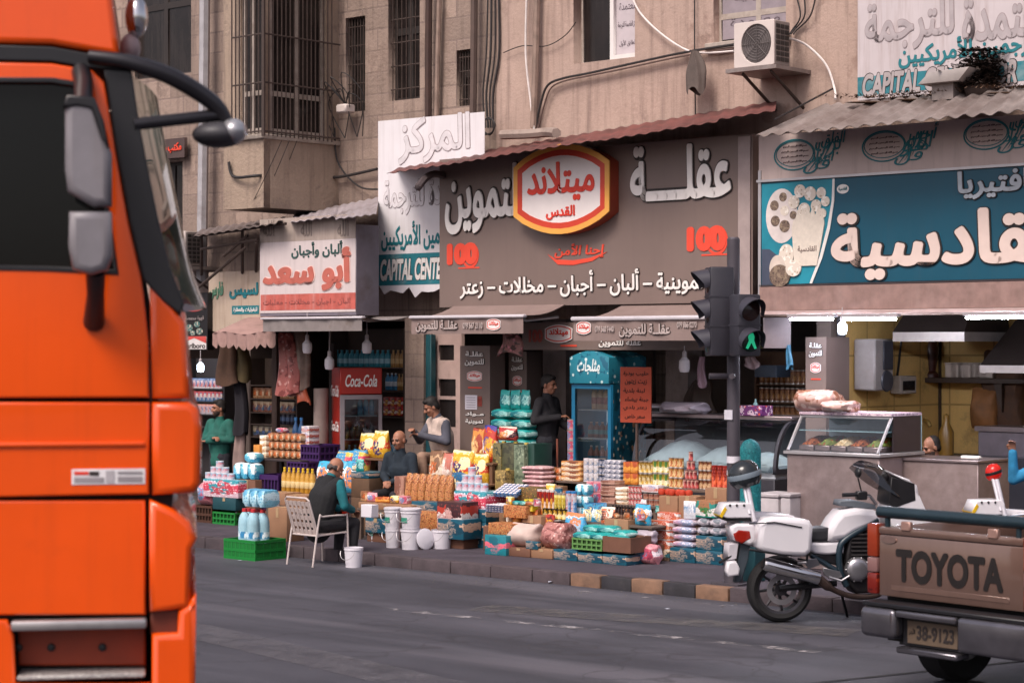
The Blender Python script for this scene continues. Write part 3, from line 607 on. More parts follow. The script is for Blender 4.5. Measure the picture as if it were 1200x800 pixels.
for k, (x0, x1, yy, tt) in enumerate(((907, 985, 181, t2), (1010, 1094, 171, t1), (1129, 1216, 157, 'قل أعوذ برب الناس'))):
    xo = x0+(x1-x0)*.62
    o_ = RS.ov('calligraphy_oval', (x0, yy-18, xo, yy+19), teal_l, -.006, .0, .016)
    RS.ov('inner_ring', (x0+2.5, yy-16, xo-2, yy+14.5), teal_l, -.005, .001, .008, o_)
    for j in range(4): RS.txt('بسم الله الرحمن الرحيم', (x0+8+abs(j-1.5)*2, yy-11+j*6.0, xo-7-abs(j-1.5)*2, yy-8+j*6.0), ink, None, th=.005, bold=.005, par=o_)
    ws = tt.split(' '); n = len(ws)
    for j, wd in enumerate(ws): RS.txt(wd, (xo-14+j*7, yy+12-j*10-9, x1-10+j*6-(n-3)*2, yy+19-j*10+3), teal_l, None, th=.009, bold=.0, par=o_, shear=.25)
    for j in range(3): RS.poly('flourish', [(xo-10+j*8, yy+22-j*5), (xo+2+j*8, yy+8-j*9), (xo+6+j*8, yy-14-j*2), (xo+4.4+j*8, yy-14-j*2), (xo+.5+j*8, yy+7-j*9)], teal_l, -.004, .001, o_)
# ---- translation banners
def banner(name, label, d, x0, y0, x1, y1, xr, mat, parts):
    uc, z, w_, h_ = rect(x0, y0, x1, y1, d); b_ = Face(name, label, d, uc, z, 'banner'); b_.w, b_.h = w_, h_; return b_
ban_m = M('weathered_banner_cloth', 'bcb2b4', .7, var=.1, scale=1.4, streak=.45, dirtcol='7a5a4c'); ban_w = M('white_banner_cloth', 'd8d3d6', .6, var=.05, scale=2, streak=.22, dirtcol='96847c')
LBn = banner('translation_banner', 'white translation centre banner half hidden behind the left end of the brown sign', 3.05, 443, 132, 640, 330, 0, None, None)
w2 = LBn.w/2
uR = LBn.pt(567, 130)[0]
pts = [(-w2, 0)]+[(-w2+i*.12, -.03-.12*abs(sin(i*1.3))-(.05 if i in (6, 7) else 0)) for i in range(1, 13)]+[(-w2+1.56, .15), (uR, .15)]+[(uR, LBn.h-.02), (-w2, LBn.h)]
plate('cloth', [pts], .002, .02, ban_w, LBn.o)
LBn.rec('blue_band', (443.5, 296, 566, 333), M('banner_blue', '24707c', .6, var=.15, dirt=.4, dirtcol='8fa0a2'), -.001, .0015)
edge_ink = M('faded_letter_outline', '978a8b', .7)
LBn.txt('CAPITAL CENTER FOR T', (447, 300, 578, 331), white_l, None, th=.006, bold=.02, shear=.2) if False else None
LBn.txt('CAPITAL CENTER FOR', (446, 302, 545, 328), white_l, dark_l, .008, .006, .04, shear=.2)
LBn.txt('المترجمين الأمريكيين', (447, 258, 545, 293), teal_l, None, th=.004, bold=.025)
LBn.txt('المركز', (467, 135, 551, 190), M('banner_letter_fill', 'cfc9cc', .6), edge_ink, .006, .005, .02, eb=.036)
LBn.txt('المعتمدة للترجمة', (450, 208, 560, 250), M('banner_letter_fill', 'cfc9cc', .6), edge_ink, .006, .005, .02, eb=.036)
RBn = banner('translation_banner', 'rust streaked translation centre banner on the beige wall above the corrugated roof', 3.3, 1005, -60, 1260, 106, 0, None, None)
plate('cloth', [rrect(-RBn.w/2, 0, RBn.w/2, RBn.h)], .002, .02, ban_m, RBn.o)
a, b = RBn.pt(1005, 113); a2, b2 = RBn.pt(1005, 91); plate('blue_band', [rrect(a, b, RBn.w/2, b2)], -.001, .0015, M('banner_blue', '24707c', .6), RBn.o)
RBn.txt('CAPITAL CENTER FOR', (1011, 78, 1192, 106), M('grey_banner_lettering', 'a49a9a', .6), dark_l, .01, .006, .04, shear=.2)
RBn.txt('المترجمين الأمريكيين', (1053, 40, 1240, 72), teal_l, None, th=.004, bold=.03)
RBn.txt('للترجمة', (1014, 0, 1118, 58), M('rusty_letter_fill', 'a49a9c', .6), edge_ink, .007, .005, .02, eb=.036)
RBn.txt('المعتمدة', (1128, -12, 1260, 44), M('rusty_letter_fill', 'a49a9c', .6), edge_ink, .007, .005, .02, eb=.036)
# ---- the small shops on the left
uc, z, w_, h_ = rect(304.5, 266, 417.5, 370, 2.2)
AS = Face('dairy_sign', 'faded boxed sign with salmon red letters over the small dairy shop', 2.2, uc, z)
g = B(); g.box(-w_/2, w_/2, .002, .43, 0, h_, 0, .004); g.obj('box', [M('grey_purple_sheet', '77707a', .5, .2, var=.12, dirt=.4)], AS.o)
AS.rec('top_strip', (305, 254, 417, 282), M('stained_beige_strip', 'a2938a', .6, var=.15, streak=.5, dirtcol='5f5048'), -.008, .0)
AS.rec('face', (305, 282, 417, 366), M('pale_sign_face', 'c6b9b8', .5, var=.06, scale=3, streak=.2), -.006, .0)
AS.rec('red_band', (306, 344, 417, 363), M('faded_red_band', 'b0584e', .55, var=.2, scale=9, streak=.4, dirtcol='c9a9a3'), -.009, -.003)
salm = M('faded_salmon_lettering', 'b05f52', .55, var=.12)
AS.txt('أبو سعد', (309, 291, 412, 341), salm, M('pale_letter_edge', 'd6bab4', .6), .012, .02, .05)
AS.txt('ألبان وأجبان', (342, 283, 402, 302), M('dark_green_lettering', '2f4a47', .6), None, th=.012, bold=.03)
AS.txt('البان - اجبان - مخللات - معلبات', (309, 350, 411, 358), M('dim_red_print', '8b4c48', .6), None, th=.012, bold=.01)
for x in (309, 353, 396): AS.txt('الله', (x, 258, x+13, 277), M('grey_calligraphy', '7d706a', .7), None, th=.011, bold=.01)
uc, z, w_, h_ = rect(244.5, 318, 306, 388, 2.5)
LS = Face('grocery_sign', 'yellowed sign board with teal letters left of the faded boxed sign', 2.5, uc, z)
plate('board', [rrect(-w_/2, 0, w_/2, h_)], .002, .05, M('yellowed_board', 'b3a08f', .6, var=.12, scale=2, streak=.5, dirtcol='7b5f4a'), LS.o)
LS.txt('لسيس', (269, 331, 303, 350), teal_l, None, th=.008, bold=.05)
LS.txt('فارس', (246, 330, 262, 351), M('green_lettering', '567f68', .6), None, th=.008, bold=.04)
LS.rec('teal_strip', (272, 358, 303.5, 368), teal_l, -.004, .0); LS.txt('للبقوليات والعطارة', (274, 360, 302, 366), white_l, None, th=.008, bold=.02)
LS.txt('هاتف', (276, 376, 296, 382), M('dark_print', '4c4238', .6), None, th=.006, bold=.02)
uc, z, w_, h_ = rect(212, 343, 243, 410, 2.4)
CS = Face('cigarette_sign', 'narrow black sign with a red oval at its top, beside the orange truck', 2.4, uc, z)
plate('board', [rrect(-w_/2, 0, w_/2, h_)], .002, .12, M('black_sign_face', '1d1a1c', .4), CS.o)
CS.ov('red_oval', (214.5, 350, 240.5, 365), M('oval_red', 'c04a44', .45), -.008, 0); CS.txt('بن الفارس', (218, 354, 237, 361), white_l, None, th=.012, bold=.03)
CS.rec('white_band', (213, 394, 242, 409), M('band_white', 'cfc8c6', .5), -.006, 0); CS.poly('red_roof_mark', [(213, 394), (242, 394), (242, 402), (228, 396), (213, 402)], M('oval_red', 'c04a44'), -.009, -.004)
CS.txt('Marlboro', (214, 402, 241, 408), dark_l, None, th=.009, bold=.02)
CS.txt('قهوة محمصة', (217, 370, 239, 376), M('print_grey', '8e8482', .5), None, th=.006, bold=.01)
for (x, y, r) in ((222, 384, 4), (231, 380, 3.4), (234, 388, 3.8), (226, 390, 3)): CS.ov('coffee_print', (x-r, y-r, x+r, y+r), MP('coffee_print', '3f6a68', ['8a5a48', 'c0b2a0'], 30), -.005, 0)

# ---- corrugated roofs
def corr(name, label, A, Bp, C, D, pitch, amp, mat, sag=0, cat='roof', rag=.0, seed=1):
    """sheet between front edge A->B and rear edge C->D; each given as (px, py, d)"""
    P = [FP.W(*(lambda q: (q[0], p[2], q[1]))(uz(p[0], p[1], p[2]))) for p in (A, Bp, C, D)]
    L = (P[1]-P[0]).length; nu = max(8, int(L/pitch*6)); rr = random.Random(seed); org = P[0].copy(); hs2 = [rr.uniform(-1, 1) for _ in range(64)]
    def fn(u, v, dz=0):
        f = P[0].lerp(P[1], u); r = P[2].lerp(P[3], u); k = int(u*L/.9) % 64
        p = f.lerp(r, v-(rag*hs2[k]*(1-v))); p.z += amp*sin(2*pi*u*L/pitch)+rag*.25*hs2[k+1 if k < 63 else 0]*(1-v)-sag*sin(pi*v)+dz; return p-org
    g = B(); g.grid(lambda u, v: fn(u, v), nu, 5); g.grid(lambda u, v: fn(u, v, -.006), nu, 5, flip=True)
    o = g.obj(name, mat, None, org); return tag(o, label, cat)
rust_m = M('rust_red_sheet', '6e3f3a', .7, var=.3, scale=3, dirt=.7, dirtcol='3a2826', streak=.2)
corr('corrugated_roof', 'long thin rust red corrugated canopy above the brown main sign', (452, 204, 2.1), (908, 131, 2.1), (470, 193, 3.44), (910, 118, 3.44), .2, .009, [rust_m], .02, 'canopy', .05, 3)
gal = M('galvanised_sheet', '8f8480', .55, .35, var=.2, scale=3, dirt=.7, dirtcol='5b4a44', streak=.2)
corr('corrugated_roof', 'grey corrugated sheet roof over the blue cafeteria sign', (884, 160, 2.0), (1262, 123, 2.0), (965, 123, 3.2), (1262, 96, 3.2), .2, .018, [gal], .0, 'roof', .03, 5)
corr('corrugated_roof', 'tilted pale metal sheet roof over the faded boxed sign', (340, 262, 2.0), (441, 249, 2.0), (345, 251, 3.45), (444, 231, 3.45), .16, .009, [M('pale_sheet', 'aaa0a4', .5, .3, var=.15, dirt=.5)], .0, 'roof', .05, 8)
corr('corrugated_roof', 'ragged dark sheet roof left of the boxed sign on thin iron struts', (226, 277, 1.9), (330, 260, 1.9), (236, 268, 3.5), (335, 254, 3.5), .18, .01, [M('dull_sheet', '6f6462', .6, .2, var=.25, dirt=.6)], .0, 'roof', .06, 9)
# strut frame under the ragged roof
g = B()
def wp(x, y, d): u, z = uz(x, y, d); return FP.W(u, d, z)
for a, b in (((236, 276, 2.1), (236, 322, 2.5)), ((284, 270, 2.1), (284, 320, 2.5)), ((228, 277, 2.05), (335, 262, 2.05)), ((288, 290, 2.1), (215, 352, 2.4)), ((236, 292, 2.1), (302, 281, 2.1)), ((262, 300, 2.1), (290, 276, 2.1)), ((300, 284, 2.1), (300, 318, 2.5))):
    g.tube([wp(*a), wp(*b)], .022, 6)
tag(g.obj('strut_frame', iron), 'thin rusty iron struts holding up the ragged sheet roof', 'frame')
# weeds, rubbish and vent on the right roof
def clump(name, label, px, d, r, n, mat, seed, cat):
    rr = random.Random(seed); g = B(); c = wp(*px, d)
    for i in range(n):
        a = rr.uniform(0, 2*pi); q = Vector((rr.gauss(0, r[0]*.5), rr.gauss(0, r[1]*.4), min(r[2]*.95, abs(rr.gauss(0, r[2]*.5))))); l = rr.uniform(.02, .055)
        v = Vector((cos(a), sin(a), rr.uniform(-.2, .8)))*l; n_ = v.cross(Vector((0, 0, 1))).normalized()*(.022 if 'soot' in name else .010)
        g.bm.faces.new([g.bm.verts.new(p) for p in (q-n_, q+n_, q+v+n_*.3, q+v-n_*.3)])
    g.ell((0, 0, -.05), (r[0]*.7, r[1]*.6, r[2]*.3), 10, 6)
    return tag(g.obj(name, mat, None, c), label, cat)
weed = M('dry_weeds', '5b4536', .9, var=.35, scale=9)
for i, (px, r, n, s_) in enumerate((((1025, 115), (.5, .12, .035), 220, 'thin line of dry weeds on the roof left of the vent'), ((1075, 112), (.35, .12, .04), 200, 'dry weeds heaped round the foot of the roof vent'), ((1125, 109), (.3, .12, .05), 220, 'dry weeds right of the roof vent'), ((1185, 104), (.4, .12, .04), 200, 'dry weeds below the streaked banner at the right edge'))): clump('dry_weeds', s_, px, 3.05, r, n, weed, i, 'weeds')
clump('soot_bush', 'dark sooty bush growing in front of the streaked banner', (1148, 100), 3.1, (.24, .14, .40), 2600, M('dark_twigs', '30241f', .9, var=.3), 9, 'bush')
uc, z, w_, h_ = rect(1092, 100, 1117, 117, 2.9); v = fthing('roof_vent', 'small sheet metal vent with a tilted cap on the grey roof', 'vent', uc, 2.9, z)
g = B(); g.box(-w_/2, w_/2, 0, .3, 0, h_+.12); g.obj('duct', gal, v)
g = B(); g.prism([(-w_/2-.12, h_+.02), (-w_/2+.02, h_+.14), (w_/2+.25, h_+.16), (w_/2+.12, h_+.02), ], -.1, .4, 0, None, .005); g.obj('cap', M('pale_vent_cap', 'a59c98', .5, .3), v)

# ---- awnings
def awning(label, px, d, dback, yb, cloth, txts, logo_px=None, bar=True):
    uc, z, w_, h_ = rect(*px, d); A = Face('awning', label, d, uc, z, 'awning', None)
    g = B(); g.grid(lambda u, v: (-w_/2+w_*u, .003+.006*sin(u*23)+.004*sin(u*51), h_*.82*v), 60, 3); g.grid(lambda u, v: (-w_/2+w_*u, .009+.006*sin(u*23)+.004*sin(u*51), h_*.82*v), 60, 3, flip=True)
    g.obj('valance', cloth, A.o)
    if bar: g = B(); g.box(-w_/2-.03, w_/2+.03, -.03, .05, h_*.82, h_, 0, .02, seg=2); g.obj('front_bar', M('white_awning_bar', 'c9c2c6', .4, .2, var=.08), A.o)
    zb = uz((px[0]+px[2])/2, yb, dback)[1]-z
    g = B(); g.grid(lambda u, v: (-w_/2+w_*u, .051+(dback-d-.051)*v, h_*.95+(zb-h_*.95)*v-.05*sin(pi*v)), 12, 6); g.grid(lambda u, v: (-w_/2+w_*u, .051+(dback-d-.051)*v, h_*.95+(zb-h_*.95)*v-.05*sin(pi*v)-.01), 12, 6, flip=True); g.obj('hood_cloth', cloth, A.o)
    for sx in (-.42, .42): g = B(); g.tube([(w_*sx, .05, h_*.85), (w_*(sx*.8), (dback-d)*.5, h_*.7), (w_*sx, dback-d, h_*.9)], .018, 6); g.obj('folding_arm', alu, A.o)
    for s_, b_ in txts: A.txt(s_, b_, white_l if len(s_) < 14 and not s_[0].isdigit() else M('dim_white_print', 'ab9c98', .5), dark_l if not s_[0].isdigit() else None, .006, .014, .03)
    if logo_px: logo(A, logo_px, -.004, .008)
    return A
awn = M('brown_awning_cloth', '83706b', .7, var=.1, scale=3, streak=.2)
awning('brown awning under the left part of the main sign', (482, 369, 613, 391), 2.0, 2.85, 357, awn, [('عقلــة للتموين', (488, 375, 537, 389)), ('079 567 2110', (543, 378, 566, 385))], (571, 373, 587, 387))
awning('longer brown awning left of the traffic light', (672, 370, 832, 399), 1.9, 2.85, 357, awn, [('عقلــة للتموين', (726, 379, 786, 395)), ('079 560 7440', (698, 382, 720, 389)), ('079 866 0270', (794, 377, 817, 384))], (676, 376, 693, 392))
uc, z, w_, h_ = rect(612, 377, 830, 410, 2.95)
VB = Face('valance_board', 'brown board with a small red emblem set back between the two awnings', 2.95, uc, z)
plate('board', [rrect(-w_/2, 0, w_/2, h_)], .002, .04, brown, VB.o)
logo(VB, (639, 380, 671, 402), 0, .01); VB.txt('100', (620, 386, 636, 401), M('dim_red_mark', '9c463c', .5), None, th=.006, bold=.04)
VB.txt('عقلة للتموين', (702, 397, 752, 407), white_l, dark_l, .008, .01, .03)
VB.rec('red_mark', (657, 404, 676, 406), orange_l, -.004, 0)
awning('narrow pale awning under the faded boxed sign', (308, 371, 424, 388), 1.7, 2.6, 372, M('grey_canvas', '7d7472', .7, var=.15, dirt=.4), [], None)
# scalloped cloth over the left shop
uc, z, w_, h_ = rect(249, 390, 322, 404, 1.9); g = B()
def scal(u, v, o=0): s_ = abs(sin(u*pi*9)); return (-w_/2+w_*u, .02*sin(u*40)+o, h_*(1-v)*1.0-(v*.06*s_)+.02*sin(u*9))
g.grid(lambda u, v: scal(u, v), 90, 4); g.grid(lambda u, v: scal(u, v, .006), 90, 4, flip=True)
g.grid(lambda u, v: (-w_/2+w_*u, .7*v, h_+.25*v+.02*sin(u*9)), 20, 4); tag(g.obj('scalloped_awning', M('pinkish_canvas', '9a7b74', .8, var=.15, dirt=.5), None, FP.W(uc, 1.9, z), -TH), 'ragged pinkish scalloped canvas awning over the leftmost shop', 'awning')
# ---- banners on the piers
def pier_banner(label, px, d, dep, full=True):
    uc, z, w_, h_ = rect(*px, d); P_ = Face('pier_panel', label, d, uc, z)
    g = B(); g.box(-w_/2, w_/2, .002, dep, -z+PAV+.0, h_); g.obj('panel', brown, P_.o)
    x0, y0, x1, y1 = px; W_ = x1-x0; H_ = y1-y0
    P_.txt('عقلـة', (x0+.2*W_, y0+.06*H_, x0+.8*W_, y0+.12*H_), white_l, dark_l, .006, .012, .03)
    P_.txt('للتموين', (x0+.18*W_, y0+.145*H_, x0+.82*W_, y0+.225*H_), white_l, dark_l, .006, .012, .03)
    logo(P_, (x0+.25*W_, y0+.28*H_, x0+.75*W_, y0+.40*H_), 0, .008)
    P_.rec('red_mark', (x0+.28*W_, y0+.46*H_, x0+.74*W_, y0+.475*H_), orange_l, -.004, 0)
    if full:
        P_.rec('paper_note', (x0+.18*W_, y0+.55*H_, x0+.58*W_, y0+.71*H_), M('white_paper', 'cfcad2', .6, var=.04), -.006, 0)
        for k in range(5): P_.rec('note_line', (x0+.23*W_, y0+(.575+.027*k)*H_, x0+.53*W_, y0+(.581+.027*k)*H_), M('note_ink', '7c7686', .7), -.008, -.004)
        P_.txt('100', (x0+.60*W_, y0+.56*H_, x0+.74*W_, y0+.68*H_), M('dim_red_mark', '9c463c'), None, th=.006, bold=.03)
        P_.txt('مـواد', (x0+.2*W_, y0+.735*H_, x0+.82*W_, y0+.79*H_), white_l, dark_l, .006, .012, .03); P_.txt('تموينية', (x0+.2*W_, y0+.815*H_, x0+.8*W_, y0+.875*H_), white_l, dark_l, .006, .012, .03)
    return P_
pier_banner('tall brown pier panel with a white paper note, behind the man in the vest', (539, 405, 574, 510), 2.9, .3)
pier_banner('second, narrower brown pier panel behind the turquoise packets', (596, 412, 617, 512), 3.3, .3, False)
pier_banner('brown pier panel left of the tiled kitchen', (944, 395, 968, 500), 3.2, .5, False)

uc, z, w_, h_ = rect(176, 163, 216, 186, 3.45)
FS = Face('shop_sign', 'small dark sign with orange red letters on the stone wall behind the truck mirror', 3.45, uc, z)
plate('board', [rrect(-w_/2, 0, w_/2, h_)], .002, .06, M('dark_sign_board', '4a3a38', .6), FS.o); FS.txt('مكتب محاماة', (179, 168, 213, 180), orange_l, None, th=.012, bold=.03)
# ================================================================ fittings on the walls and in the street
def face_thing(name, label, cat, px, d, group=None, floor=None):
    uc, z, w_, h_ = rect(*px, d)
    if floor is not None: h_ += z-floor; z = floor
    t = fthing(name, label, cat, uc, d, z, group); return t, w_, h_
# air conditioner
t, w_, h_ = face_thing('air_conditioner', 'white outdoor air conditioner unit on the beige wall under the right window', 'air conditioner', (860, 25, 907, 78), 2.78)
acw = M('aged_white_casing', 'c9bcb6', .45, var=.06, dirt=.2)
plate('casing', [rrect(-w_/2, 0, w_/2, h_, .02), oval(.03, h_/2, h_*.40, h_*.43)], 0, .03, acw, t, .006)
g = B(); g.box(-w_/2+.004, w_/2-.004, .031, .34, .004, h_-.004, 0, .01); g.obj('body', M('casing_shaded_body', '8d827d', .5), t)  # casing white darkened here for the shaded side and hollow
g = B(); g.lathe([(.001, 0), (h_*.41, .002)], 28, 0, (.03, .024, h_/2), Matrix.Rotation(pi/2, 4, 'X')); 
for k in range(1, 7): 
    r = h_*.06*k; g.tube([(.03+r*cos(a*pi/12), .012, h_/2+r*sin(a*pi/12)) for a in range(25)], .004, 4)
for k in range(8): a = k*pi/4; g.tube([(.03, .010, h_/2), (.03+h_*.41*cos(a), .010, h_/2+h_*.43*sin(a))], .004, 4)
g.obj('fan_grille', M('grille_grey', '5c5453', .5), t)
g = B()
for i in range(3):
    for j in range(7): g.box(w_/2+.0, w_/2+.006, .05+i*.09, .12+i*.09, .05+j*(h_-.08)/7, .05+(j+.72)*(h_-.08)/7)
g.obj('side_louvre', M('louvre_dark', '2d2827', .6), t)
g = B(); g.box(-w_/2-.1, w_/2+.05, -.03, .70, -.05, -.004); g.obj('shelf_plate', gal, t)
for x in (-w_*.3, w_*.4): g = B(); g.tube([(x, .02, -.07), (x, .72, -.45)], .02, 6); g.obj('bracket', iron, t)
_u, _z = uz(203, 312, 2.9); copy_tree(t, FP.W(_u, 2.9, _z), None, 'dusty air conditioner unit on the stone wall beside the grey drain pipe')
# pipes and wires on the walls
def wire(name, label, pts, d, r, mat, cat='cable', n=8, group=None):
    P = spline([wp(p[0], p[1], p[2] if len(p) > 2 else d) for p in pts], n); org = P[0].copy(); g = B(); g.tube([p-org for p in P], r, 7)
    return tag(g.obj(name, mat, None, org), label, cat, group)
pipe_l = M('pale_grey_pipe', 'a5a2a6', .5, .2, var=.12, dirt=.3); pipe_d = M('dark_brown_pipe', '3f2c27', .7, var=.2); whc = M('white_cable_sheath', 'd6ccc8', .5); blk = M('black_cable_sheath', '2a2525', .6); pipe_m = M('stained_pipe', '8a756a', .7, var=.2, dirt=.5)
wire('drain_pipe', 'wide pale grey drain pipe at the left beside the orange truck', [(240, -40), (239, 100), (236, 330)], 3.35, .085, pipe_l, 'pipe')
wire('drain_pipe', 'dark brown pipe on the stone wall right of the barred window', [(503, -40), (502, 60), (502, 140)], 3.45, .05, pipe_d, 'pipe')
wire('drain_pipe', 'thin brown pipe beside the dark brown pipe, running behind the white banner', [(516, -40), (513, 60), (511, 160)], 3.5, .035, pipe_m, 'pipe')
wire('drain_pipe', 'grimy pipe at the corner of the stone and plaster buildings', [(556, -40), (555, 80), (553, 200)], 3.45, .05, M('grimy_pipe', '54443e', .7), 'pipe')
wire('drain_pipe', 'stained beige pipe on the plaster wall near its left edge', [(630, -40), (628, 60), (625, 150)], 3.38, .045, pipe_m, 'pipe')
wire('elbow_pipe', 'short thick grey pipe lying on the canopy at its left end', [(588, 158, 3.2), (620, 157, 3.2), (642, 155, 3.2), (652, 156, 2.9)], 3.2, .065, M('concrete_pipe', '94847b', .8, dirt=.4), 'pipe')
for i, (dx, lab) in enumerate(((0, 'leftmost white cable hanging down the plaster wall to the thick pipe'), )): wire('cable', lab, [(618, -30), (616, 60), (622, 120), (626, 152)], 3.36, .014, whc)
wire('cable', 'white cable curving from above the left window to the air conditioner', [(738, -10), (750, 15), (775, 40), (805, 59), (830, 62), (860, 60)], 3.4, .013, whc)
wire('cable', 'white cable arching from the air conditioner down to the grey roof', [(925, 45, 3.1), (945, 53, 3.3), (968, 76, 3.38), (978, 104, 3.35), (979, 116, 3.2)], 3.4, .014, whc)
wire('cable', 'long dark cable sagging from the air conditioner to the thick pipe', [(862, 52), (800, 62), (730, 77), (690, 86), (660, 92), (642, 100), (634, 120), (627, 152)], 3.4, .016, blk)
wire('cable', 'second dark cable just under the long sagging one', [(860, 57), (800, 66), (730, 81), (690, 89), (662, 95), (646, 103), (638, 122), (631, 150)], 3.4, .011, M('brown_cable_sheath', '5a4640', .6))
wire('cable', 'thin dark cord dropping straight to the canopy behind the hanging cloth', [(814, -20), (814, 60), (815, 138)], 3.41, .009, blk)
for i, (a, b, c) in enumerate(((930, 938, 925), (941, 943, 927), (958, 950, 930))): wire('cable', ('left', 'middle', 'right')[i]+' one of three dark cables rising above the air conditioner', [(a, -15), (b, 18), (c+3, 36), (c, 40, 3.0)], 3.4, .01, blk)
wire('cable', 'thin dark cord on the plaster between the pipes and the left window', [(590, 62), (612, 54), (640, 54), (662, 42), (675, 26)], 3.41, .007, blk)
wire('cable', 'thick dark cable looping from the bay along the stone wall to the white banner', [(268, 190, 2.1), (274, 207, 2.1), (300, 206, 2.08), (330, 205, 2.6), (370, 208, 3.4), (400, 207), (442, 198)], 3.5, .022, blk)
wire('cable', 'dark cable hanging below the loop on the stone wall', [(392, 150), (396, 190), (420, 218), (444, 222)], 3.5, .014, blk)
for i in range(5): wire('cable', f'{("first","second","third","fourth","fifth")[i]} from left of five thin wires slanting down across the bay panel', [(330+i*9, 165, 2.05+i*.3), (312+i*10, 205, 2.05+i*.3), (292+i*11, 245, 2.2+i*.3)], 2.3, .005, blk)
for i in range(4): wire('cable', f'{("first","second","third","fourth")[i]} from left of four dark cables hanging at the building corner', [(572+i*4, -20), (570+i*5, 60), (566+i*4, 110), (569+i*3, 150)], 3.45, .012+.004*(i % 2), blk)
wire('cable', 'coil of dark cable above the end of the canopy', [(560, 150), (572, 138), (580, 146), (574, 158), (564, 150), (568, 140), (578, 142), (577, 155), (566, 158)], 3.3, .012, blk)
wire('lamp_arm', 'dark flat lamp arm reaching out left from under the canopy end', [(523, 207, 2.9), (508, 204, 2.5), (497, 211, 2.2), (489, 221, 2.0)], 2.9, [.05]*24+[.015], M('dark_lamp_arm', '4a4142', .5), 'lamp')
wire('cable', 'dark stay wire from the canopy end up to the beige wall', [(908, 140, 2.2), (978, 103, 3.4)], 3, .012, blk)
# cloth hanging from the cord
t, w_, h_ = face_thing('hanging_cloth', 'grey brown cloth tied to the cord on the beige wall', 'cloth', (803, 60, 827, 107), 3.2)
g = B(); g.grid(lambda u, v: ((.12+.88*sin(min(1, v*1.6)*pi/2))*w_/2*cos(2*pi*u)*(1+.18*sin(6*pi*u))*(1-.25*v*(.5+.5*sin(4*pi*u))), .07*sin(2*pi*u)*(1+.2*sin(10*pi*u)), h_*(1-v)+.05*sin(6*pi*u)*v), 40, 12, 0, True); o = g.obj('cloth_folds', M('grey_brown_cloth', '5e534e', .9, var=.2, bump=.4), t)
# junction box with wires by the bay
t, w_, h_ = face_thing('junction_box', 'small white junction box amid wires beside the barred window', 'box', (393, 122, 405, 132), 3.3)
g = B(); g.box(-w_/2, w_/2, 0, .2, 0, h_, 0, .02); g.obj('casing', acw, t)
g = B()
for k in range(7): a = k*.9; g.tube(spline([(0, .1, h_), (.25*cos(a), -.05+.1*sin(a), .25+.05*k), (.45*cos(a+.5), .05, .1+.02*k), (.3*cos(a), .15, -.35)], 6), .008, 5)
g.obj('wire_tangle', blk, t)

# ---------------------------------------------------------------- traffic light
t, w_, h_ = face_thing('traffic_light', 'grey traffic light pole with a vehicle signal and a lit green walking signal', 'traffic light', (853, 278, 866, 660), .35, None, PAV)
tl = M('traffic_grey', '4a454c', .5, .2, var=.1, dirt=.2); tb = M('signal_housing', '2e2c34', .5, var=.15, dirt=.2, dirtcol='4f4a50'); vis = M('signal_visor', '35333c', .45)
pole_u = uz(859.5, 400, .35)[0]
g = B(); g.lathe([(.001, 0), (.1, 0), (.1, .25), (.068, .28), (.066, h_-.02), (.05, h_), (.001, h_)], 20); g.box(-.17, .17, -.17, .17, 0, .02); g.obj('pole', tl, t)
def lpos(x, y, d): a, b = uz(x, y, d); return a-pole_u, d-.35, b-PAV
def signal(px, d, yaw, n, lens, name, dep=.2):
    uc, z, w2, h2 = rect(*px, d); hd = link(name, None, t, (uc-pole_u, d-.35, z-PAV), yaw)
    W2 = .26; g = B(); g.box(-W2/2, W2/2, -dep/2, dep/2, 0, h2, 0, .02, seg=2)
    for k in range(1, n): g.box(-W2/2-.004, W2/2+.004, -dep/2-.004, dep/2+.004, h2*k/n-.008, h2*k/n+.008)
    g.obj('housing', tb, hd)
    for k in range(n):
        zc = h2*(k+.5)/n; r = min(.115, h2/n*.38)
        g = B(); g.lathe([(.001, .02), (r*.6, .012), (r, 0)], 22, 0, (0, -dep/2-.001, zc), Matrix.Rotation(pi/2, 4, 'X')); o = g.obj('lens', lens[k], hd)
        g = B(); L_ = .17
        g.grid(lambda u, v: ((r+.012)*cos(-.35+(pi+.7)*u), -dep/2-.002-L_*v*(.35+.65*sin(max(0, min(pi, pi*(u*1.2-.1))))), zc+(r+.012)*sin(-.35+(pi+.7)*u)-.03*v), 20, 4)
        g.grid(lambda u, v: ((r+.018)*cos(-.35+(pi+.7)*u), -dep/2-.002-L_*v*(.35+.65*sin(max(0, min(pi, pi*(u*1.2-.1))))), zc+(r+.018)*sin(-.35+(pi+.7)*u)-.03*v), 20, 4, flip=True)
        g.obj('visor', vis, hd)
    return hd, h2
offl = [M('lens_off_green', '1c2a28', .15), M('lens_off_amber', '2c2420', .15), M('lens_off_red', '2c1c1c', .15)]
signal((828, 313, 858, 417), .12, -pi/2+TH+.15, 3, offl, 'vehicle_signal', .25)
ped, h2 = signal((856, 345, 890, 417), .05, TH+.42, 2, [offl[0], offl[2]], 'walking_signal')
zc = h2*.25; gm = M('lit_green_signal', '28c890', .4, emit=.25, var=0)
plate('walking_figure', [[(-.02, .075), (.02, .075), (.035, .04), (.03, .0), (.06, -.08), (.035, -.085), (.0, -.02), (-.04, -.085), (-.065, -.075), (-.03, -.0), (-.04, .04)]], -.133, -.128, gm, ped, 0, (0, 0, zc))
for z in (h_*.79, h_*.60): g = B(); g.tube([(0, 0, z), (.12, -.2, z)], .03, 8); g.tube([(0, 0, z), (-.18, -.18, z)], .03, 8); g.obj('bracket', tl, t)
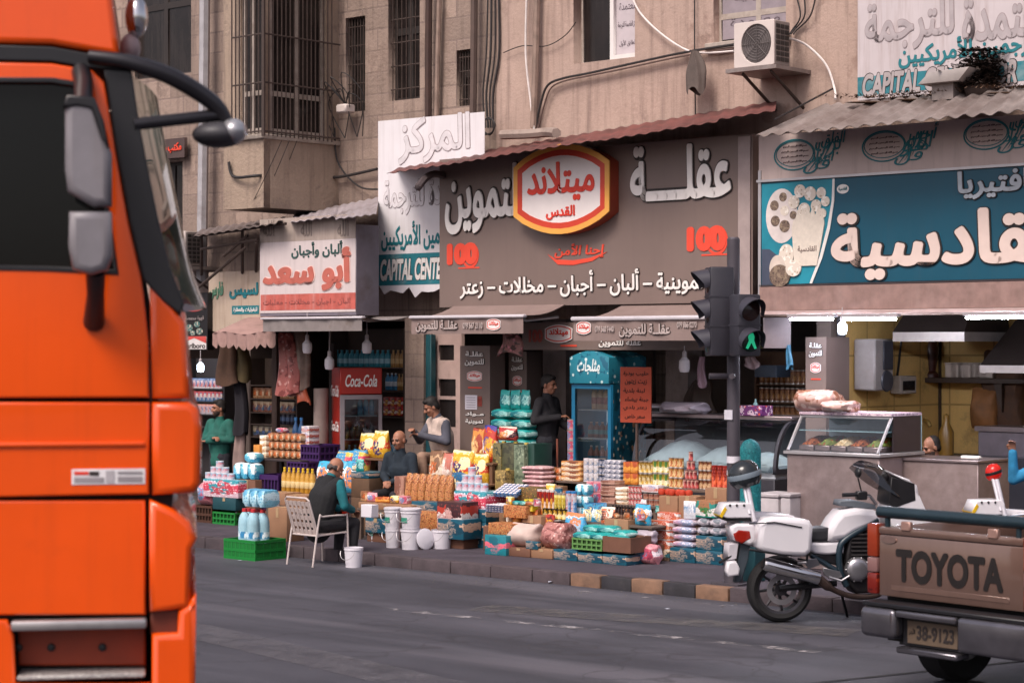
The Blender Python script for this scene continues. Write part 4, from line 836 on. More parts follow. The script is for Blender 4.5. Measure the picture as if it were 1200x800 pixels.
g = B(); g.box(-.05, .05, -.012, 0, 0, .1); g.obj('sticker', M('white_sticker', 'c2bfc8', .5), t, (-.01, -.067, h_*.475))
g = B(); g.lathe([(.071, 0), (.071, .07)], 20); g.obj('tape_band', M('white_tape', 'c9c4cb', .5), t, (0, 0, h_*.35)); g = B(); g.lathe([(.071, 0), (.071, .05)], 20); g.obj('tape_band', M('pale_tape', 'a89ea4', .5), t, (0, 0, h_*.315))

# ---------------------------------------------------------------- lamps
bulb_w = M('unlit_bulb_glass', 'd9d3d8', .3, var=.03)
def bulb(label, x, y, d, on=0, size=.09, ceil=360):
    u, z = uz(x, y, d); t = fthing('hanging_bulb', label, 'lamp', u, d, z)
    g = B(); g.lathe([(.001, -size*1.1), (size*.6, -size), (size*.75, -size*.5), (size*.72, size*.5), (size*.45, size*.8), (size*.3, size)], 16)
    g.obj('bulb_glass', M('lit_bulb_glass', 'dcecff', .3, emit=7, var=0) if on else bulb_w, t)
    g = B(); g.lathe([(size*.32, size*.98), (size*.30, size*1.7), (size*.12, size*1.9)], 12); g.tube([(0, 0, size*1.8), (0, 0, uz(x, ceil, d)[1]-z)], .006, 5); g.obj('socket', M('bulb_socket', 'b8aeb0', .5), t)
    return t
bulb('unlit white bulb over the bags of the small dairy shop', 360, 406, 2.2); bulb('unlit white bulb left of the red drinks fridge', 386, 425, 2.4); bulb('unlit white bulb above the red drinks fridge', 430, 406, 2.5)
bulb('lit bulb over the cigarette shelf at the far left', 235, 430, 3.2, 1, .07, 400); bulb('lit white bulb hanging under the cafeteria sign', 987, 384, 2.6, 1, .07); bulb('unlit bulb hanging left of the traffic light', 802, 427, 2.9, 0, .09, 405)
def tube_light(label, px, d):
    uc, z, w_, h_ = rect(*px, d); t = fthing('tube_light', label, 'lamp', uc, d, z)
    g = B(); g.tube([(-w_/2, 0, 0), (w_/2, 0, 0)], .013, 10); g.obj('glass_tube', M('lit_tube_glass', 'e6eeff', .3, emit=150, var=0), t)
    g = B(); g.box(-w_/2-.03, w_/2+.03, -.02, .05, .025, .06); g.obj('fitting', M('tube_fitting', '9d9598', .5), t)
tube_light('lit tube light at the left end under the cafeteria sign', (926, 370, 976, 374), 2.6); tube_light('lit tube light in the middle under the cafeteria sign', (990, 370, 1050, 374), 2.6); tube_light('lit tube light at the right end under the cafeteria sign', (1132, 368, 1215, 372), 2.6)

# ---------------------------------------------------------------- fridges and counters
FLO = PAV+.15
fg = glass('fridge_glass', 'cfe3e6', .03, .3)
RFs = FP.sc(423, 2.75); _u, _z = uz(423, 431, 2.75); w_, h_ = 48/RFs/cos(.26), _z-FLO
t = fthing('drinks_fridge', 'tall red drinks fridge with white script on its header', 'fridge', _u, 2.75, FLO, None, TH+.26)
fr_red = M('fridge_red', 'a3281d', .35, var=.08, dirt=.15)
D_ = .66; ox = 0; zt = h_; zh = h_*.82
g = B(); g.box(-w_/2, -w_/2+.04, .03, D_, 0, zt); g.box(w_/2-.04, w_/2, .03, D_, 0, zt); g.box(-w_/2+.041, w_/2-.041, D_-.04, D_, 0, zt); g.box(-w_/2+.041, w_/2-.041, .03, D_-.041, zt-.3, zt); g.box(-w_/2+.041, w_/2-.041, .03, D_-.041, 0, .3)
g.obj('cabinet', [fr_red], t)
g = B(); g.box(-w_/2, w_/2, -.02, .028, zh, zt, 0, .01); hd = g.obj('header', fr_red, t)
text('Coca-Cola', -w_*.38, zh+(zt-zh)*.28, w_*.38, zh+(zt-zh)*.75, -.02, white_l, hd, th=.004, bold=.02, shear=.3)
plate('door_frame', [rrect(-w_/2, .28, w_/2, zh-.01), rrect(-w_/2+.06, .34, w_/2-.05, zh-.07)], -.02, .025, M('fridge_door_grey', '8f8488', .4, .3), t)
g = B(); g.box(-w_/2+.06, w_/2-.05, .0, .006, .34, zh-.07); g.obj('door_pane', fg, t)
g = B()
for k in range(4): g.box(-w_/2+.045, w_/2-.045, .06, D_-.05, .35+k*.33, .365+k*.33)
g.obj('wire_shelf', M('shelf_grey', '8b8f94', .4, .4), t)
text('Coca-Cola', -.3, zt*.80, .3, zt*.88, -.002, white_l, link('side_print', None, t, (-w_/2, .4, 0), -pi/2), th=.004, bold=.02, shear=.3)
text('Coca-Cola', -.3, zt*.56, .3, zt*.63, -.002, white_l, link('side_print', None, t, (-w_/2, .4, 0), -pi/2), th=.004, bold=.02, shear=.3)
FRIDGE1 = (t, w_, h_, D_)
t, w_, h_ = face_thing('drinks_fridge', 'blue ice cream fridge with a rounded printed header and a glass door', 'fridge', (671, 411, 717, 560), 2.95, None, FLO)
bl = M('fridge_blue', '1d6a8e', .35, var=.08); D_ = .7; zt = h_; zh = h_*.815
blp = MP('fridge_side_print', '1b5d72', ['b98a6a', '11404f', 'd6c9b4'], 9, .35, 3, .42, (1, 1, .7)); hdp = MP('fridge_header_print', '2a7f93', ['c9dfe0', '1a5f78'], 10, .35, 5, .35)
g = B(); g.box(-w_/2, -w_/2+.035, .03, D_, 0, zh+.002); g.box(w_/2-.035, w_/2, .03, D_, 0, zh+.002, 1); g.box(-w_/2+.036, w_/2-.036, D_-.04, D_, 0, zh); g.box(-w_/2+.036, w_/2-.036, .03, D_-.041, 0, .3); g.box(-w_/2+.036, w_/2-.036, .03, D_-.041, zh-.08, zh)
g.obj('cabinet', [bl, blp], t)
g = B(); prof = [(-w_/2, zh+.005), (w_/2, zh+.005), (w_/2, zt-.08)]+[(w_/2-w_*k/8, zt-.08+.08*sin(pi*k/8)) for k in range(1, 8)]+[(-w_/2, zt-.08)]
g.prism(prof, -.06, D_, 0, None, .008); hd = g.obj('header', hdp, t)
text('مثلجات', -w_*.3, zh+.12, w_*.28, zt-.10, -.06, M('pale_blue_lettering', 'dfe9ea', .4), hd, th=.004, bold=.03, shear=.25)
plate('door_frame', [rrect(-w_/2, .28, w_/2, zh-.005), rrect(-w_/2+.055, .34, w_/2-.05, zh-.06)], -.02, .026, bl, t)
g = B(); g.box(-w_/2+.055, w_/2-.05, 0, .006, .34, zh-.06); g.obj('door_pane', fg, t)
g = B()
for k in range(4): g.box(-w_/2+.04, w_/2-.04, .06, D_-.05, .42+k*.36, .435+k*.36)
g.obj('wire_shelf', M('shelf_white', 'b9bcc2', .4), t)
g = B(); g.box(-w_/2+.038, w_/2-.038, D_-.06, D_-.045, .3, zh-.1); g.obj('liner', M('glowing_fridge_liner', 'a9afb8', .5, emit=.45), t)  # liner made to glow a little, to brighten the fridge's contents
FRIDGE2 = (t, w_, h_, D_)
# printed side poster beside the blue fridge
t, w_, h_ = face_thing('price_poster', 'orange red poster with handwritten dark lines beside the blue fridge', 'poster', (727, 430, 763, 495), 2.65)
plate('sheet', [rrect(-w_/2, 0, w_/2, h_)], 0, .012, M('orange_poster', 'a8452c', .6, var=.1, scale=3), t)
for i, s_ in enumerate(('حليب بودرة', 'زيت زيتون', 'لبنة بلدية', 'جبنة بيضاء', 'زعتر بلدي', 'سعر خاص')): z = h_*(.88-.155*i); text(s_, -w_*(.40-.05*(i % 2)), z-h_*.045, w_*(.42-.06*(i % 3)), z+h_*.05, 0, M('marker_ink', '3c1a14', .7), t, th=.003, bold=.012, shear=.1)
g = B(); g.box(-.015, .015, .013, .04, -1.6, h_*.9); g.obj('post', M('poster_stick', '4a3a34', .7), t)
# glass deli counter
t, w_, h_ = face_thing('deli_counter', 'long glass fronted deli counter with a curved pane behind the rows of tins', 'counter', (738, 488, 862, 600), 2.75, None, FLO)
L_ = w_+.55; zb = h_*.56; dk = M('counter_dark_grey', '3a3940', .45, var=.1); ste = M('brushed_steel', '98898a', .35, .75, var=.12, dirt=.25)
x0c, x1c = -w_/2, -w_/2+L_
g = B(); g.box(x0c, x1c, .0, .95, 0, zb-.05, 0, .01); g.obj('base', dk, t)
g = B(); g.box(x0c+.02, x1c-.02, .05, .93, zb-.048, zb+.01); g.obj('deck', M('deck_white', 'c6cbd2', .4), t)
g = B(); g.box(x0c, x1c, .35, .98, h_-.03, h_+.02, 0, .008); g.obj('top_shelf', ste, t)
def curvep(v): a = v*pi/2*.92; return .02+.40*(1-cos(a)), zb+(h_-.035-zb)*sin(a)/sin(pi/2*.92)
g = B(); g.grid(lambda u, v: (x0c+.05+(L_-.1)*u, *curvep(v)), 8, 14); g.obj('front_pane', glass('counter_glass', 'cfe6ea', .03, .25), t)
for x in (x0c+.02, x1c-.04):
    pl = [(p[0], p[1]) for p in [curvep(k/10) for k in range(11)]]
    o = plate('end_frame', [[(q[0], q[1]) for q in pl]+[(.95, h_-.035), (.95, zb)], [(q[0]+.05, q[1]-.01) for q in pl[1:-1]]+[(.88, h_-.09), (.88, zb+.06), (.1, zb+.06)]], -.02, .02, dk, t)
    o.rotation_euler = (0, 0, pi/2); o.location = (x+.02, 0, 0)
g = B(); g.box(x0c+.05, x1c-.05, .86, .9, zb+.02, h_-.04); g.obj('rear_panel', M('counter_rear', '5b6067', .5), t)
rr = random.Random(4)
def lump(name, mat, loc, r, par): g = B(); g.ell((0, 0, 0), r, 16, 8); return g.obj(name, mat, par, loc)
mound = M('white_cheese', 'aebfc8', .5, var=.08, scale=9)
for i, (x, w3, h3) in enumerate(((x0c+.5, .42, .24), (x0c+1.15, .32, .19), (x0c+1.7, .26, .13))):
    g = B(); g.box(-w3, w3, .12, .8, zb+.012, zb+.10, 0, .02); g.grid(lambda u, v: (-w3+.02+(2*w3-.04)*u, .13+.66*v, zb+.1+h3*sin(pi*u)**.6*sin(pi*v)**.6+.008*sin(30*u)), 14, 8)
    tag(g.obj('cheese_tray', mound, None, t.matrix_world @ Vector((0, 0, 0))), ('wide tray heaped with white cheese at the left of the glass counter', 'middle tray of white cheese in the glass counter', 'low tray of white cheese behind the traffic light pole in the glass counter')[i], 'tray')
    q = FP.W(uz(800, 550, 2.75)[0]+x, 2.75, FLO); COL.objects[-1].location = q; COL.objects[-1].rotation_euler = (0, 0, -TH)
DC = (t, w_, h_, x0c, x1c)
DCu = uz(800, 550, 2.75)[0]
def on_counter(x): return DCu+x
# things on the deli counter
def simple(name, label, cat, mb, mat, u, d, z, rz=0, group=None): return tag(mb.obj(name, mat, None, FP.W(u, d, z), -TH+rz), label, cat, group)
ztop = FLO+h_+.021
t = fthing('weighing_scale', 'white weighing scale with a dark display on the deli counter', 'scale', uz(770, 480, 3.2)[0], 3.2, ztop)
g = B(); g.box(-.16, .16, -.12, .2, .0, .09, 0, .02); g.obj('body', M('scale_white', 'b9b3b8', .4), t); g = B(); g.box(-.18, .18, -.1, .22, .092, .11, 0, .008); g.obj('pan', ste, t); g = B(); g.box(-.13, .13, -.124, -.1201, .02, .065); g.obj('display', M('display_dark', '17181c', .2), t)
def bagmesh(w_, d_, h_, seed, crimp=.8, wr=.05):
    rr = random.Random(seed); ph = [rr.uniform(0, 6) for _ in range(6)]; g = B()
    def fn(u, v):
        a = 2*pi*u; th_ = sin(pi*min(1, (v*.97+.03)))**.45 if v < .97 else .12
        e = .55; c, s_ = cos(a), sin(a); px = (abs(c)**e)*(1 if c > 0 else -1); py = (abs(s_)**.8)*(1 if s_ > 0 else -1)
        k = 1+wr*sin(5*a+ph[0]+7*v)+wr*.7*sin(9*a+ph[1]-11*v)
        wd = 1-.06*sin(pi*v)*sin(3*v*pi+ph[2]); dp = (1-v)**.35*.9+.1 if crimp else 1
        return (px*w_/2*wd*(.96+.04*th_), py*d_/2*th_*dp*k, h_*v+.02*h_*sin(3*a+ph[3])*v)
    g.grid(fn, 28, 12, 0, True); g.bm.faces.new([v for v in g.bm.verts if False]) if False else None
    return g
simple('plastic_bag', 'crumpled white plastic bag lying on the deli counter', 'bag', bagmesh(.62, .45, .14, 3, 0, .12), M('white_film_bag', 'b9acb6', .35, var=.12, scale=10), uz(803, 480, 3.2)[0], 3.2, ztop)
t = fthing('sweets_box', 'pink and purple printed snack box on the right end of the deli counter', 'box', uz(888, 482, 3.2)[0], 3.15, ztop)
g = B(); g.box(-.17, .17, -.12, .12, 0, .12, 0, .004); g.obj('carton', MP('snack_print', '7a3a78', ['e0583c', 'e8c9d8', '4a2a66'], 16, .4, 8, .5), t)
g = B(); g.lathe([(.001, 0), (.03, 0), (.03, .13), (.012, .16), (.012, .19), (.001, .19)], 12); simple('small_bottle', 'small white and teal bottle behind the printed snack box', 'bottle', g, M('bottle_pale_teal', 'a9d2d4', .3), uz(881, 470, 3.3)[0], 3.38, ztop)
# ---------------------------------------------------------------- kitchen on the right
def KT(name, label, cat, px):            # thing fixed to the kitchen's left wall
    x0, y0, x1, y1 = px; a = KW.uz(x0, y1)[0]; b = KW.uz(x1, y1)[0]; z1 = KW.uz((x0+x1)/2, y0)[1]; z0 = KW.uz((x0+x1)/2, y1)[1]
    return thing(name, label, cat, KW.W((a+b)/2, -.31 if name == 'meter_box' else -.16, z0), pi/2-TH), b-a, z1-z0
steel_d = M('stained_steel', 'a08e8c', .40, .45, var=.25, scale=2.2, dirt=.6, dirtcol='6a5854')
uc, z, w_, h_ = rect(922, 534, 1030, 640, 2.1)
t = fthing('food_display_case', 'steel counter with a slanted glass food case on top', 'display case', uc, 2.1, PAV); zb = z+h_-PAV
g = B(); g.box(-w_/2, w_/2, 0, .9, 0, zb, 0, .01); g.obj('cabinet', steel_d, t)
g = B(); g.box(-w_/2-.03, w_/2+.03, -.03, .92, zb+.002, zb+.04, 0, .006); g.obj('ledge', alu, t)
hg = uz(975, 488, 2.4)[1]-PAV-zb
fr_ = [(0, zb+.042), (.28, zb+hg)]
g = B(); g.bm.faces.new([g.bm.verts.new(p) for p in ((-w_/2+.03, 0, zb+.045), (w_/2-.03, 0, zb+.045), (w_/2-.03, .27, zb+hg-.01), (-w_/2+.03, .27, zb+hg-.01))]); g.obj('front_pane', glass('case_glass', 'dcecf0', .02, .15), t)
g = B()
for x in (-w_/2, w_/2-.03): g.tube([(x+.015, 0, zb+.045), (x+.015, .28, zb+hg)], .018, 6)
g.tube([(-w_/2, .28, zb+hg), (w_/2, .28, zb+hg)], .018, 6); g.obj('front_frame', alu, t)
g = B(); g.box(-w_/2, w_/2, .25, .9, zb+hg+.02, zb+hg+.05); g.obj('top_board', MP('checked_oilcloth', 'b8a0ae', ['7a5a78', 'd8c6cc'], 30, .6, 2, .5), t)
g = B(); g.box(w_/2-.02, w_/2, .30, .88, zb+.045, zb+hg+.015); g.obj('side_panel', M('case_side_dark', '3a3136', .3), t); g = B(); g.box(-w_/2, w_/2, .86, .9, zb+.045, zb+hg+.015); g.obj('rear_panel', M('case_rear_pale', '9fb9c2', .4), t)
g = B(); g.box(-w_/2+.03, w_/2-.03, .2, .85, zb+hg*.62, zb+hg*.64); g.obj('glass_shelf', M('shelf_pane', '8fb2bd', .1), t)
uD_ = uc
food_m = [MP('fried_food', '8a4a2a', ['b8683a', '5a2c1a'], 18, .5, 1, .5), MP('salad_food', '6c7a3a', ['9aa050', 'b0402c'], 22, .5, 2, .5), MP('pale_dip', 'c9b08a', ['a98a60', 'd8c8a8'], 16, .5, 3, .5)]
for i in range(5):
    g = B(); ww = (w_-.14)/5; g.box(-ww*.46, ww*.46, .12, .78, .0, .06, 0, .01); g.grid(lambda u, v: (-ww*.42+ww*.84*u, .15+.6*v, .06+.09*sin(pi*u)**.5*sin(pi*v)**.5+.012*sin(25*u+9*v)), 10, 8, 1)
    o = g.obj('food_tray', [ste, food_m[i % 3]], None, FP.W(uc-w_/2+.07+ww*(i+.5), 2.1, PAV+zb+.045), -TH); tag(o, f'{("leftmost","second from left","middle","second from right","rightmost")[i]} food tray inside the slanted glass case', 'tray')
zt = PAV+zb+hg+.052
breadm = MP('bread_bag', 'b8938a', ['d8c2b8', '8a5a44', 'c9a898'], 9, .3, 4, .6)
for i, (x, y, w2, h2, lab) in enumerate(((957, 2.5, .50, .24, 'big clear bag of flat bread at the left on the glass case'), (985, 2.45, .40, .13, 'low clear bag of flat bread on the middle of the glass case'), (962, 2.75, .55, .19, 'bag of bread behind the big one on the glass case'))): simple('bread_bag', lab, 'bag', bagmesh(w2, .4, h2, 20+i, 0, .06), breadm, uz(x, 480, y)[0], y, zt)
simple('orange_bag', 'orange plastic bag hanging on the yellow tiles above the glass case', 'bag', bagmesh(.32, .2, .5, 31, 1, .1), M('orange_film', 'c0713a', .4, var=.15), uz(1009, 490, 5.9)[0], 5.9, uz(1009, 490, 5.9)[1])
# right steel counter, sink, hoods, shelf
uc, z, w_, h_ = rect(1044, 541, 1146, 650, 2.6)
t = fthing('steel_counter', 'scratched stainless steel counter in front of the man in the kitchen', 'counter', uc, 2.6, PAV); zc = z+h_-PAV
g = B(); g.box(-w_/2, w_/2, 0, .7, 0, zc, 0, .008); g.obj('cabinet', steel_d, t); g = B(); g.box(-w_/2-.01, w_/2+.01, -.02, .72, zc+.002, zc+.03, 0, .004); g.obj('worktop', ste, t)
def flat_hood(label, px, d, dep, peak):
    uc, z, w_, h_ = rect(*px, d); t = fthing('range_hood', label, 'hood', uc, d, z)
    g = B(); g.box(-w_/2, w_/2, 0, .04, 0, h_); g.box(w_/2-.03, w_/2, .041, dep, 0, h_); g.box(-w_/2, -w_/2+.03, .041, dep, 0, h_); g.obj('rim', M('hood_rim_steel', 'b0a49e', .4, .4), t)
    g = B(); hk = bmesh.new(); a = [(-w_/2, .0, h_), (w_/2, .0, h_), (w_/2, dep, h_), (-w_/2, dep, h_)]; b_ = [(-w_*peak, dep*.45, h_+.55), (w_*peak, dep*.45, h_+.55), (w_*peak, dep, h_+.55), (-w_*peak, dep, h_+.55)]
    va = [g.bm.verts.new(p) for p in a]; vb = [g.bm.verts.new(p) for p in b_]
    for k in range(4): g.bm.faces.new([va[k], va[(k+1) % 4], vb[(k+1) % 4], vb[k]])
    g.bm.faces.new(vb); g.obj('canopy', M('hood_dark_canopy', '2c2320', .5), t)
flat_hood('wide range hood under the ceiling of the tiled kitchen', (1046, 389, 1130, 400), 4.2, 1.1, .4); flat_hood('lower range hood at the right edge of the kitchen', (1148, 428, 1215, 437), 4.6, 1.1, .2)
t, w_, h_ = face_thing('wall_shelf', 'dark wall shelf on the yellow tiles', 'shelf', (1080, 443, 1200, 449), DT-.36); g = B(); g.box(-w_/2, w_/2, 0, .33, 0, h_, 0, .006); g.obj('board', M('dark_shelf', '3b2b22', .6), t)
g = B(); g.prism([(w_*.2, -.001), (w_*.28, -.001), (w_*.28, -.35)], .02, .3); g.obj('bracket', M('dark_shelf', '3b2b22'), t)
zs = uz(1130, 443, DT-.36)[1]+.003
for i in range(7):
    x = 1114+i*7; g = B(); g.box(-.085, .085, 0, .2, 0, .17, 0, .01); g.box(-.087, .087, -.002, .202, .171, .19, 0, .004)
    simple('white_tub', f'{("first","second","third","fourth","fifth","sixth","seventh")[i]} from left in the row of white tubs on the kitchen shelf', 'tub', g, M('white_tub_plastic', 'b9a79b', .5), uz(x, 440, DT-.32)[0], DT-.32, zs, 0, 'white tubs on the kitchen shelf')
g = B(); g.lathe([(.001, 0), (.1, 0), (.1, .04), (.06, .08), (.09, .25), (.1, .38), (.05, .5), (.08, .56), (.05, .68), (.001, .7)], 16); simple('dark_jug', 'dark red brown jug standing at the left end of the kitchen shelf', 'jug', g, M('dark_red_glaze', '3e1d16', .4), uz(1091, 440, DT-.2)[0], DT-.2, zs)
t, w_, h_ = KT('meter_box', 'tall grey electric meter box on the yellow wall', 'box', (999, 397, 1021, 457))
g = B(); g.box(-w_/2, w_/2, 0, .3, 0, h_, 0, .02); g.obj('casing', M('meter_grey', '948b88', .5, dirt=.3), t); g = B(); g.box(-w_*.1, w_*.42, -.02, -.001, h_*.4, h_*.96, 0, .01); g.obj('dark_panel', dk, t); g = B(); g.lathe([(.001, .03), (.12, .02), (.13, 0)], 18, 0, (w_*.12, -.001, h_*.18), Matrix.Rotation(pi/2, 4, 'X')); g.obj('dial', dk, t)
t, w_, h_ = KT('switch_box', 'square grey switch box with a dark window on the yellow tiles', 'box', (1042, 440, 1061, 461)); g = B(); g.box(-w_/2, w_/2, 0, .15, 0, h_, 0, .012); g.obj('casing', M('switch_grey', 'a3968c', .5), t); g = B(); g.box(-w_*.36, w_*.36, -.006, -.001, h_*.2, h_*.72); g.obj('window', M('display_dark', '17181c'), t)
P = spline([KW.W(*((lambda q: (q[0], -.03, q[1]))(KW.uz(x, y)))) for x, y in ((1054, 395), (1051, 425), (1049, 440))], 6); g = B(); g.tube([p-P[0] for p in P], .015, 6); tag(g.obj('cable', blk, None, P[0]), 'dark cord running down the tiles to the switch box', 'cable')
t, w_, h_ = face_thing('sink_unit', 'boxy grey steel sink unit at the right edge of the kitchen', 'sink', (1146, 506, 1215, 541), 5.2); g = B(); g.box(-w_/2, w_/2, 0, .6, 0, h_, 0, .01); g.obj('basin', M('sink_steel', '8a7f86', .35, .5), t); g = B(); g.box(-w_/2-.03, w_/2, -.03, .61, h_+.002, h_+.06); g.obj('rim', ste, t)
g = B(); g.box(-w_/2+.1, w_/2-.1, .1, .5, -(uz(1180, 541, 5.2)[1]-FLO), -.002); g.obj('pedestal', dk, t)
t, w_, h_ = face_thing('tap', 'curved brass tap over the kitchen counter', 'tap', (1058, 492, 1085, 525), 5.6); g = B(); g.tube(spline([(-w_*.4, 0, 0), (-.1, 0, .1), (0, 0, h_*.7), (.1, 0, h_), (.22, -.05, h_*.97), (.26, -.06, h_*.8)], 6), .025, 8); g.tube([(-w_*.4, 0, .12), (w_*.1, 0, .2)], .035, 8); g.obj('spout', M('aged_brass', 'a88a50', .3, .5), t)
t = fthing('net_bag', 'brown net bag hanging at the right edge of the tiled wall', 'bag', uz(1176, 500, 5.8)[0], 5.8, uz(1176, 502, 5.8)[1]); g = bagmesh(.55, .3, .95, 44, 1, .14); g.obj('sack', M('brown_net', '4a3020', .8, var=.35, scale=9), t); g = bagmesh(.35, .3, .5, 45, 1, .1); g.obj('inner_bag', M('tan_net', '7a4e28', .7, var=.3), t, (-.2, -.1, 0))
g = B(); g.lathe([(.001, 0), (.09, 0), (.09, .28), (.035, .4), (.035, .48), (.001, .5)], 16); simple('oil_bottle', 'yellowish bottle standing behind the man in the kitchen', 'bottle', g, M('oil_yellow', '7c5a24', .3), uz(1109, 533, 4.9)[0], 4.9, uz(1109, 533, 4.9)[1])
g = B(); g.box(-.9, 1.6, 0, .6, FLO, uz(1109, 533, 4.9)[1]-.003, 0, .01); simple('steel_bench', 'low steel bench behind the man in the kitchen', 'bench', g, dk, uz(1109, 533, 4.8)[0], 4.75, 0)
g = B(); g.lathe([(.07, 0), (.1, .14), (.09, .14), (.062, .01)], 16); simple('white_bowl', 'small white bowl on the kitchen counter by the tap', 'bowl', g, white_l, uz(1067, 540, 2.95)[0], 2.95, PAV+zc+.031)
g = B(); g.box(-.11, .11, -.04, .04, 0, .04, 0, .012); simple('white_cloth', 'folded white cloth at the right end of the steel counter', 'cloth', g, white_l, uz(1138, 540, 2.8)[0], 2.8, PAV+zc+.031)
# white cooler boxes behind the motorcycle
for i, (x0, x1) in enumerate(((886, 912), (914, 926))):
    uc, z, w_, h_ = rect(x0, 583, x1, 625, 1.9); g = B(); g.box(-w_/2, w_/2, 0, .4, 0, z+h_-PAV, 0, .02, seg=2); g.box(-w_/2-.008, w_/2+.008, -.008, .408, z+h_-PAV+.002, z+h_-PAV+.05, 0, .012); simple('cool_box', ('wide', 'narrow')[i]+' white cool box on the pavement behind the motorcycle', 'box', g, M('cool_box_white', 'b9b0b2', .5, dirt=.2), uc, 1.9, PAV)
# teal quilted roll by the pole
uc, z, w_, h_ = rect(864, 514, 888, 640, .9)
def roll(u, v): a = 2*pi*u; r = w_*.46*(1+.03*sin(14*a)*sin(34*v*pi)); rr_ = r*(1 if v < .9 else sqrt(max(0, 1-((v-.9)/.1)**2))); return rr_*cos(a), rr_*sin(a)*.8, (z+h_-PAV)*v
g = B(); g.grid(roll, 40, 80, 0, True)
tq = MP('teal_quilt', '16767c', ['0f5f66', '2a8d90'], 34, .6, 4, .5); simple('quilted_roll', 'tall teal quilted roll standing behind the traffic light pole', 'roll', g, tq, uc+.0, .95, PAV)
g = B(); g.box(-.17, .17, 0, .2, 0, .5, 0, .01); simple('teal_carton', 'dark teal carton at the foot of the teal quilted roll', 'box', g, M('dark_teal_card', '17424a', .6), uc+.12, .62, PAV)
# ================================================================ goods
ORD = ('first', 'second', 'third', 'fourth', 'fifth', 'sixth', 'seventh', 'eighth', 'ninth', 'tenth', 'eleventh', 'twelfth', 'thirteenth')
CARD = M('carton_card', '8f6a50', .75, var=.12, dirt=.2, dirtcol='5c4434'); CARD2 = M('dark_carton_card', '6d4a3a', .75, var=.15, dirt=.25, dirtcol='3f2c24'); TAPE = M('carton_tape', 'a98d6c', .4)
cap_m = {}
def hexm(h, rough=.4): 
    n = 'plain_'+h
    return M(n, h, rough, var=.08)
def mk_tin(r, h, lab, cap='b9b2ac'):
    g = B(); g.lathe([(.001, .003), (r*.93, .003), (r, .0), (r, h*.07), (r*.975, h*.08), (r*.975, h*.92), (r, h*.93), (r, h), (r*.93, h), (r*.92, h-.004), (.001, h-.004)], 16, 0, mis=[1, 1, 1, 1, 0, 1, 1, 1, 1, 1]); return g.mesh('tin', [lab, M('tin_rim_'+cap, cap, .3, .6 if cap == 'b9b2ac' else 0, var=.05)])
def mk_bottle(r, h, body, lab):
    g = B(); g.lathe([(.001, .0), (r*.9, 0), (r, h*.03), (r, h*.22), (r*1.01, h*.222), (r*1.01, h*.5), (r, h*.502), (r, h*.62), (r*.85, h*.72), (r*.36, h*.86), (r*.36, h*.93), (.001, h*.93)], 14, 0, mis=[0, 0, 0, 0, 1, 0, 0, 0, 0, 0, 0]); return g.mesh('bottle', [body, lab])
def mk_jug(r, h, body, lab):
    g = B(); pr = [(.001, 0), (r*.92, 0), (r, h*.03)]+[(r*(1-.035*(k % 2)), h*(.03+.03*k)) for k in range(1, 6)]+[(r, h*.22), (r*1.01, h*.30), (r*1.01, h*.46), (r, h*.48), (r*1.0, h*.62), (r*.97, h*.70), (r*.85, h*.79), (r*.6, h*.87), (r*.34, h*.915), (r*.34, h*.95), (.001, h*.95)]
    mi = [1 if pr[i][1] >= h*.299 and pr[i+1][1] <= h*.461 else 0 for i in range(len(pr)-1)]; g.lathe(pr, 20, 0, mis=mi); return g.mesh('jug', [body, lab])
def mk_pack(w_, d_, h_, m, bev=.006, puff=0):
    g = B()
    if not puff: g.box(-w_/2, w_/2, 0, d_, 0, h_, 0, min(bev, .2*min(w_, h_, d_)), seg=2)
    else:
        for s_ in (1,): g.ell((0, d_/2, h_/2), (w_/2*1.0, d_/2, h_/2), 16, 8)
        for v in g.bm.verts:
            x, y, z = v.co; q = max(abs(x)/(w_/2), abs(y-d_/2)/(d_/2), abs(z-h_/2)/(h_/2)); l = sqrt((x/(w_/2))**2+((y-d_/2)/(d_/2))**2+((z-h_/2)/(h_/2))**2)
            k = (l/max(q, 1e-6))**.62; v.co = (x*k, d_/2+(y-d_/2)*k, h_/2+(z-h_/2)*k)
    return g.mesh('pack', m if isinstance(m, list) else [m])
def mk_carton(w_, d_, h_, m, open_=False):
    g = B()
    if open_:
        t_ = .012; g.box(-w_/2, w_/2, 0, t_, 0, h_); g.box(-w_/2, w_/2, d_-t_, d_, 0, h_); g.box(-w_/2, -w_/2+t_, t_+.001, d_-t_-.001, 0, h_); g.box(w_/2-t_, w_/2, t_+.001, d_-t_-.001, 0, h_); g.box(-w_/2+t_, w_/2-t_, t_, d_-t_, .004, .014)
    else:
        g.box(-w_/2, w_/2, 0, d_, 0, h_, 0, .008, seg=2); g.box(-w_/2+.004, w_/2-.004, d_/2-.025, d_/2+.025, h_+.001, h_+.003, 1); g.box(-.025, .025, -.003, -.001, h_*.72, h_, 1)
    return g.mesh('carton', [m, TAPE])
def put(name, me, label, cat, u, d, z, rz=0, group=None): return tag(link(name, me, None, FP.W(u, d, z), -TH+rz), label, cat, group)
def dims(x0, x1, yt, d, z0): uc, _, w_, _ = rect(x0, 400, x1, 500, d); return uc, w_, uz((x0+x1)/2, yt, d)[1]-z0
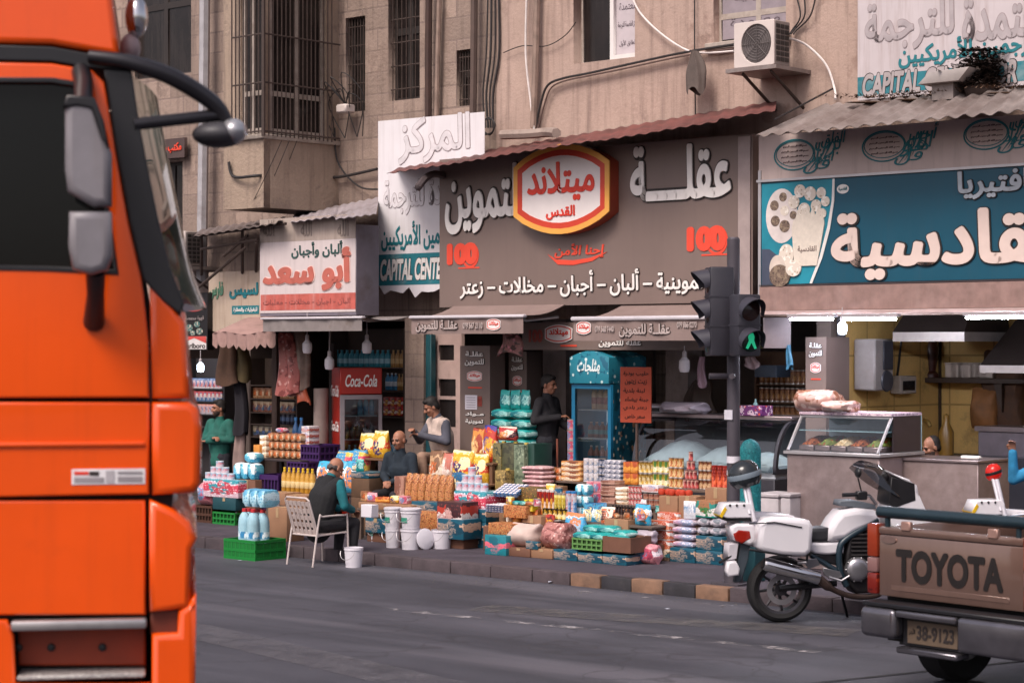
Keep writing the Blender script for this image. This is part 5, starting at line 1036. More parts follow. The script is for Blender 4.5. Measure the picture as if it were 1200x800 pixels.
# single things: kind, name, category, label, x0, x1, y_top, d, z0, depth, material
def one(kind, name, cat, label, x0, x1, yt, d, z0, dep, m, rz=0, **k):
    u, w_, h_ = dims(x0, x1, yt, d, z0)
    if kind == 'carton': me = mk_carton(w_, dep, h_, m)
    elif kind == 'open': me = mk_carton(w_, dep, h_, m, True)
    elif kind == 'pack': me = mk_pack(w_, dep, h_, m)
    elif kind == 'puff': me = mk_pack(w_, dep, h_, m, 0, 1)
    elif kind == 'bag': return put(name, bagmesh(w_, dep, h_, int(x0*7+yt), 1, k.get('wr', .06)).mesh('bag', [m]), label, cat, u, d+dep/2, z0, rz)
    elif kind == 'sack': return put(name, bagmesh(w_, dep, h_, int(x0*7+yt), 0, k.get('wr', .06)).mesh('sack', [m]), label, cat, u, d+dep/2, z0, rz)
    return put(name, me, label, cat, u, d, z0, rz)
# rows and stacks: every piece its own object
def stack(kind, name, cat, what, where, x0, x1, yt, d, z0, nx, nz, m, dep=None, group=None, gap=.04, jit=.0, single=False, pyr=False, cap='b9b2ac'):
    u, w_, h_ = dims(x0, x1, yt, d, z0); cw, ch = w_/nx, h_/nz; dep = dep or cw
    if kind == 'tin': me = mk_tin(cw*(.5-gap/2), ch*.985, m, cap)
    elif kind == 'jug': me = mk_jug(cw*(.5-gap/2), ch, m[0], m[1])
    elif kind == 'bottle': me = mk_bottle(cw*(.5-gap/2), ch, m[0], m[1])
    elif kind == 'puff': me = mk_pack(cw*(1-gap), dep, ch*.99, m, 0, 1)
    elif kind == 'bag': me = bagmesh(cw*(1-gap), dep, ch, int(x0), 1, .07).mesh('bag', [m])
    else: me = mk_pack(cw*(1-gap), dep, ch*.985, m)
    rr = random.Random(int(x0*13+yt)); group = group or f'{what}s {where}'
    for j in range(nz):
        n = nx if not pyr else max(1, nx-j*pyr); off = (nx-n)/2
        for i in range(n):
            rowt = '' if nz == 1 else ('bottom row, ' if j == 0 else 'top row, ' if j == nz-1 else f'{ORD[j]} row, ')
            if n == 1 and nz > 1: lab = f'{what}, {"lowest" if j == 0 else "topmost" if j == nz-1 else ORD[j]+" from below"}, {where}'
            elif n == 1: lab = f'{what} {where}'
            else: lab = f'{what}, {rowt}{ORD[i]} from left, {where}'
            o = put(name, me, lab, cat, u-w_/2+cw*(i+.5+off)+rr.uniform(-1, 1)*jit, d+rr.uniform(-1, 1)*jit+(cw/2 if kind in ('tin', 'bottle', 'bag', 'jug') else 0), z0+ch*j, rr.uniform(-1, 1)*jit*(8 if kind != 'pack' else 2), group)
            if kind in ('bottle', 'jug'):
                r = cw*(.5-gap/2)
                if ('cap', m[2], round(r, 3)) not in cap_m: gg = B(); gg.lathe([(r*.42, 0), (r*.42, ch*.075), (r*.3, ch*.08), (.001, ch*.08)], 10); cap_m[('cap', m[2], round(r, 3))] = gg.mesh('cap', [hexm(m[2])])
                link('cap', cap_m[('cap', m[2], round(r, 3))], o, (0, 0, ch*.92))
def board(label, x0, x1, d, z, dep, m=None, name='display_table', legs=True, th=.03):
    u, w_, _ = dims(x0, x1, 400, d, 0); t = fthing(name, label, 'table', u, d, PAV); m = m or M('grey_plank', '5b4c44', .8, var=.25, scale=7)
    g = B(); g.box(-w_/2, w_/2, 0, dep, z-th-PAV, z-PAV-.001, 0, .005); g.obj('tabletop', m, t)
    if legs:
        for a in (-w_/2+.04, w_/2-.04):
            for b in (.04, dep-.04): g = B(); g.box(a-.025, a+.025, b-.025, b+.025, 0, z-th-PAV-.001); g.obj('leg', m, t)
    return t
def crate(label, x0, x1, yt, d, z0, dep, m, rz=0, n=7, solid=False):
    u, w_, h_ = dims(x0, x1, yt, d, z0); g = B(); t_ = .018
    for (a0, a1, b0, b1) in ((-w_/2, w_/2, 0, t_), (-w_/2, w_/2, dep-t_, dep), (-w_/2, -w_/2+t_, t_+.001, dep-t_-.001), (w_/2-t_, w_/2, t_+.001, dep-t_-.001)):
        for zz in (0, h_*.40, h_*.86): g.box(a0, a1, b0, b1, zz, zz+h_*.14)
        if a1-a0 > t_*2:
            for k in range(n): xx = a0+(a1-a0-t_)*k/(n-1); g.box(xx, xx+t_, b0+.003, b1-.003, h_*.141, h_*.859)
        else:
            for k in range(5): yy = b0+(b1-b0-t_)*k/4; g.box(a0+.003, a1-.003, yy, yy+t_, h_*.141, h_*.859)
    g.box(-w_/2+.02, w_/2-.02, .02, dep-.02, .004, .012)
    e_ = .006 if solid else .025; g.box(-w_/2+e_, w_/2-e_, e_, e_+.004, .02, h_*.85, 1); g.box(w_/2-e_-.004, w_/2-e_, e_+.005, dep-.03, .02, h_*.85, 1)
    return put('plastic_crate', g.mesh('crate', [m, M('crate_shaded_inside_'+m.name+('s' if solid else ''), tuple(x*(.8 if solid else .45) for x in m_lin[m.name]), .6)]), label, 'crate', u, d, z0, rz)  # inner panels take a darkened crate colour, for the shade inside
m_lin = {}
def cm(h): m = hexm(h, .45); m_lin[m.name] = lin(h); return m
# printed materials
ORGANIC = ('nuts', 'small_nuts', 'dark_nuts', 'olive_tin', 'gold_tin', 'pink_sack', 'pale_green_tin', 'dark_olive', 'salmon_bag', 'pink_brown_bag', 'green_red', 'pink_paper')
P_ = lambda n, b, c, s=14, a=.5, sd=0, st=(1, 1, 1): MP('print_'+n, b, c, s*2.2, .45, sd, a, st) if n in ORGANIC else MK('print_'+n, b, c, sd)
tealbox = P_('teal_box', '14556a', ['b99a86', '0d3f52'], 9, .42, 1, (1, 1, 1.6)); yel = P_('yellow', 'd9a52a', ['c8452a', 'f0e2b0', '3a2a66'], 15, .5, 2); ylw = P_('pale_yellow', 'd8b45c', ['e8dcc0', '8a6a2c'], 18, .5, 3); org = P_('orange', 'c8742c', ['e0a04a', 'a84a22'], 18, .45, 4)
redp = P_('red', 'b8322c', ['e8d8d0', '6a1c28', 'e0a03a'], 16, .5, 5); pnk = P_('pink', 'd58a92', ['f0e0e4', 'b84860', '6a8ab0'], 15, .5, 6); blu = P_('blue', '2f8fb4', ['d8e8ee', '1c5f8a', 'e0c890'], 13, .5, 7); lblu = P_('light_blue', '6cc0d4', ['2f8fb8', 'e4f0f4'], 20, .5, 8)
tan = P_('tan', 'b98a62', ['dcc0a0', '8a5636', 'c8642e'], 22, .5, 9); wht = P_('white_red', 'd8d0d2', ['b85848', '9a9ab4'], 16, .5, 10, (1, 1, 2)); wbk = P_('white_dark', 'd0ccd2', ['3c4a6a', '8a8a9a'], 24, .5, 11); trq = P_('turquoise', '1c9a96', ['b8e4de', '0f6a74'], 11, .45, 12)
dred = P_('dark_red', '7a2026', ['c05048', 'd8b0a0'], 40, .5, 13); nut = P_('nuts', 'b07a4a', ['d8a868', '6c3e22', 'c83c20'], 30, .55, 14); olive = P_('olive_tin', '6d6440', ['a08c4c', '3c3c2a'], 9, .55, 15); pkbx = P_('pink_print_box', 'd9b8c4', ['c84058', '2f8c9a', 'b83c4a'], 7, .5, 16); multi = P_('multicolour', 'd8b04a', ['d84a6a', '3a8ab8', '3f8a4a'], 9, .6, 17)
cream = P_('cream', 'd6c3a6', ['a8663a', 'efe6d8'], 26, .5, 18, (1, 1, 2)); sackm = M('white_woven_sack', 'bfa9a0', .8, var=.12, scale=8, bump=.4, bscale=120); psack = P_('pink_sack', 'a8706a', ['d8b0a8', '7a4440'], 10, .5, 19); jar = P_('jar_label', 'd8d2d4', ['7c88a0', 'b8a088'], 22, .4, 20); pale = P_('pale_film', 'c8b4c0', ['e8dce4', 'b890a8', '8a9ab8'], 12, .5, 21)
brnp = P_('brown_pack', 'a87a68', ['c8a494', '7c4e40'], 24, .4, 22, (1, 1, 2)); bags_b = P_('blue_bag', '3aa6cc', ['e8f2f6', '1f6fa4', 'e08a50'], 8, .5, 23); beig = P_('beige_bag', 'c8a27c', ['e8d8c4', '7c5c44', 'c86a3a'], 9, .5, 24); rbag = P_('red_bag', 'c2382e', ['f0e4e0', '3c3a8a', 'e8a83a'], 9, .5, 25); obag = P_('orange_bag', 'd0883c', ['f0d8a0', '9a3c2a'], 10, .5, 26)
white_m = M('white_plastic', 'd3ced4', .4, var=.05)
# ---- display steps of the main shop
T2, T3, T4 = .54, .72, .92
board('low plank step holding the tubes and coffee jars', 606, 764, 1.45, T2, .49); board('middle plank step holding stacked packs', 600, 770, 1.96, T3, .48); board('back plank step holding white jars and orange packs', 600, 728, 2.46, T4, .42); board('plank step under the rows of tins', 729, 856, 2.1, .93, .5)
# front row on the pavement
one('pack', 'printed_box', 'box', 'teal and pink printed box at the left end of the front row', 568, 593, 627, .9, PAV, .3, [P_('teal_pink', '1f7f8c', ['d86a7a', '176070'], 6, .55, 27)])
one('carton', 'carton', 'box', 'flat brown carton under the white sack', 594, 621, 642, .95, PAV, .5, CARD2); one('carton', 'carton', 'box', 'flat brown carton under the pink sack', 622, 647, 643, .97, PAV, .5, CARD)
for i, (x0, x1, yt) in enumerate(((648, 676, 644), (677, 705, 648), (706, 734, 650))): one('pack', 'teal_box', 'box', ('leftmost', 'middle', 'rightmost')[i]+' of three flat teal boxes under the green crate and brown carton', x0, x1, yt, 1.0, PAV, .42, [tealbox])
zt_ = uz(608, 642, .95)[1]
one('sack', 'white_sack', 'sack', 'open white woven sack lying on the flat carton', 588, 619, 614, .98, zt_, .42, sackm, .1, wr=.04); one('sack', 'red_bag', 'bag', 'red printed bag squeezed between the white and pink sacks', 614, 634, 617, 1.2, zt_, .3, rbag); one('sack', 'pink_sack', 'sack', 'pinkish brown sack with a folded top', 628, 658, 613, 1.0, zt_, .4, psack, -.1)
one('pack', 'small_teal_box', 'box', 'small teal box half hidden under the pink sack', 616, 630, 634, .96, zt_, .06, [tealbox])
zg = uz(690, 645, 1.0)[1]+.005
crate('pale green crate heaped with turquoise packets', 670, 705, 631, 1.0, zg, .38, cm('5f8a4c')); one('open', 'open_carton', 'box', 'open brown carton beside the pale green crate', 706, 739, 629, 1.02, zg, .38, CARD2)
zc_ = uz(690, 631, 1.0)[1]
for i, (x, dd, dz, rz) in enumerate(((672, 1.02, 0, .1), (690, 1.04, 0, -.1), (709, 1.05, -.02, .15), (681, 1.18, .07, -.2), (700, 1.2, .07, .2), (716, 1.22, .03, -.1))): put('turquoise_packet', mk_pack(.26, .24, .085, [trq], 0, 1), f'turquoise packet, {ORD[i]} from the front left in the heap on the green crate', 'packet', uz(x+8, 600, dd)[0], dd, zc_-.02+dz, rz, 'turquoise packets on the green crate')
one('bag', 'blue_white_bag', 'bag', 'tall white bag with a blue top standing behind the green crate', 658, 681, 601, 1.28, PAV+.2, .16, P_('white_blue', 'd0dce4', ['3a9ccc', 'c87a4a'], 7, .55, 28), wr=.04)
one('carton', 'carton', 'box', 'plain brown carton supporting the blue topped white bag', 656, 683, 643, 1.2, PAV, .25, CARD)
# right front group
one('pack', 'dark_box', 'box', 'dark brown and teal box at the bottom below the white and orange cartons', 760, 784, 644, 1.7, PAV, .4, [P_('brown_teal', '5a4436', ['1c5c68', 'c8b49c'], 8, .5, 29)]); one('pack', 'teal_box', 'box', 'teal box at the bottom right of the dark brown box', 785, 814, 642, 1.72, PAV, .4, [tealbox])
stack('pack', 'white_orange_box', 'box', 'white and orange box', 'on the dark brown box', 763, 785, 610, 1.72, uz(774, 644, 1.72)[1], 1, 3, [P_('white_orange', 'd8d0cc', ['c86a3c', 'b85030'], 11, .5, 30, (1, 1, 2.4))], .38, jit=.006)
stack('puff', 'film_pack', 'pack', 'pinkish film pack', 'beside the white and orange boxes', 785, 814, 608, 1.76, uz(798, 642, 1.76)[1], 1, 4, [pale], .34, jit=.008)
one('pack', 'white_orange_box', 'box', 'white and orange box lying across the top of its stack', 770, 795, 600, 1.8, uz(774, 610, 1.72)[1]+.001, .3, [MATS['print_white_orange']])
stack('pack', 'teal_box', 'box', 'teal box', 'at the right end by the traffic light pole', 815, 847, 628, 1.75, PAV, 1, 2, [tealbox], .4, jit=.004)
stack('puff', 'grey_film_pack', 'pack', 'grey film pack', 'on the teal boxes by the pole', 815, 845, 607, 1.78, uz(830, 628, 1.75)[1]+.003, 2, 2, [P_('grey_film', 'a8a2aa', ['d0c8d0', '6c727c'], 14, .5, 31)], .3)
one('pack', 'picture_pack', 'pack', 'white pack with a teal picture of food on it', 815, 838, 586, 1.8, uz(830, 607, 1.78)[1]+.003, .2, [P_('teal_picture', '2a8a80', ['e0dcd8', '9a6a4a', '3c7a44'], 5, .5, 32)])
one('pack', 'white_pack', 'pack', 'plain white pack left of the teal picture pack', 801, 815, 587, 1.82, uz(798, 608, 1.76)[1]+.003, .2, [P_('white_blue2', 'cfd0d8', ['7a9ab8', 'e8e4e8'], 14, .5, 33)])
one('sack', 'clear_bag', 'bag', 'clear plastic bag slumped behind the teal picture pack', 800, 842, 582, 2.02, uz(830, 607, 1.78)[1]-.1, .1, M('clear_film', 'a89ca6', .25, var=.2, scale=12)) if False else None
one('sack', 'clear_bag', 'bag', 'crumpled clear bag in front of the plain cartons', 741, 762, 621, 1.4, PAV+.22, .2, M('clear_film', 'a89ca6', .25, var=.2, scale=12), wr=.12); one('sack', 'pink_bag', 'bag', 'crumpled pink and white bag at the foot of the plain cartons', 740, 764, 638, 1.25, PAV, .26, pnk, wr=.12)
one('carton', 'carton', 'box', 'small carton under the crumpled clear bag', 741, 762, 639, 1.45, PAV, .3, CARD2)
one('carton', 'carton', 'box', 'tall plain carton behind the crumpled clear bag', 737, 762, 610, 1.72, PAV, .3, CARD); one('carton', 'carton', 'box', 'plain carton behind the open brown carton', 708, 736, 608, 1.43, PAV, .3, CARD)
# eggs, nuts and boxes on the left of the display
def egg_trays(label, x0, x1, yt, d, z0, n, rz, tilt, colr):
    u, w_, h_ = dims(x0, x1, yt, d, z0); ch = h_/n; trm = M('egg_tray_'+colr, colr, .8, var=.1)
    g = B(); g.grid(lambda a, b: (-w_/2+w_*a, .3*b, .25*ch*(1+sin(a*2*pi*6)*sin(b*2*pi*5))), 36, 30, 0); tr = g.mesh('tray', [trm])
    e = B()
    for i in range(6):
        for j in range(5): e.ell((-w_/2+w_*(i+.5)/6, .3*(j+.5)/5, ch*.62), (w_*.07, .026, ch*.36), 8, 5)
    em = e.mesh('eggs', [M('egg_shell', 'd9cfd2', .5, var=.08, scale=30)])
    for k in range(n):
        o = put('egg_tray', tr, f'egg tray, {ORD[k]} from below, {label}', 'egg tray', u, d, z0+ch*k, rz, f'egg trays {label}'); o.rotation_euler = (tilt, 0, -TH+rz); o.location = FP.W(u, d-k*ch*sin(tilt)*1.0, z0+ch*k)
        q = link('eggs', em, o); q['kind'] = 'stuff'
egg_trays('in the lower stack beside the nut boxes', 568, 589, 591, 1.3, PAV+.46, 4, 0, 0, '5c6c9a'); egg_trays('in the upper tilted stack of blue trays', 578, 604, 577, 1.62, PAV+.62, 3, .1, .35, '4f7fb0')
one('carton', 'carton', 'box', 'brown carton under the lower stack of egg trays', 566, 592, 617, 1.28, PAV, .4, CARD2); one('carton', 'carton', 'box', 'tall carton under the tilted stack of egg trays', 576, 606, 593, 1.66, PAV, .4, CARD)
one('pack', 'nut_box', 'box', 'clear box of mixed nuts on top of the left front boxes', 572, 599, 613, 1.0, uz(580, 627, .9)[1]+.002, .26, [nut]); one('pack', 'nut_box', 'box', 'tall clear box of mixed nuts right of the egg trays', 590, 616, 592, 1.22, PAV+.42, .28, [nut]); one('pack', 'nut_box', 'box', 'dark box of nut packets behind the tilted egg trays', 607, 629, 571, 1.75, PAV+.58, .25, [P_('dark_nuts', '6a5230', ['c8a04a', '3c4a2a', 'a8643a'], 20, .5, 34)])
one('carton', 'carton', 'box', 'carton under the tall box of mixed nuts', 590, 616, 614, 1.22, PAV, .3, CARD); one('carton', 'carton', 'box', 'carton under the dark box of nut packets', 606, 630, 592, 1.75, PAV, .3, CARD2)
one('pack', 'yellow_carton', 'carton', 'bright yellow carton right of the mixed nut boxes', 614, 624, 585, 1.3, PAV+.5, .1, [P_('bright_yellow', 'd8bc28', ['e8dc80', '6a5a1c'], 12, .4, 35)]); one('carton', 'carton', 'box', 'small plain carton below the bright yellow carton', 612, 634, 604, 1.26, PAV, .22, CARD)
# step 2: tubes, coffee, bags, bottles
stack('tin', 'crisp_tube', 'tube', 'red crisp tube', 'on the low plank step', 628, 648, 573, 1.62, T2, 4, 1, redp, cap='d0c8c4'); stack('tin', 'yellow_tube', 'tube', 'yellow tube', 'right of the red crisp tubes', 648, 661, 577, 1.62, T2, 3, 1, P_('yellow_tube', 'd8b834', ['3c2c1c', 'f0e090'], 16, .4, 36)); stack('tin', 'salt_tube', 'tube', 'white salt tube', 'right of the yellow tubes', 661, 673, 575, 1.62, T2, 2, 1, P_('salt', 'cdc8d0', ['3a7ab0', 'c86a50'], 16, .45, 37), cap='2f78b4')
stack('tin', 'coffee_jar', 'jar', 'yellow coffee jar with black lid', 'at the front of the low step', 634, 662, 596, 1.46, T2, 5, 1, P_('coffee', 'd8b03c', ['f0e4b8', '3a2418'], 14, .4, 38), cap='241c1a')
stack('puff', 'blue_pack', 'pack', 'light blue pack', 'beside the pink packs', 673, 688, 567, 1.75, T2, 2, 3, [lblu], .14)
for i, (x0, x1, yt, dd, lab, mm) in enumerate(((681, 694, 589, 1.46, 'left one of two blue food bags leaning on the low step', blu), (694, 707, 589, 1.48, 'right one of two blue food bags leaning on the low step', blu), (703, 717, 594, 1.44, 'orange and black pack in front of the blue food bags', P_('orange_black', 'c8643c', ['2c2428', 'e8d0c0'], 10, .5, 39)))): 
    o = one('bag', 'food_bag', 'bag', lab, x0, x1, yt, dd, T2, .07, mm, wr=.03); o.rotation_euler = (-.14, 0, -TH+.08*i)
stack('bottle', 'dark_bottle', 'bottle', 'dark brown bottle', 'at the front of the low plank step', 715, 740, 592, 1.5, T2, 7, 1, (M('dark_syrup', '2a1814', .2), M('bottle_label_dark', '6a4c3c', .5), '1c1a1c'))
one('bag', 'blue_bag', 'bag', 'blue bag at the right end of the low plank step', 741, 759, 591, 1.5, T2, .12, bags_b)
# step 3
stack('pack', 'pink_pack', 'pack', 'pink and red pack', 'on the middle step', 687, 704, 564, 1.98, T3, 2, 2, [pnk], .12); stack('pack', 'brown_box', 'box', 'pinkish brown box', 'on the middle step', 704, 721, 563, 1.97, T3, 1, 6, [brnp], .2, jit=.012); stack('pack', 'cream_box', 'box', 'cream and brown box', 'right of the pinkish brown boxes', 721, 735, 571, 1.96, T3, 1, 4, [cream], .2, jit=.008)
stack('tin', 'red_can', 'can', 'slim red can', 'right of the cream boxes', 735, 751, 569, 1.99, T3, 4, 3, P_('red_can', 'c03c38', ['e8d0cc', '8a2028'], 22, .45, 40)); stack('tin', 'dark_jar', 'jar', 'brownish red jar', 'right of the slim red cans', 752, 771, 578, 1.99, T3, 3, 2, P_('dark_jar', '7c4434', ['b8846c', '4a241c'], 18, .4, 41))
one('pack', 'white_box', 'box', 'long white box on top of the brownish red jars', 752, 771, 568, 1.99, uz(761, 577, 1.99)[1]+.002, .12, [wht])
# step 4
stack('puff', 'paper_pack', 'pack', 'pale pink paper pack', 'at the left end of the back step', 610, 637, 546, 2.2, T3, 1, 7, [P_('pink_paper', 'cfa9a9', ['dcc4c6', 'b88c90'], 8, .4, 42)], .3, jit=.015)
stack('puff', 'tan_packet', 'packet', 'tan packet', 'on the back step', 632, 657, 547, 2.47, T4-.02, 3, 2, [tan], .14, jit=.004); stack('pack', 'orange_pack', 'pack', 'orange pack', 'on the back step', 657, 681, 540, 2.48, T4, 1, 4, [P_('orange_brown', 'c07a3c', ['e0b070', '7a3c1c', 'e8d8c0'], 12, .5, 43)], .16, jit=.006)
one('carton', 'carton', 'box', 'carton under the tan packets', 634, 657, 569, 2.3, T3, .14, CARD) ; one('carton', 'carton', 'box', 'carton under the orange packs', 658, 681, 577, 1.98, T3, .3, CARD2)
stack('tin', 'white_jar', 'jar', 'white jar', 'on the back step', 682, 700, 537, 2.5, T4, 3, 3, jar, cap='d6d0d4'); stack('tin', 'labelled_can', 'can', 'dark labelled can', 'beside the white jars', 700, 708, 537, 2.5, T4, 2, 3, P_('navy_can', '34486c', ['c8c4cc', '24324c'], 26, .45, 44)); stack('pack', 'small_box', 'box', 'small white and blue box', 'right of the white jars', 708, 727, 539, 2.48, T4, 3, 5, [wbk], .12)
one('pack', 'film_pack', 'pack', 'long pinkish film pack on the middle step below the white jars', 682, 703, 556, 2.2, T3+.0, .2, [pale]) if False else None
# rows of tins before the deli counter
TZ = .932
stack('pack', 'orange_box', 'box', 'plain orange box', 'at the left of the tin rows', 730, 747, 541, 2.3, TZ, 2, 2, [org], .14); stack('tin', 'yellow_tin', 'tin', 'yellow and white tin', 'right of the plain orange boxes', 747, 763, 540, 2.3, TZ, 3, 2, ylw); stack('tin', 'yellow_tin', 'tin', 'yellow and green tin', 'in the middle of the tin rows', 763, 782, 539, 2.3, TZ, 3, 2, P_('yellow_green', 'c8b048', ['e8e0c0', '4a7a3c'], 20, .5, 45))
stack('tin', 'tan_tin', 'tin', 'orange tan tin', 'left of the dark red tins', 782, 799, 536, 2.2, TZ-.0, 3, 3, P_('orange_tan', 'c89452', ['e8d0a0', 'a85c30'], 22, .5, 46)); stack('tin', 'dark_red_tin', 'tin', 'dark red tin', 'in the peaked stack of tins', 799, 817, 529, 2.2, TZ, 4, 4, dred, pyr=1, cap='8a5c54'); stack('tin', 'brown_tin', 'tin', 'brown and tan tin', 'right of the peaked dark red stack', 817, 832, 540, 2.25, TZ, 3, 3, P_('brown_tan', '9a6a44', ['d8b890', '6a3424'], 22, .5, 47))
stack('tin', 'red_jar', 'jar', 'orange red jar', 'beside the traffic light pole', 832, 851, 545, 2.25, TZ, 3, 1, P_('orange_red', 'b83c20', ['d8683c', '7a1c14'], 14, .4, 48), cap='8a241c')
one('carton', 'carton', 'box', 'left of two plain cartons below the tan tins', 772, 794, 581, 1.85, PAV+.40, .22, CARD); one('carton', 'carton', 'box', 'right of two plain cartons below the dark red tins', 795, 816, 581, 1.85, PAV+.40, .22, CARD); board('low plank under the plain cartons below the tins', 768, 820, 1.83, PAV+.40, .26); one('carton', 'carton', 'box', 'flat carton below the orange red jars', 826, 851, 572, 1.9, PAV+.45, .2, CARD)
board('small plank by the pole holding a flat carton', 822, 853, 1.88, PAV+.45, .24)
for i in range(6): g = B(); g.lathe([(.001, 0), (.035, .005), (.047, .035), (.04, .065), (.012, .075), (.001, .07)], 12); put('tomato', g.mesh('tomato', [hexm('b8402c')]), f'{ORD[i]} from left in the row of tomatoes on the plain cartons', 'tomato', uz(775+i*6, 580, 1.92)[0], 1.93+.03*(i % 2), uz(783, 581, 1.85)[1]+.002, 0, 'tomatoes on the plain cartons')
# ---- turquoise packets, olive tins and bags left of the standing man
board('dark table under the turquoise packets', 566, 622, 2.62, 1.28, .4, M('dark_table_wood', '33292a', .7))
stack('puff', 'turquoise_bag', 'bag', 'turquoise bag', 'stacked left of the standing man', 572, 618, 479, 2.64, 1.282, 2, 4, [trq], .3, jit=.01)
zt2 = uz(595, 479, 2.64)[1]
for i, (x0, x1) in enumerate(((584, 595), (596, 607), (608, 618))): o = one('bag', 'turquoise_bag', 'bag', f'{("left","middle","right")[i]} one of three turquoise bags standing on the stack beside the man', x0, x1, 457, 2.7, zt2, .1, trq, wr=.03); o['group'] = 'turquoise bags standing up'
def tall_tin(label, x0, x1, yt, d, z0, m): 
    o = one('pack', 'oil_tin', 'tin', label, x0, x1, yt, d, z0, .2, [m]); g = B(); u, w_, h_ = dims(x0, x1, yt, d, z0); g.lathe([(.03, 0), (.03, .02), (.02, .025), (.001, .025)], 12); link('spout_cap', g.mesh('cap', [hexm('b8a050')]), o, (w_*.25, .1, h_))
board('dark stand under the tall oil tins', 575, 618, 2.08, .62, .35, M('dark_table_wood', '33292a', .7))
tall_tin('tall olive patterned oil tin at the left on the dark stand', 577, 587, 519, 2.2, .622, olive); tall_tin('tall plain dark olive oil tin in the middle of the stand', 587, 602, 519, 2.22, .622, P_('dark_olive', '4a4a34', ['5c5a40', '38382a'], 6, .4, 49)); tall_tin('shorter gold patterned oil tin in front of the tall ones', 580, 592, 551, 2.05, .40, P_('gold_tin', '8a7444', ['b89a5c', '5a4a2c'], 12, .55, 50)); tall_tin('tall pale green oil tin at the right of the stand', 602, 614, 521, 2.22, .622, P_('pale_green_tin', '6f7a64', ['94a088', '4c5848'], 8, .45, 51))
one('carton', 'carton', 'box', 'dark carton under the shorter gold oil tin', 577, 597, 585, 2.0, PAV, .3, CARD2)
one('pack', 'glass_box', 'box', 'dark green box standing between the oil tins and the standing man', 615, 626, 520, 2.3, PAV, .35, [M('dark_green_box', '1d3b33', .35, var=.15)])
board('plank with the bright crisp bags left of the oil tins', 545, 577, 2.1, 1.12, .4, M('brown_plank', '6a4a34', .8))
one('bag', 'snack_bag', 'bag', 'orange snack bag left of the red ones', 550, 564, 502, 2.25, 1.122, .14, obag); one('bag', 'snack_bag', 'bag', 'red snack bag right of the orange one', 563, 578, 499, 2.2, 1.122, .16, rbag); one('bag', 'snack_bag', 'bag', 'dark red snack bag on the tall oil tins', 580, 601, 500, 2.22, uz(590, 519, 2.2)[1]+.03, .16, P_('dark_red_bag', 'a82c2c', ['2c2024', 'e8c8b8', 'd8884a'], 9, .5, 52))
board('low plank with pet food bags before the man in the vest', 497, 572, 1.95, .86, .4, M('brown_plank', '6a4a34', .8))
for i, (x0, x1, yt, m, lab) in enumerate(((500, 515, 528, beig, 'beige bag at the left of the row before the man in the vest'), (515, 527, 531, P_('pale_pink_bag', 'd0b0a0', ['e8dcd4', 'b86a5a'], 9, .5, 53), 'pale pink bag next to the beige bag'), (526, 551, 528, yel, 'wide yellow bag in the middle of the row before the man in the vest'), (551, 568, 532, yel, 'yellow bag at the right end of the row before the man in the vest'))): one('bag', 'food_bag', 'bag', lab, x0, x1, yt, 2.0+.02*i, .862, .16, m)
one('puff', 'blue_packet', 'packet', 'small blue packet below the wide yellow bag', 527, 543, 553, 1.85, .74, .1, [blu])
# nuts in bags, cups, boxes
board('low plank under the bags of nuts', 460, 530, 1.5, .50, .45, M('brown_plank', '6a4a34', .8))
one('pack', 'brown_box', 'box', 'brown pink box at the left end of the bags of nuts', 462, 473, 558, 1.55, .502, .3, [brnp])
stack('bag', 'nut_bag', 'bag', 'clear bag of nuts', 'before the seated man in the dark jacket', 473, 529, 556, 1.55, .502, 7, 1, nut, .16, jit=.01)
one('pack', 'pink_print_box', 'box', 'large pink and teal printed box right of the bags of nuts', 532, 569, 576, 1.45, PAV+.42, .4, [pkbx]); stack('pack', 'teal_box', 'box', 'teal box', 'under the large pink printed box', 541, 570, 596, 1.42, PAV, 1, 3, [tealbox], .45, jit=.003)
zb_ = uz(550, 576, 1.45)[1]+.003
cupm = P_('cup_pack', 'd8d0d8', ['c87888', '8ab4cc'], 12, .5, 54)
stack('tin', 'cup_pack', 'cup', 'pink and white cup', 'on the large pink printed box', 532, 568, 547, 1.55, zb_, 5, 3, cupm, pyr=2, cap='d8dce4')
one('pack', 'red_carton', 'box', 'red carton with a white slanting stripe left of the teal boxes', 512, 541, 588, 1.1, PAV+.22, .3, [P_('red_stripe', 'b03a2c', ['d8ccc8', '3c2024'], 4, .5, 55)]); one('pack', 'teal_box', 'box', 'flat teal box under the red carton', 513, 543, 608, 1.08, PAV+.12, .32, [tealbox]); one('carton', 'carton', 'box', 'low brown carton under the flat teal box', 513, 543, 620, 1.16, PAV, .3, CARD2)
one('pack', 'nut_box', 'box', 'low box of nuts behind the white buckets', 490, 515, 599, 1.2, PAV+.2, .25, [nut]); one('carton', 'carton', 'box', 'carton under the low box of nuts', 490, 512, 619, 1.2, PAV, .3, CARD); one('pack', 'teal_tray', 'tray', 'dark teal tray under the bags of nuts', 482, 522, 588, 1.3, PAV+.34, .2, [tealbox]); one('carton', 'flat_carton', 'box', 'flat carton lying open behind the bucket stack', 420, 482, 590, 1.2, PAV+.40, .3, CARD); board('low bench under the flat carton', 418, 486, 1.2, PAV+.40, .35); one('carton', 'carton', 'box', 'carton under the dark teal tray', 488, 522, 598, 1.32, PAV, .2, CARD2); one('puff', 'small_packets', 'packet', 'small nut packet beside the white box of the man in the chair', 432, 447, 600, 1.05, PAV+.3, .14, [P_('small_nuts', '7c5c4c', ['b89a84', '3c6a64'], 20, .5, 56)]); one('carton', 'teal_carton', 'box', 'teal box beside the buckets by the man in the chair', 428, 452, 607, 1.06, PAV+.12, .2, tealbox)
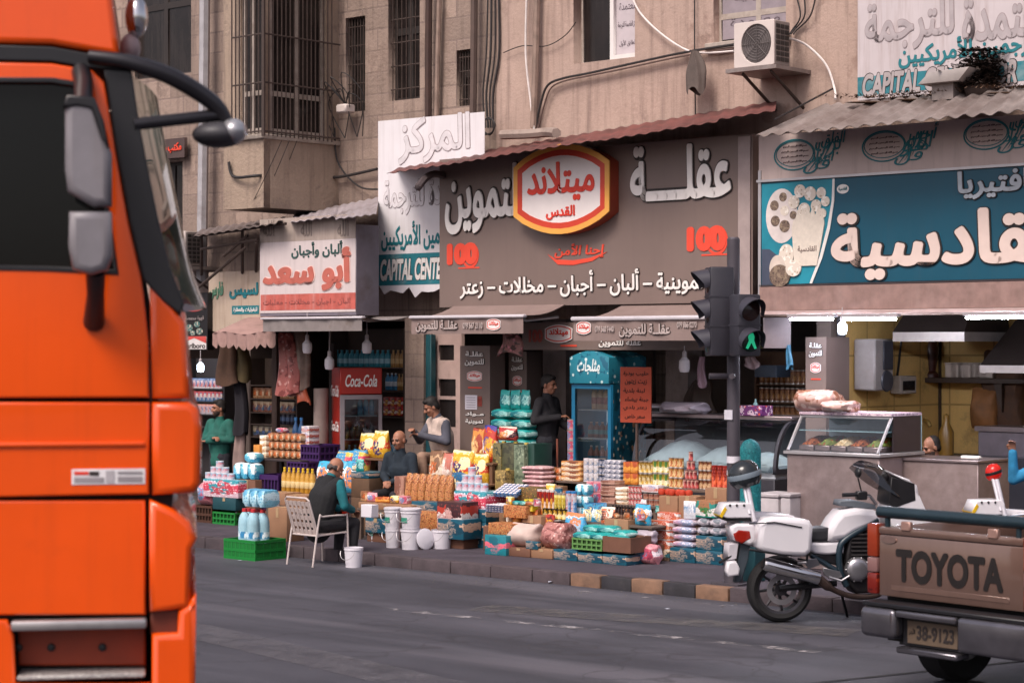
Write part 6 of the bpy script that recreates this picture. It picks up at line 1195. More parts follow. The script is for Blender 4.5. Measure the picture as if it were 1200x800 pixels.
one('carton', 'carton', 'box', 'low carton under the teal box by the buckets', 430, 454, 616, 1.1, PAV, .2, CARD2)
# buckets
bk = M('bucket_white', 'd2cdd4', .4, var=.05, dirt=.08); bk_l = M('bucket_label_green', '3a8a74', .5)
def bucket(label, x0, x1, y0, y1, d=None, z=None, lid=False, label_patch=False, dirty=False):
    d0 = d; z = PAV if z is None else z
    if d is None:                       # stand it on the ground at the pixel row y1
        sc_ = (y1-HOR)/(EYE-z); Z = F/sc_; X = (x0+x1-1200)/2/F*Z; d0 = (X-0)*sin(TH)+(Z-22.8)*cos(TH); 
    s_ = FP.sc((x0+x1)/2, d0); r = (x1-x0)/s_/2; h_ = (y1-y0)/s_; u = uz((x0+x1)/2, 500, d0)[0]
    t = fthing('bucket', label, 'bucket', u, d0, z); g = B()
    g.lathe([(.001, 0), (r*.82, 0), (r*.95, h_*.86), (r, h_*.87), (r, h_*.93), (r*.97, h_*.94), (r*.99, h_), (r*.93, h_), (r*.9, h_*.9), (r*.78, .012), (.001, .012)], 28); g.obj('pail', M('bucket_grimy', 'b9aeb0', .5, var=.1, dirt=.7, dirtcol='6a5348') if dirty else bk, t)
    if lid: g = B(); g.lathe([(r*1.02, 0), (r*1.04, .005), (r*1.03, .025), (r*.9, .03), (.001, .022)], 28); g.obj('lid', bk, t, (0, 0, h_+.001))
    g = B(); g.tube([(r*1.02*cos(a), r*1.02*sin(a)*.35-r*.85, h_*.82-.5*h_*sin(a+pi) if False else h_*.82-h_*.42*abs(sin(a))) for a in [pi+pi*k/14 for k in range(15)]], .004, 5); g.obj('handle', alu, t)
    if label_patch: g = B(); g.grid(lambda a, b: (r*.935*cos(-2.1+a*.9), r*.935*sin(-2.1+a*.9), h_*(.35+.28*b)), 8, 2); g.obj('label_patch', bk_l, t)
    return d0, z+h_
d1, zz = bucket('white bucket at the bottom left of the stacked white buckets', 451, 470, 619, 641, None); bucket('white bucket with a green label on top of the left stack', 450, 471, 597, 619, d1, zz+.002, True, True)
d1, zz = bucket('white bucket at the bottom right of the stacked white buckets', 469, 494, 619, 643, None); bucket('white bucket with a green label on top of the right stack', 469, 494, 598, 619, d1, zz+.002, True, True)
bucket('single white bucket with wire handle right of the stacked ones', 505, 530, 620, 642); bucket('grimy white bucket with a green label at the right end', 537, 560, 618, 640, None, None, False, True, True)
bucket('small white bucket half in shade left of the stacked ones', 433, 446, 614, 634, None, None, False, True); bucket('second small white bucket just left of the stacks', 445, 455, 614, 635)
bucket('white bucket standing on the road beside the chair', 403, 426, 641, 664, None, 0)
g = B(); g.lathe([(.001, 0), (.125, 0), (.13, .01), (.115, .02), (.001, .016)], 28, 0, (0, 0, .125), Matrix.Rotation(radians(80), 4, 'Y') @ Matrix.Rotation(.2, 4, 'X')); simple('round_cover', 'white round lid leaning against the stacked buckets', 'lid', g, bk, uz(498, 640, .85)[0], .85, PAV)
# ================================================================ goods of the small shops on the left
# left pavement table with pink packs
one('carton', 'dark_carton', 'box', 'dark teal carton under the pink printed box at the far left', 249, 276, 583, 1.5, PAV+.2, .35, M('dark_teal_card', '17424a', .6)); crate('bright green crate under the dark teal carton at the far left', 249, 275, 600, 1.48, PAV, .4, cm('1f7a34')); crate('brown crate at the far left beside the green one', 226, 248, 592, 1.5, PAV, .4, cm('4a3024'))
one('sack', 'red_white_bag', 'bag', 'red and white bag on the brown crate at the far left', 227, 246, 566, 1.55, uz(237, 592, 1.5)[1], .3, pnk)
one('pack', 'pink_print_box', 'box', 'pink and teal printed box on the dark teal carton', 238, 279, 562, 1.52, uz(262, 583, 1.5)[1]+.003, .3, [pkbx]); zl = uz(258, 562, 1.52)[1]+.003
stack('tin', 'cup_pack', 'cup', 'pink and white cup', 'at the far left', 238, 270, 540, 1.6, zl, 5, 3, cupm, pyr=2, cap='d8dce4'); stack('puff', 'blue_water_pack', 'pack', 'light blue bottle pack', 'right of the pink printed box', 272, 298, 542, 1.7, uz(285, 562, 1.7)[1], 3, 1, [lblu], .2); one('puff', 'blue_water_pack', 'pack', 'single light blue bottle pack on top of the others', 285, 298, 530, 1.75, uz(285, 542, 1.7)[1], .2, [lblu])
one('carton', 'carton', 'box', 'brown carton under the light blue bottle packs', 279, 299, 562, 1.68, PAV, .35, CARD2)
# middle table
board('dark table with stacked tan packs', 296, 352, 1.95, uz(325, 538, 1.95)[1], .55, M('dark_table_wood', '33292a', .7)); zm = uz(325, 538, 1.95)[1]+.002
stack('puff', 'tan_packet', 'packet', 'tan packet', 'on the dark table of the left shop', 312, 352, 507, 2.1, zm, 6, 3, [tan], .15, jit=.004); stack('pack', 'cream_packet', 'packet', 'cream packet', 'at the left of the dark table', 304, 312, 510, 2.05, zm, 1, 4, [cream], .18); one('pack', 'orange_board', 'box', 'upright orange box at the left end of the dark table', 297, 304, 521, 2.0, zm, .2, [hexm('c8843c')])
one('puff', 'pink_packet', 'packet', 'pink packet on top of the tan packets', 322, 332, 501, 2.12, uz(325, 507, 2.1)[1], .12, [pnk]); stack('pack', 'white_carton', 'carton', 'white and red carton', 'at the right end of the dark table', 353, 362, 499, 2.2, uz(357, 521, 2.2)[1], 1, 3, [wht], .2)
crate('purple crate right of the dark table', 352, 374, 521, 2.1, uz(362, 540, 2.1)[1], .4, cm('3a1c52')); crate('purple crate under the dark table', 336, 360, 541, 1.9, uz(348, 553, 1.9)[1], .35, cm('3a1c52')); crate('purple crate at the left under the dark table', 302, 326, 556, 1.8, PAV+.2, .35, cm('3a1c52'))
one('carton', 'carton', 'box', 'dark carton under the right purple crate', 352, 374, 540, 2.12, PAV, .4, CARD2); one('carton', 'carton', 'box', 'dark carton under the left purple crate', 300, 328, 590, 1.8, PAV, .35, CARD2)
board('small board holding the yellow oil bottles', 327, 368, 1.45, uz(347, 578, 1.45)[1], .4)
stack('bottle', 'oil_bottle', 'bottle', 'yellow oil bottle', 'at the front of the small board', 328, 366, 551, 1.5, uz(347, 578, 1.45)[1]+.002, 7, 1, (M('yellow_oil', 'b88a34', .15), M('oil_label', 'd0b884', .5), 'd8b42c')); stack('bottle', 'oil_bottle', 'bottle', 'yellow oil bottle', 'behind the front row of oil bottles', 328, 366, 548, 1.62, uz(347, 578, 1.45)[1]+.002, 7, 1, (M('yellow_oil', 'b88a34', .15), M('oil_label', 'd0b884', .5), 'd8b42c'))
one('carton', 'flat_carton', 'box', 'flat carton below the yellow oil bottles', 312, 334, 577, 1.2, PAV+.36, .3, CARD); one('carton', 'flat_carton', 'box', 'second flat carton right of it below the oil bottles', 335, 358, 580, 1.22, PAV+.36, .3, CARD); board('low bench under the two flat cartons', 310, 360, 1.18, PAV+.36, .4)
g = B(); g.lathe([(.03, 0), (.045, .09), (.04, .09), (.026, .006)], 14); put('white_cup', g.mesh('cup', [white_m]), 'white cup on a small tray above the tall carton', 'cup', uz(323, 590, .6)[0], .62, uz(323, 594, .6)[1]); one('carton', 'tall_carton', 'box', 'tall brown carton behind the green crate of water', 314, 336, 595, .35, PAV, .3, CARD)
# green crate with water
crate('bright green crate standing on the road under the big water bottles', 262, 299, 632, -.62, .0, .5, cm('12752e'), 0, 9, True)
wm = M('water_plastic', 'b4dcea', .08, var=.12, scale=14, trans=.35, ior=1.15); wl = P_('water_label', '5fb4d4', ['e4eef2', '2f7fb0'], 12, .5, 57)
for i, (x0, x1, dd) in enumerate(((276, 296, -.50), (281, 301, -.30))): stack('jug', 'water_bottle', 'bottle', 'big water bottle', ('in front', 'at the back')[i]+' in the green crate', x0, x1, 596, dd, .09, 2, 1, (wm, wl, 'b83034'), gap=.0)
stack('jug', 'water_bottle', 'bottle', 'big clear water bottle standing at the right in the green crate', '', 296, 307, 597, -.38, .09, 1, 1, (wm, wl, 'b83034'), gap=.0)
stack('puff', 'water_pack', 'pack', 'shrink wrapped water pack', 'on top of the big water bottles', 282, 308, 573, -.42, uz(290, 596, -.5)[1]+.005, 3, 1, [P_('water_pack', '8cc8dc', ['c8e4ee', '5aa0c4'], 14, .5, 58)], .3)
# blue bags, bright bags
board('dark crate stand under the blue bags', 366, 412, 1.7, uz(388, 577, 1.7)[1], .5, M('dark_table_wood', '33292a', .7)); zq = uz(388, 577, 1.7)[1]+.002
one('bag', 'blue_bag', 'bag', 'blue and white bag at the left behind the man in the chair', 366, 385, 541, 1.75, zq, .25, bags_b); one('bag', 'blue_bag', 'bag', 'blue bag in the middle behind the man in the chair', 384, 400, 540, 1.72, zq, .25, bags_b); one('bag', 'blue_bag', 'bag', 'blue bag at the right behind the man in the chair', 399, 414, 541, 1.75, zq, .22, bags_b)
board('dark stand under the bright multicoloured bags', 386, 452, 2.1, uz(420, 556, 2.1)[1], .45, M('brown_plank', '6a4a34', .8)); zr = uz(420, 556, 2.1)[1]+.002
one('sack', 'bright_bag', 'bag', 'multicoloured bag above the blue bags', 390, 410, 528, 2.15, zr, .25, multi); one('sack', 'bright_bag', 'bag', 'multicoloured bag right of the other one above the blue bags', 408, 424, 527, 2.2, zr, .22, multi); 
zs_ = uz(430, 536, 2.3)[1]; one('bag', 'yellow_bag', 'bag', 'big yellow and orange bag lying before the red fridge', 417, 436, 508, 2.3, zs_, .2, yel); one('bag', 'yellow_bag', 'bag', 'yellow bag with a frilled top right of the big one', 434, 450, 505, 2.28, zs_, .18, yel); board('plank under the yellow bags before the red fridge', 412, 456, 2.26, zs_-.002, .4, M('brown_plank', '6a4a34', .8))
stack('pack', 'wood_box', 'box', 'brown wooden box', 'between the two seated men', 411, 433, 560, 1.6, PAV, 1, 3, [M('box_wood', '5a4230', .8, var=.25)], .4); one('pack', 'teal_tray', 'tray', 'teal tray on the brown wooden boxes', 411, 432, 553, 1.6, uz(421, 560, 1.6)[1]+.002, .35, [tealbox])
# shelf over and beside the red fridge
def shelf(label, x0, x1, yt, yb, d, rows, dep=.35, m=None):
    u, w_, _ = dims(x0, x1, 400, d, 0); z1 = uz((x0+x1)/2, yt, d)[1]; z0 = max(FLO, uz((x0+x1)/2, yb, d)[1]); m = m or M('shelf_wood', '4a3c36', .7, var=.2); t = fthing('shelf_unit', label, 'shelf', u, d, z0)
    for a in (-w_/2, w_/2-.03): g = B(); g.box(a, a+.03, 0, dep, 0, z1-z0); g.obj('upright', m, t)
    g = B(); g.box(-w_/2+.031, w_/2-.031, dep-.012, dep, 0, z1-z0); g.obj('backing', m, t)
    for y in rows: z = uz((x0+x1)/2, y, d)[1]-z0; g = B(); g.box(-w_/2+.031, w_/2-.031, 0, dep-.013, z-.02, z-.001); g.obj('board', m, t)
S1 = 3.55
shelf('tall dark shelf unit behind the red fridge with bottles on its top board', 386, 474, 385, 560, S1, (430, 457, 487, 532), .35)
zf = uz(430, 430, S1)[1]; stack('bottle', 'turquoise_bottle', 'bottle', 'turquoise bottle', 'on the shelf above the red fridge', 389, 455, 410, S1+.05, zf, 11, 1, (hexm('2f7f92', .3), hexm('8ab4c4'), '4a9ab0')); stack('bottle', 'tan_bottle', 'bottle', 'tan bottle', 'right of the turquoise bottles above the fridge', 456, 472, 410, S1+.05, zf, 3, 1, (hexm('9a7444', .3), hexm('b89a6a'), 'a88c5c'))
stack('bottle', 'blue_bottle', 'bottle', 'blue and white bottle', 'on the second board right of the fridge', 450, 464, 437, S1+.05, uz(460, 457, S1)[1], 3, 1, (hexm('4a8ab4', .3), hexm('d0d8e0'), 'd8dce4')); stack('bottle', 'tan_bottle', 'bottle', 'tan bottle', 'on the second board right of the fridge', 464, 472, 438, S1+.05, uz(466, 457, S1)[1], 2, 1, (hexm('9a7444', .3), hexm('b89a6a'), 'a88c5c')); stack('pack', 'red_pack', 'pack', 'red and white pack', 'right of the fridge', 449, 472, 465, S1+.05, uz(460, 487, S1)[1], 3, 2, [redp], .2); stack('bottle', 'water_bottle', 'bottle', 'small water bottle', 'low on the shelf right of the fridge', 450, 468, 518, S1-.25, uz(460, 532, S1-.25)[1], 5, 1, (wm, wl, 'c8d4dc'))
one('carton', 'carton', 'box', 'dark carton under the small water bottles right of the fridge', 449, 470, 532, S1-.28, FLO, .25, CARD2)
# contents of the two fridges
def in_fridge(t, w_, rows, D_):
    for (nm, what, where, n, h_, z, mats, xoff, ww) in rows:
        r = ww/n/2*.92; me = mk_bottle(r, h_, mats[0], mats[1]); cp = None
        for i in range(n):
            p = t.location+Matrix.Rotation(t.rotation_euler[2], 3, 'Z') @ Vector((xoff-ww/2+ww*(i+.5)/n, .16, z)); o = tag(link(nm, me, None, p, t.rotation_euler[2]), f'{what}, {ORD[i]} from left, {where}', 'bottle', f'{what}s {where}')
            if cp is None: g = B(); g.lathe([(r*.42, 0), (r*.42, h_*.075), (.001, h_*.08)], 10); cp = g.mesh('cap', [hexm(mats[2])])
            link('cap', cp, o, (0, 0, h_*.92))
t, w_, h_, D_ = FRIDGE1
pb = (hexm('6a8a9c', .2), hexm('3c6c8c'), '8ab0c4')
in_fridge(t, w_, [('water_bottle', 'clear bottle', 'on the lower shelf of the red fridge', 5, .25, .367+.33, pb, .03, w_*.7), ('water_bottle', 'clear bottle', 'on the upper shelf of the red fridge', 3, .25, .367+.66+.33, pb, .1, w_*.42), ('dark_bottle', 'dark bottle', 'on the middle shelf of the red fridge', 5, .22, .367+.66, (hexm('3c3434', .2), hexm('5c4444'), '7a3434'), 0, w_*.75)], D_)
t, w_, h_, D_ = FRIDGE2
in_fridge(t, w_, [('juice_bottle', 'pale juice bottle', 'on the top shelf of the blue fridge', 4, .30, .437+1.08, (hexm('c8a080', .3), hexm('9a4a3c'), 'd0b8a8'), .06, w_*.6), ('juice_bottle', 'brown juice bottle', 'on the second shelf of the blue fridge', 5, .2, .437+.72, (hexm('8a5a4c', .3), hexm('6a8a8c'), 'b89a88'), .04, w_*.72), ('juice_bottle', 'mixed juice bottle', 'on the third shelf of the blue fridge', 5, .26, .437+.36, (hexm('a8645a', .3), hexm('3c6c8c'), 'c8c0c0'), .04, w_*.72)], D_)
# main shop shelf of tins on its right
shelf('wooden shelf unit full of brown tins behind the traffic light pole', 884, 946, 412, 520, 4.1, (450, 471, 492), .35, M('tin_shelf_wood', '5a4030', .7, var=.2))
tn = P_('shelf_tin', '8a5a3c', ['b8864c', '5a2c20'], 20, .5, 59)
for y, nm in ((450, 'top'), (471, 'middle'), (492, 'bottom')): stack('tin', 'shelf_tin', 'tin', 'brown tin', f'on the {nm} board behind the traffic light pole', 888, 943, y-17, 4.14, uz(915, y, 4.1)[1], 9, 1, tn)
one('pack', 'grey_case', 'box', 'dark blue grey case hanging under the roof behind the traffic light', 884, 910, 428, 3.6, uz(897, 442, 3.6)[1], .3, [M('case_blue_grey', '3c4654', .5)]); one('sack', 'green_red_bunch', 'bunch', 'bunch of green and red packets hanging behind the walking signal', 886, 910, 398, 3.3, uz(897, 408, 3.3)[1], .2, P_('green_red', '4a6a34', ['c04a2c', 'a8b45c', '2c3c24'], 14, .55, 60))
one('pack', 'white_sheet', 'panel', 'tilted grey sheet hanging at the left end of the cafeteria sign', 897, 924, 372, 2.95, uz(910, 408, 2.95)[1], .03, [M('tilted_grey_sheet', '7c7072', .6)], .5)
# far left cigarette shelf
shelf('dark shelf of cigarette packets beside the orange truck', 214, 263, 420, 560, 3.3, (455, 470, 485, 500, 515), .25, M('dark_shelf_steel', '2a2628', .6))
for y, nm, mm in ((455, 'top', P_('cig_a', 'c8c0c4', ['b83c3c', '3c5c8a'], 20, .5, 61)), (470, 'second', P_('cig_b', '4a6c94', ['c8b8b0', 'a84040'], 18, .5, 62)), (485, 'third', P_('cig_c', 'a8a0a8', ['5a4a6a', 'b8705c'], 18, .5, 63))): stack('pack', 'cigarette_packet', 'packet', 'cigarette packet', f'on the {nm} board beside the orange truck', 217, 260, y-12, 3.32, uz(238, y, 3.3)[1], 9, 1, [mm], .1, jit=.003)
# shelf in the second small shop
shelf('shelf of boxes and bottles deep in the small shop left of the hanging bags', 292, 348, 420, 580, 3.6, (451, 467, 483, 497, 512), .3)
for y, nm, mm in ((467, 'second', tan), (483, 'third', P_('shelf_mix', '8a5a3c', ['3c5c7a', 'b8a080', '6a2c24'], 12, .55, 64)), (512, 'lowest', P_('shelf_mix2', '5c4a44', ['3c5a8a', 'a89880', '2c3c34'], 12, .55, 65))): stack('pack', 'shelf_box', 'box', 'small box', f'on the {nm} board of the small left shop', 295, 345, y-13, 3.65, uz(318, y, 3.6)[1], 7, 1, [mm], .2)
stack('tin', 'white_tin', 'tin', 'tall white tin', 'on the top board of the small left shop', 319, 333, 432, 3.62, uz(326, 451, 3.6)[1], 3, 1, hexm('b8a89c')); stack('bottle', 'dark_bottle', 'bottle', 'dark bottle', 'on the fourth board of the small left shop', 318, 344, 480, 3.62, uz(330, 497, 3.6)[1], 5, 1, (hexm('2a2a3a', .3), hexm('4a5a7a'), '6a2c2c')); stack('bottle', 'blue_flask', 'bottle', 'blue flask', 'behind the pink packet on the dark table', 340, 353, 489, 2.35, zm, 2, 1, (hexm('24446a', .3), hexm('4a7aa4'), '2c5c8a'))
g = B(); u, w_, h_ = dims(364, 376, 455, 2.6, PAV); g.lathe([(.001, 0), (w_/2, 0), (w_/2, h_), (w_*.42, h_), (w_*.42, h_-.03), (.001, h_-.03)], 18); put('upright_roll', g.mesh('roll', [M('pale_roll', '8a7a74', .8)]), 'tall pale upright roll left of the red fridge', 'roll', u, 2.7, PAV)
# hanging cloths and bags
def drape(label, x0, x1, y0, y1, d, m, name='hanging_bag', cat='bag', seed=0, wv=.35):
    uc, z, w_, h_ = rect(x0, y0, x1, y1, d); rr = random.Random(seed); ph = [rr.uniform(0, 6) for _ in range(4)]; g = B()
    g.grid(lambda u, v: (w_/2*cos(2*pi*u)*(.35+.65*v**.6)*(1+wv*.3*sin(6*pi*u+ph[0]))+w_*.08*sin(5*v+ph[1]), w_*.25*sin(2*pi*u)*(1+wv*sin(8*pi*u+ph[2])), h_*(1-v)+.03*sin(4*pi*u+ph[3])*v), 32, 14, 0, True)
    return simple(name, label, cat, g, m, uc, d, z)
drape('salmon pink bag hanging under the awning of the small shop', 326, 350, 390, 462, 2.4, P_('salmon_bag', 'a8625c', ['c89890', '7a3c38'], 6, .5, 66), seed=1); drape('clear greyish bag hanging right of the salmon pink one', 342, 362, 388, 455, 2.5, M('grey_film_bag', '7c6a60', .4, var=.3, scale=8), seed=2); drape('round orange red bag hanging below the greyish one', 347, 362, 449, 472, 2.5, M('orange_red_film', '98482e', .4, var=.2), seed=3); drape('dark brown cloth hanging at the left under the scalloped awning', 255, 278, 396, 450, 2.3, M('dark_brown_cloth', '4a3428', .9, var=.3), 'hanging_cloth', 'cloth', 4); drape('olive brown cloth hanging right of the dark brown one', 272, 292, 396, 446, 2.4, M('olive_cloth', '54472e', .9, var=.3), 'hanging_cloth', 'cloth', 5); drape('black jacket hanging right of the man in the green shirt', 274, 290, 442, 508, 2.45, M('black_jacket_cloth', '1e1a20', .9, var=.3), 'hanging_jacket', 'jacket', 6); drape('pale pinkish sheet hanging below the black jacket', 275, 288, 494, 555, 2.5, M('pale_sheet_cloth', '8a746e', .9, var=.2), 'hanging_sheet', 'cloth', 7)
drape('pink and brown bag hanging under the brown awning right of the pier panel', 585, 612, 390, 415, 2.5, P_('pink_brown_bag', '8a5c58', ['c07a84', '4a3430'], 7, .5, 67), seed=8); drape('bundle of dark bags hanging inside the shop left of the traffic light', 803, 842, 445, 492, 3.6, M('dark_bundle', '38281f', .7, var=.35, scale=6), 'hanging_bundle', 'bundle', 9); drape('pale pink bag hanging left of the traffic light', 817, 828, 418, 452, 3.3, M('pale_pink_film', '9a7c88', .5), seed=10); drape('blue striped bag hanging at the left of the tiled kitchen', 921, 929, 404, 430, 3.0, M('blue_striped_film', '2f5c74', .5, var=.4, scale=20), seed=11); drape('round grey bag hanging behind the walking signal', 872, 890, 418, 430, 3.2, M('grey_round_bag', '7a686c', .6), seed=12)
# loose goods filling the edges of the display steps
lm = [('red', redp), ('blue', blu), ('orange', org), ('pink', pnk), ('white', wht), ('yellow', yel), ('tan', tan), ('turquoise', trq), ('cream', cream), ('brown', brnp)]
rr = random.Random(21)
def loose(where, x0, x1, step, d, z, hmin, hmax):
    n = int((x1-x0)/step); kinds = {}
    for i in range(n):
        x = x0+step*(i+.5); u = uz(x, 500, d)[0]; cn, mt = lm[rr.randrange(len(lm))]; w_ = step/FP.sc(x, d)/cos(TH)*rr.uniform(.85, 1.15); h_ = rr.uniform(hmin, hmax); k = rr.randrange(4); key = (k, cn)
        me = mk_pack(w_, w_*.6, h_, [mt]) if k == 0 else mk_pack(w_*1.1, w_*.7, h_*.8, [mt], 0, 1) if k == 1 else bagmesh(w_, .07, h_*1.15, i, 1, .07).mesh('bag', [mt]) if k == 2 else mk_tin(w_*.45, h_*.8, mt)
        nm = ('box', 'packet', 'bag', 'tin')[k]; kinds.setdefault(key, []).append((me, u, d+rr.uniform(-.02, .03), z, rr.uniform(-.5, .5)))
    for (k, cn), L in kinds.items():
        nm = ('box', 'packet', 'bag', 'tin')[k]
        for j, (me, u, dd, z_, rz) in enumerate(L): put('loose_'+nm, me, f'{"small " if len(L) == 1 else ORD[j]+" small "}{cn} {nm} {"" if len(L) == 1 else "from left "}{where}', nm, u, dd, z_, rz, f'loose goods {where}')
loose('loose on the front edge of the low plank step', 664, 762, 8, 1.40+.05, T2+.001, .10, .17) if False else None
loose('loose on the front edge of the middle step', 606, 690, 9, 1.98, T3+.001, .10, .2)
loose('standing behind the white and pink sacks', 594, 660, 9, 1.36, PAV+.28, .12, .26)
board('low plank behind the white and pink sacks', 590, 664, 1.32, PAV+.279, .12)
loose('lying between the plain cartons and teal boxes', 742, 800, 9, 2.02, PAV+.52, .10, .2); board('low plank between the plain cartons and the teal boxes', 740, 806, 1.98, PAV+.519, .14)
loose('on the ground before the dark nut boxes', 648, 706, 9, 1.26, PAV+.26, .1, .18) if False else None
loose('on the flat carton behind the bucket stack', 422, 482, 9, 1.3, uz(451, 590, 1.2)[1]+.004, .06, .13)
loose('under the row of tins before the deli counter', 772, 852, 8, 2.06, .70, .08, .19); board('narrow plank under the loose goods below the tins', 770, 854, 2.03, .699, .06)
loose('on the brown wooden boxes between the seated men', 412, 432, 7, 1.7, uz(421, 553, 1.6)[1]+.003, .08, .16)
loose('on the plain cartons behind the green crate', 708, 760, 8, 1.5, uz(722, 608, 1.43)[1]+.004, .07, .15)
loose('on the pavement left of the dark brown box', 742, 762, 9, 1.55, PAV, .12, .2)
loose('on the cartons below the egg trays', 592, 632, 8, 1.27, uz(603, 592, 1.22)[1]+.004, .06, .12)
# litter
for i, (x, y, s_, lab) in enumerate(((651, 683, .16, 'blue white scrap of paper in the gutter by the painted kerb'), (281, 658, .05, 'tiny white scrap of paper on the road left of the chair'), (782, 715, .05, 'tiny white scrap of paper in the middle of the road'), (246, 642, .05, 'tiny white scrap of paper on the road beside the truck'))):
    Z = F*EYE/(y-HOR); g = B(); g.grid(lambda u, v: (s_*(u-.5), s_*.7*(v-.5), .012+.02*s_*5*abs(sin(5*u+4*v+i))*.5), 6, 4); tag(g.obj('paper_scrap', M('paper_scrap', 'c0c4d4', .7), None, ((x-600)/F*Z, Z, .006), i), lab, 'litter')
# ================================================================ vehicles
def tpaint(name, h, rough=.22, coat=.8, **k): return M(name, h, rough, coat=coat, var=.05, scale=1.5, **k)
# ---- orange truck
TP = Plane(-1.472, 9.6, radians(9)); T = thing('truck', 'bright orange truck cab with black window and tall grey mirrors at the left', 'truck', (TP.X, TP.Y, 0), TP.a)
org_p = M('orange_truck_paint', 'dc4c02', .24, coat=.5, var=.07, scale=1.2, spec=.35, dirt=.25, dirtcol='a83c10', streak=.18); blk_p = M('black_trim_plastic', '17161a', .4, var=.1); dgrey = M('dark_grey_plastic', '3a383c', .5); mir = M('mirror_shell_grey', '757176', .4, var=.12, streak=.3); chrome = M('chrome', 'c8c6c8', .15, 1, var=.03)  # dirt streaks of darker orange also stand in for reflections on the cab
def tp(pts, d=0): return [TP.uz(x, y, d) for x, y in pts]
def tplate(name, pts, y0, y1, m, holes=(), bev=.012, par=None): return plate(name, [tp(pts)]+[tp(h) for h in holes], y0, y1, m, par or T, bev)
win = [(-90, 96), (60, 97), (94, 102), (103, 135), (120, 225), (134, 316), (60, 312), (-90, 309)]
door = tplate('door', [(-100, 71), (60, 74), (108, 82), (122, 96), (136, 180), (151, 262), (166, 326), (174, 400), (175, 466), (-100, 466)], 0, .06, org_p, [win])
tplate('window_seal', [(-95, 90), (62, 91), (99, 97), (108, 135), (125, 225), (139, 322), (60, 318), (-95, 315)], -.006, .03, blk_p, [win], .004, door)
g = B(); a = tp(win); g.bm.faces.new([g.bm.verts.new((p[0], .045, p[1])) for p in a]); g.obj('pane', M('truck_side_glass', '0d0f10', .06, var=.05, spec=.25), door)
tplate('roof_fairing', [(-100, -140), (112, -140), (128, -30), (137, 40), (141, 66), (112, 62), (60, 53), (-100, 48)], -.01, .12, org_p, (), .03)
tplate('roof_seam', [(-100, 50), (60, 55), (110, 64), (152, 70), (154, 82), (120, 81), (108, 80), (60, 72), (-100, 69)], -.004, .05, blk_p, (), .006)
tplate('front_pillar', [(121, 82), (154, 82), (161, 130), (172, 190), (186, 258), (199, 312), (216, 356), (211, 369), (191, 353), (168, 328), (153, 262), (138, 180), (124, 95)], -.012, .09, blk_p, (), .01)
lowp = tplate('lower_panel', [(-100, 471), (175, 471), (175, 579), (-100, 584)], .0, .06, org_p); tplate('lower_panel', [(-100, 587), (170, 586), (171, 721), (-100, 721)], .015, .075, org_p)
g = B(); z1 = tp([(0, 521)])[0][1]; x0, x1 = tp([(-100, 520)])[0][0], tp([(170, 520)])[0][0]; g.box(x0, x1, -.014, .01, z1-.012, z1+.012, 0, .01, seg=2); g.obj('crease_moulding', org_p, lowp)
tplate('corner_panel', [(175, 322), (186, 338), (204, 360), (217, 378), (221, 440), (223, 467), (178, 467)], -.006, .5, org_p, (), .03); tplate('corner_panel', [(178, 471), (221, 471), (232, 478), (236, 500), (235, 566), (228, 577), (178, 580)], -.02, .5, org_p, (), .035)
tplate('bumper', [(175, 585), (204, 597), (222, 611), (231, 630), (225, 642), (223, 712), (175, 717)], -.02, 2.3, org_p, (), .03); tplate('bumper', [(178, 742), (208, 741), (209, 716), (223, 703), (230, 694), (229, 800), (226, 1010), (178, 1010)], -.02, 2.3, org_p, (), .03)
tplate('recess', [(176, 715), (210, 713), (210, 744), (176, 744)], .03, .4, M('recess_shaded_orange', '5a2414', .6))  # body orange darkened for the shade in this recess
xs0, xs1 = tp([(13, 730)])[0][0], tp([(172, 730)])[0][0]; zr1, zr0 = tp([(90, 725)])[0][1], tp([(90, 737)])[0][1]
g = B(); g.box(xs0, xs1, -.03, .05, zr0, zr1, 0, .012, seg=2); g.obj('grab_rail', M('rail_aluminium', 'a9a4a4', .35, .8), T)
tplate('step_well', [(18, 739), (170, 739), (170, 786), (18, 786)], .16, .2, M('well_shaded_orange', '8a3216', .5));  # step well in a darker copy of the orange, as if shaded
for x in (22, 60, 120): q = tp([(x, 758)], .16)[0]; g = B(); g.lathe([(.001, .012), (.016, .01), (.02, 0)], 12, 0, (q[0], .158, q[1]), Matrix.Rotation(pi/2, 4, 'X')); g.obj('bolt_head', blk_p, T)

q0, q1 = tp([(20, 797)])[0], tp([(170, 788)])[0]; st_m = MP('tread_plate', '8f8a88', ['4a4848', 'b8b4b0'], 60, .4, 71, .5, (1, 1, 3)); g = B(); g.box(q0[0], q1[0], -.01, .25, q0[1], q1[1], 0, .006); g.obj('step', st_m, T)
tplate('side_skirt', [(-100, 726), (8, 726), (16, 745), (18, 800), (176, 800), (176, 1010), (-100, 1010)], .0, .06, org_p, (), .015)
stk = tplate('sticker', [(84, 549.5), (170, 548.5), (170, 566.5), (84, 567.5)], -.004, .001, M('sticker_white', 'd6d2d4', .4), (), .0)
for x0_, x1_, y0_, y1_, m in ((87, 104, 552, 556, red_l), (105, 116, 552, 557, dark_l), (87, 122, 559, 565, M('sticker_grey_print', '8a8488', .5)), (124, 134, 551, 565, M('sticker_ring_print', 'a49ea2', .5)), (138, 167, 552, 555, M('sticker_grey_print', '8a8488')), (138, 167, 558, 564, M('sticker_grey_print', '8a8488'))): tplate('print', [(x0_, y0_), (x1_, y0_), (x1_, y1_), (x0_, y1_)], -.007, -.003, m, (), 0, stk)
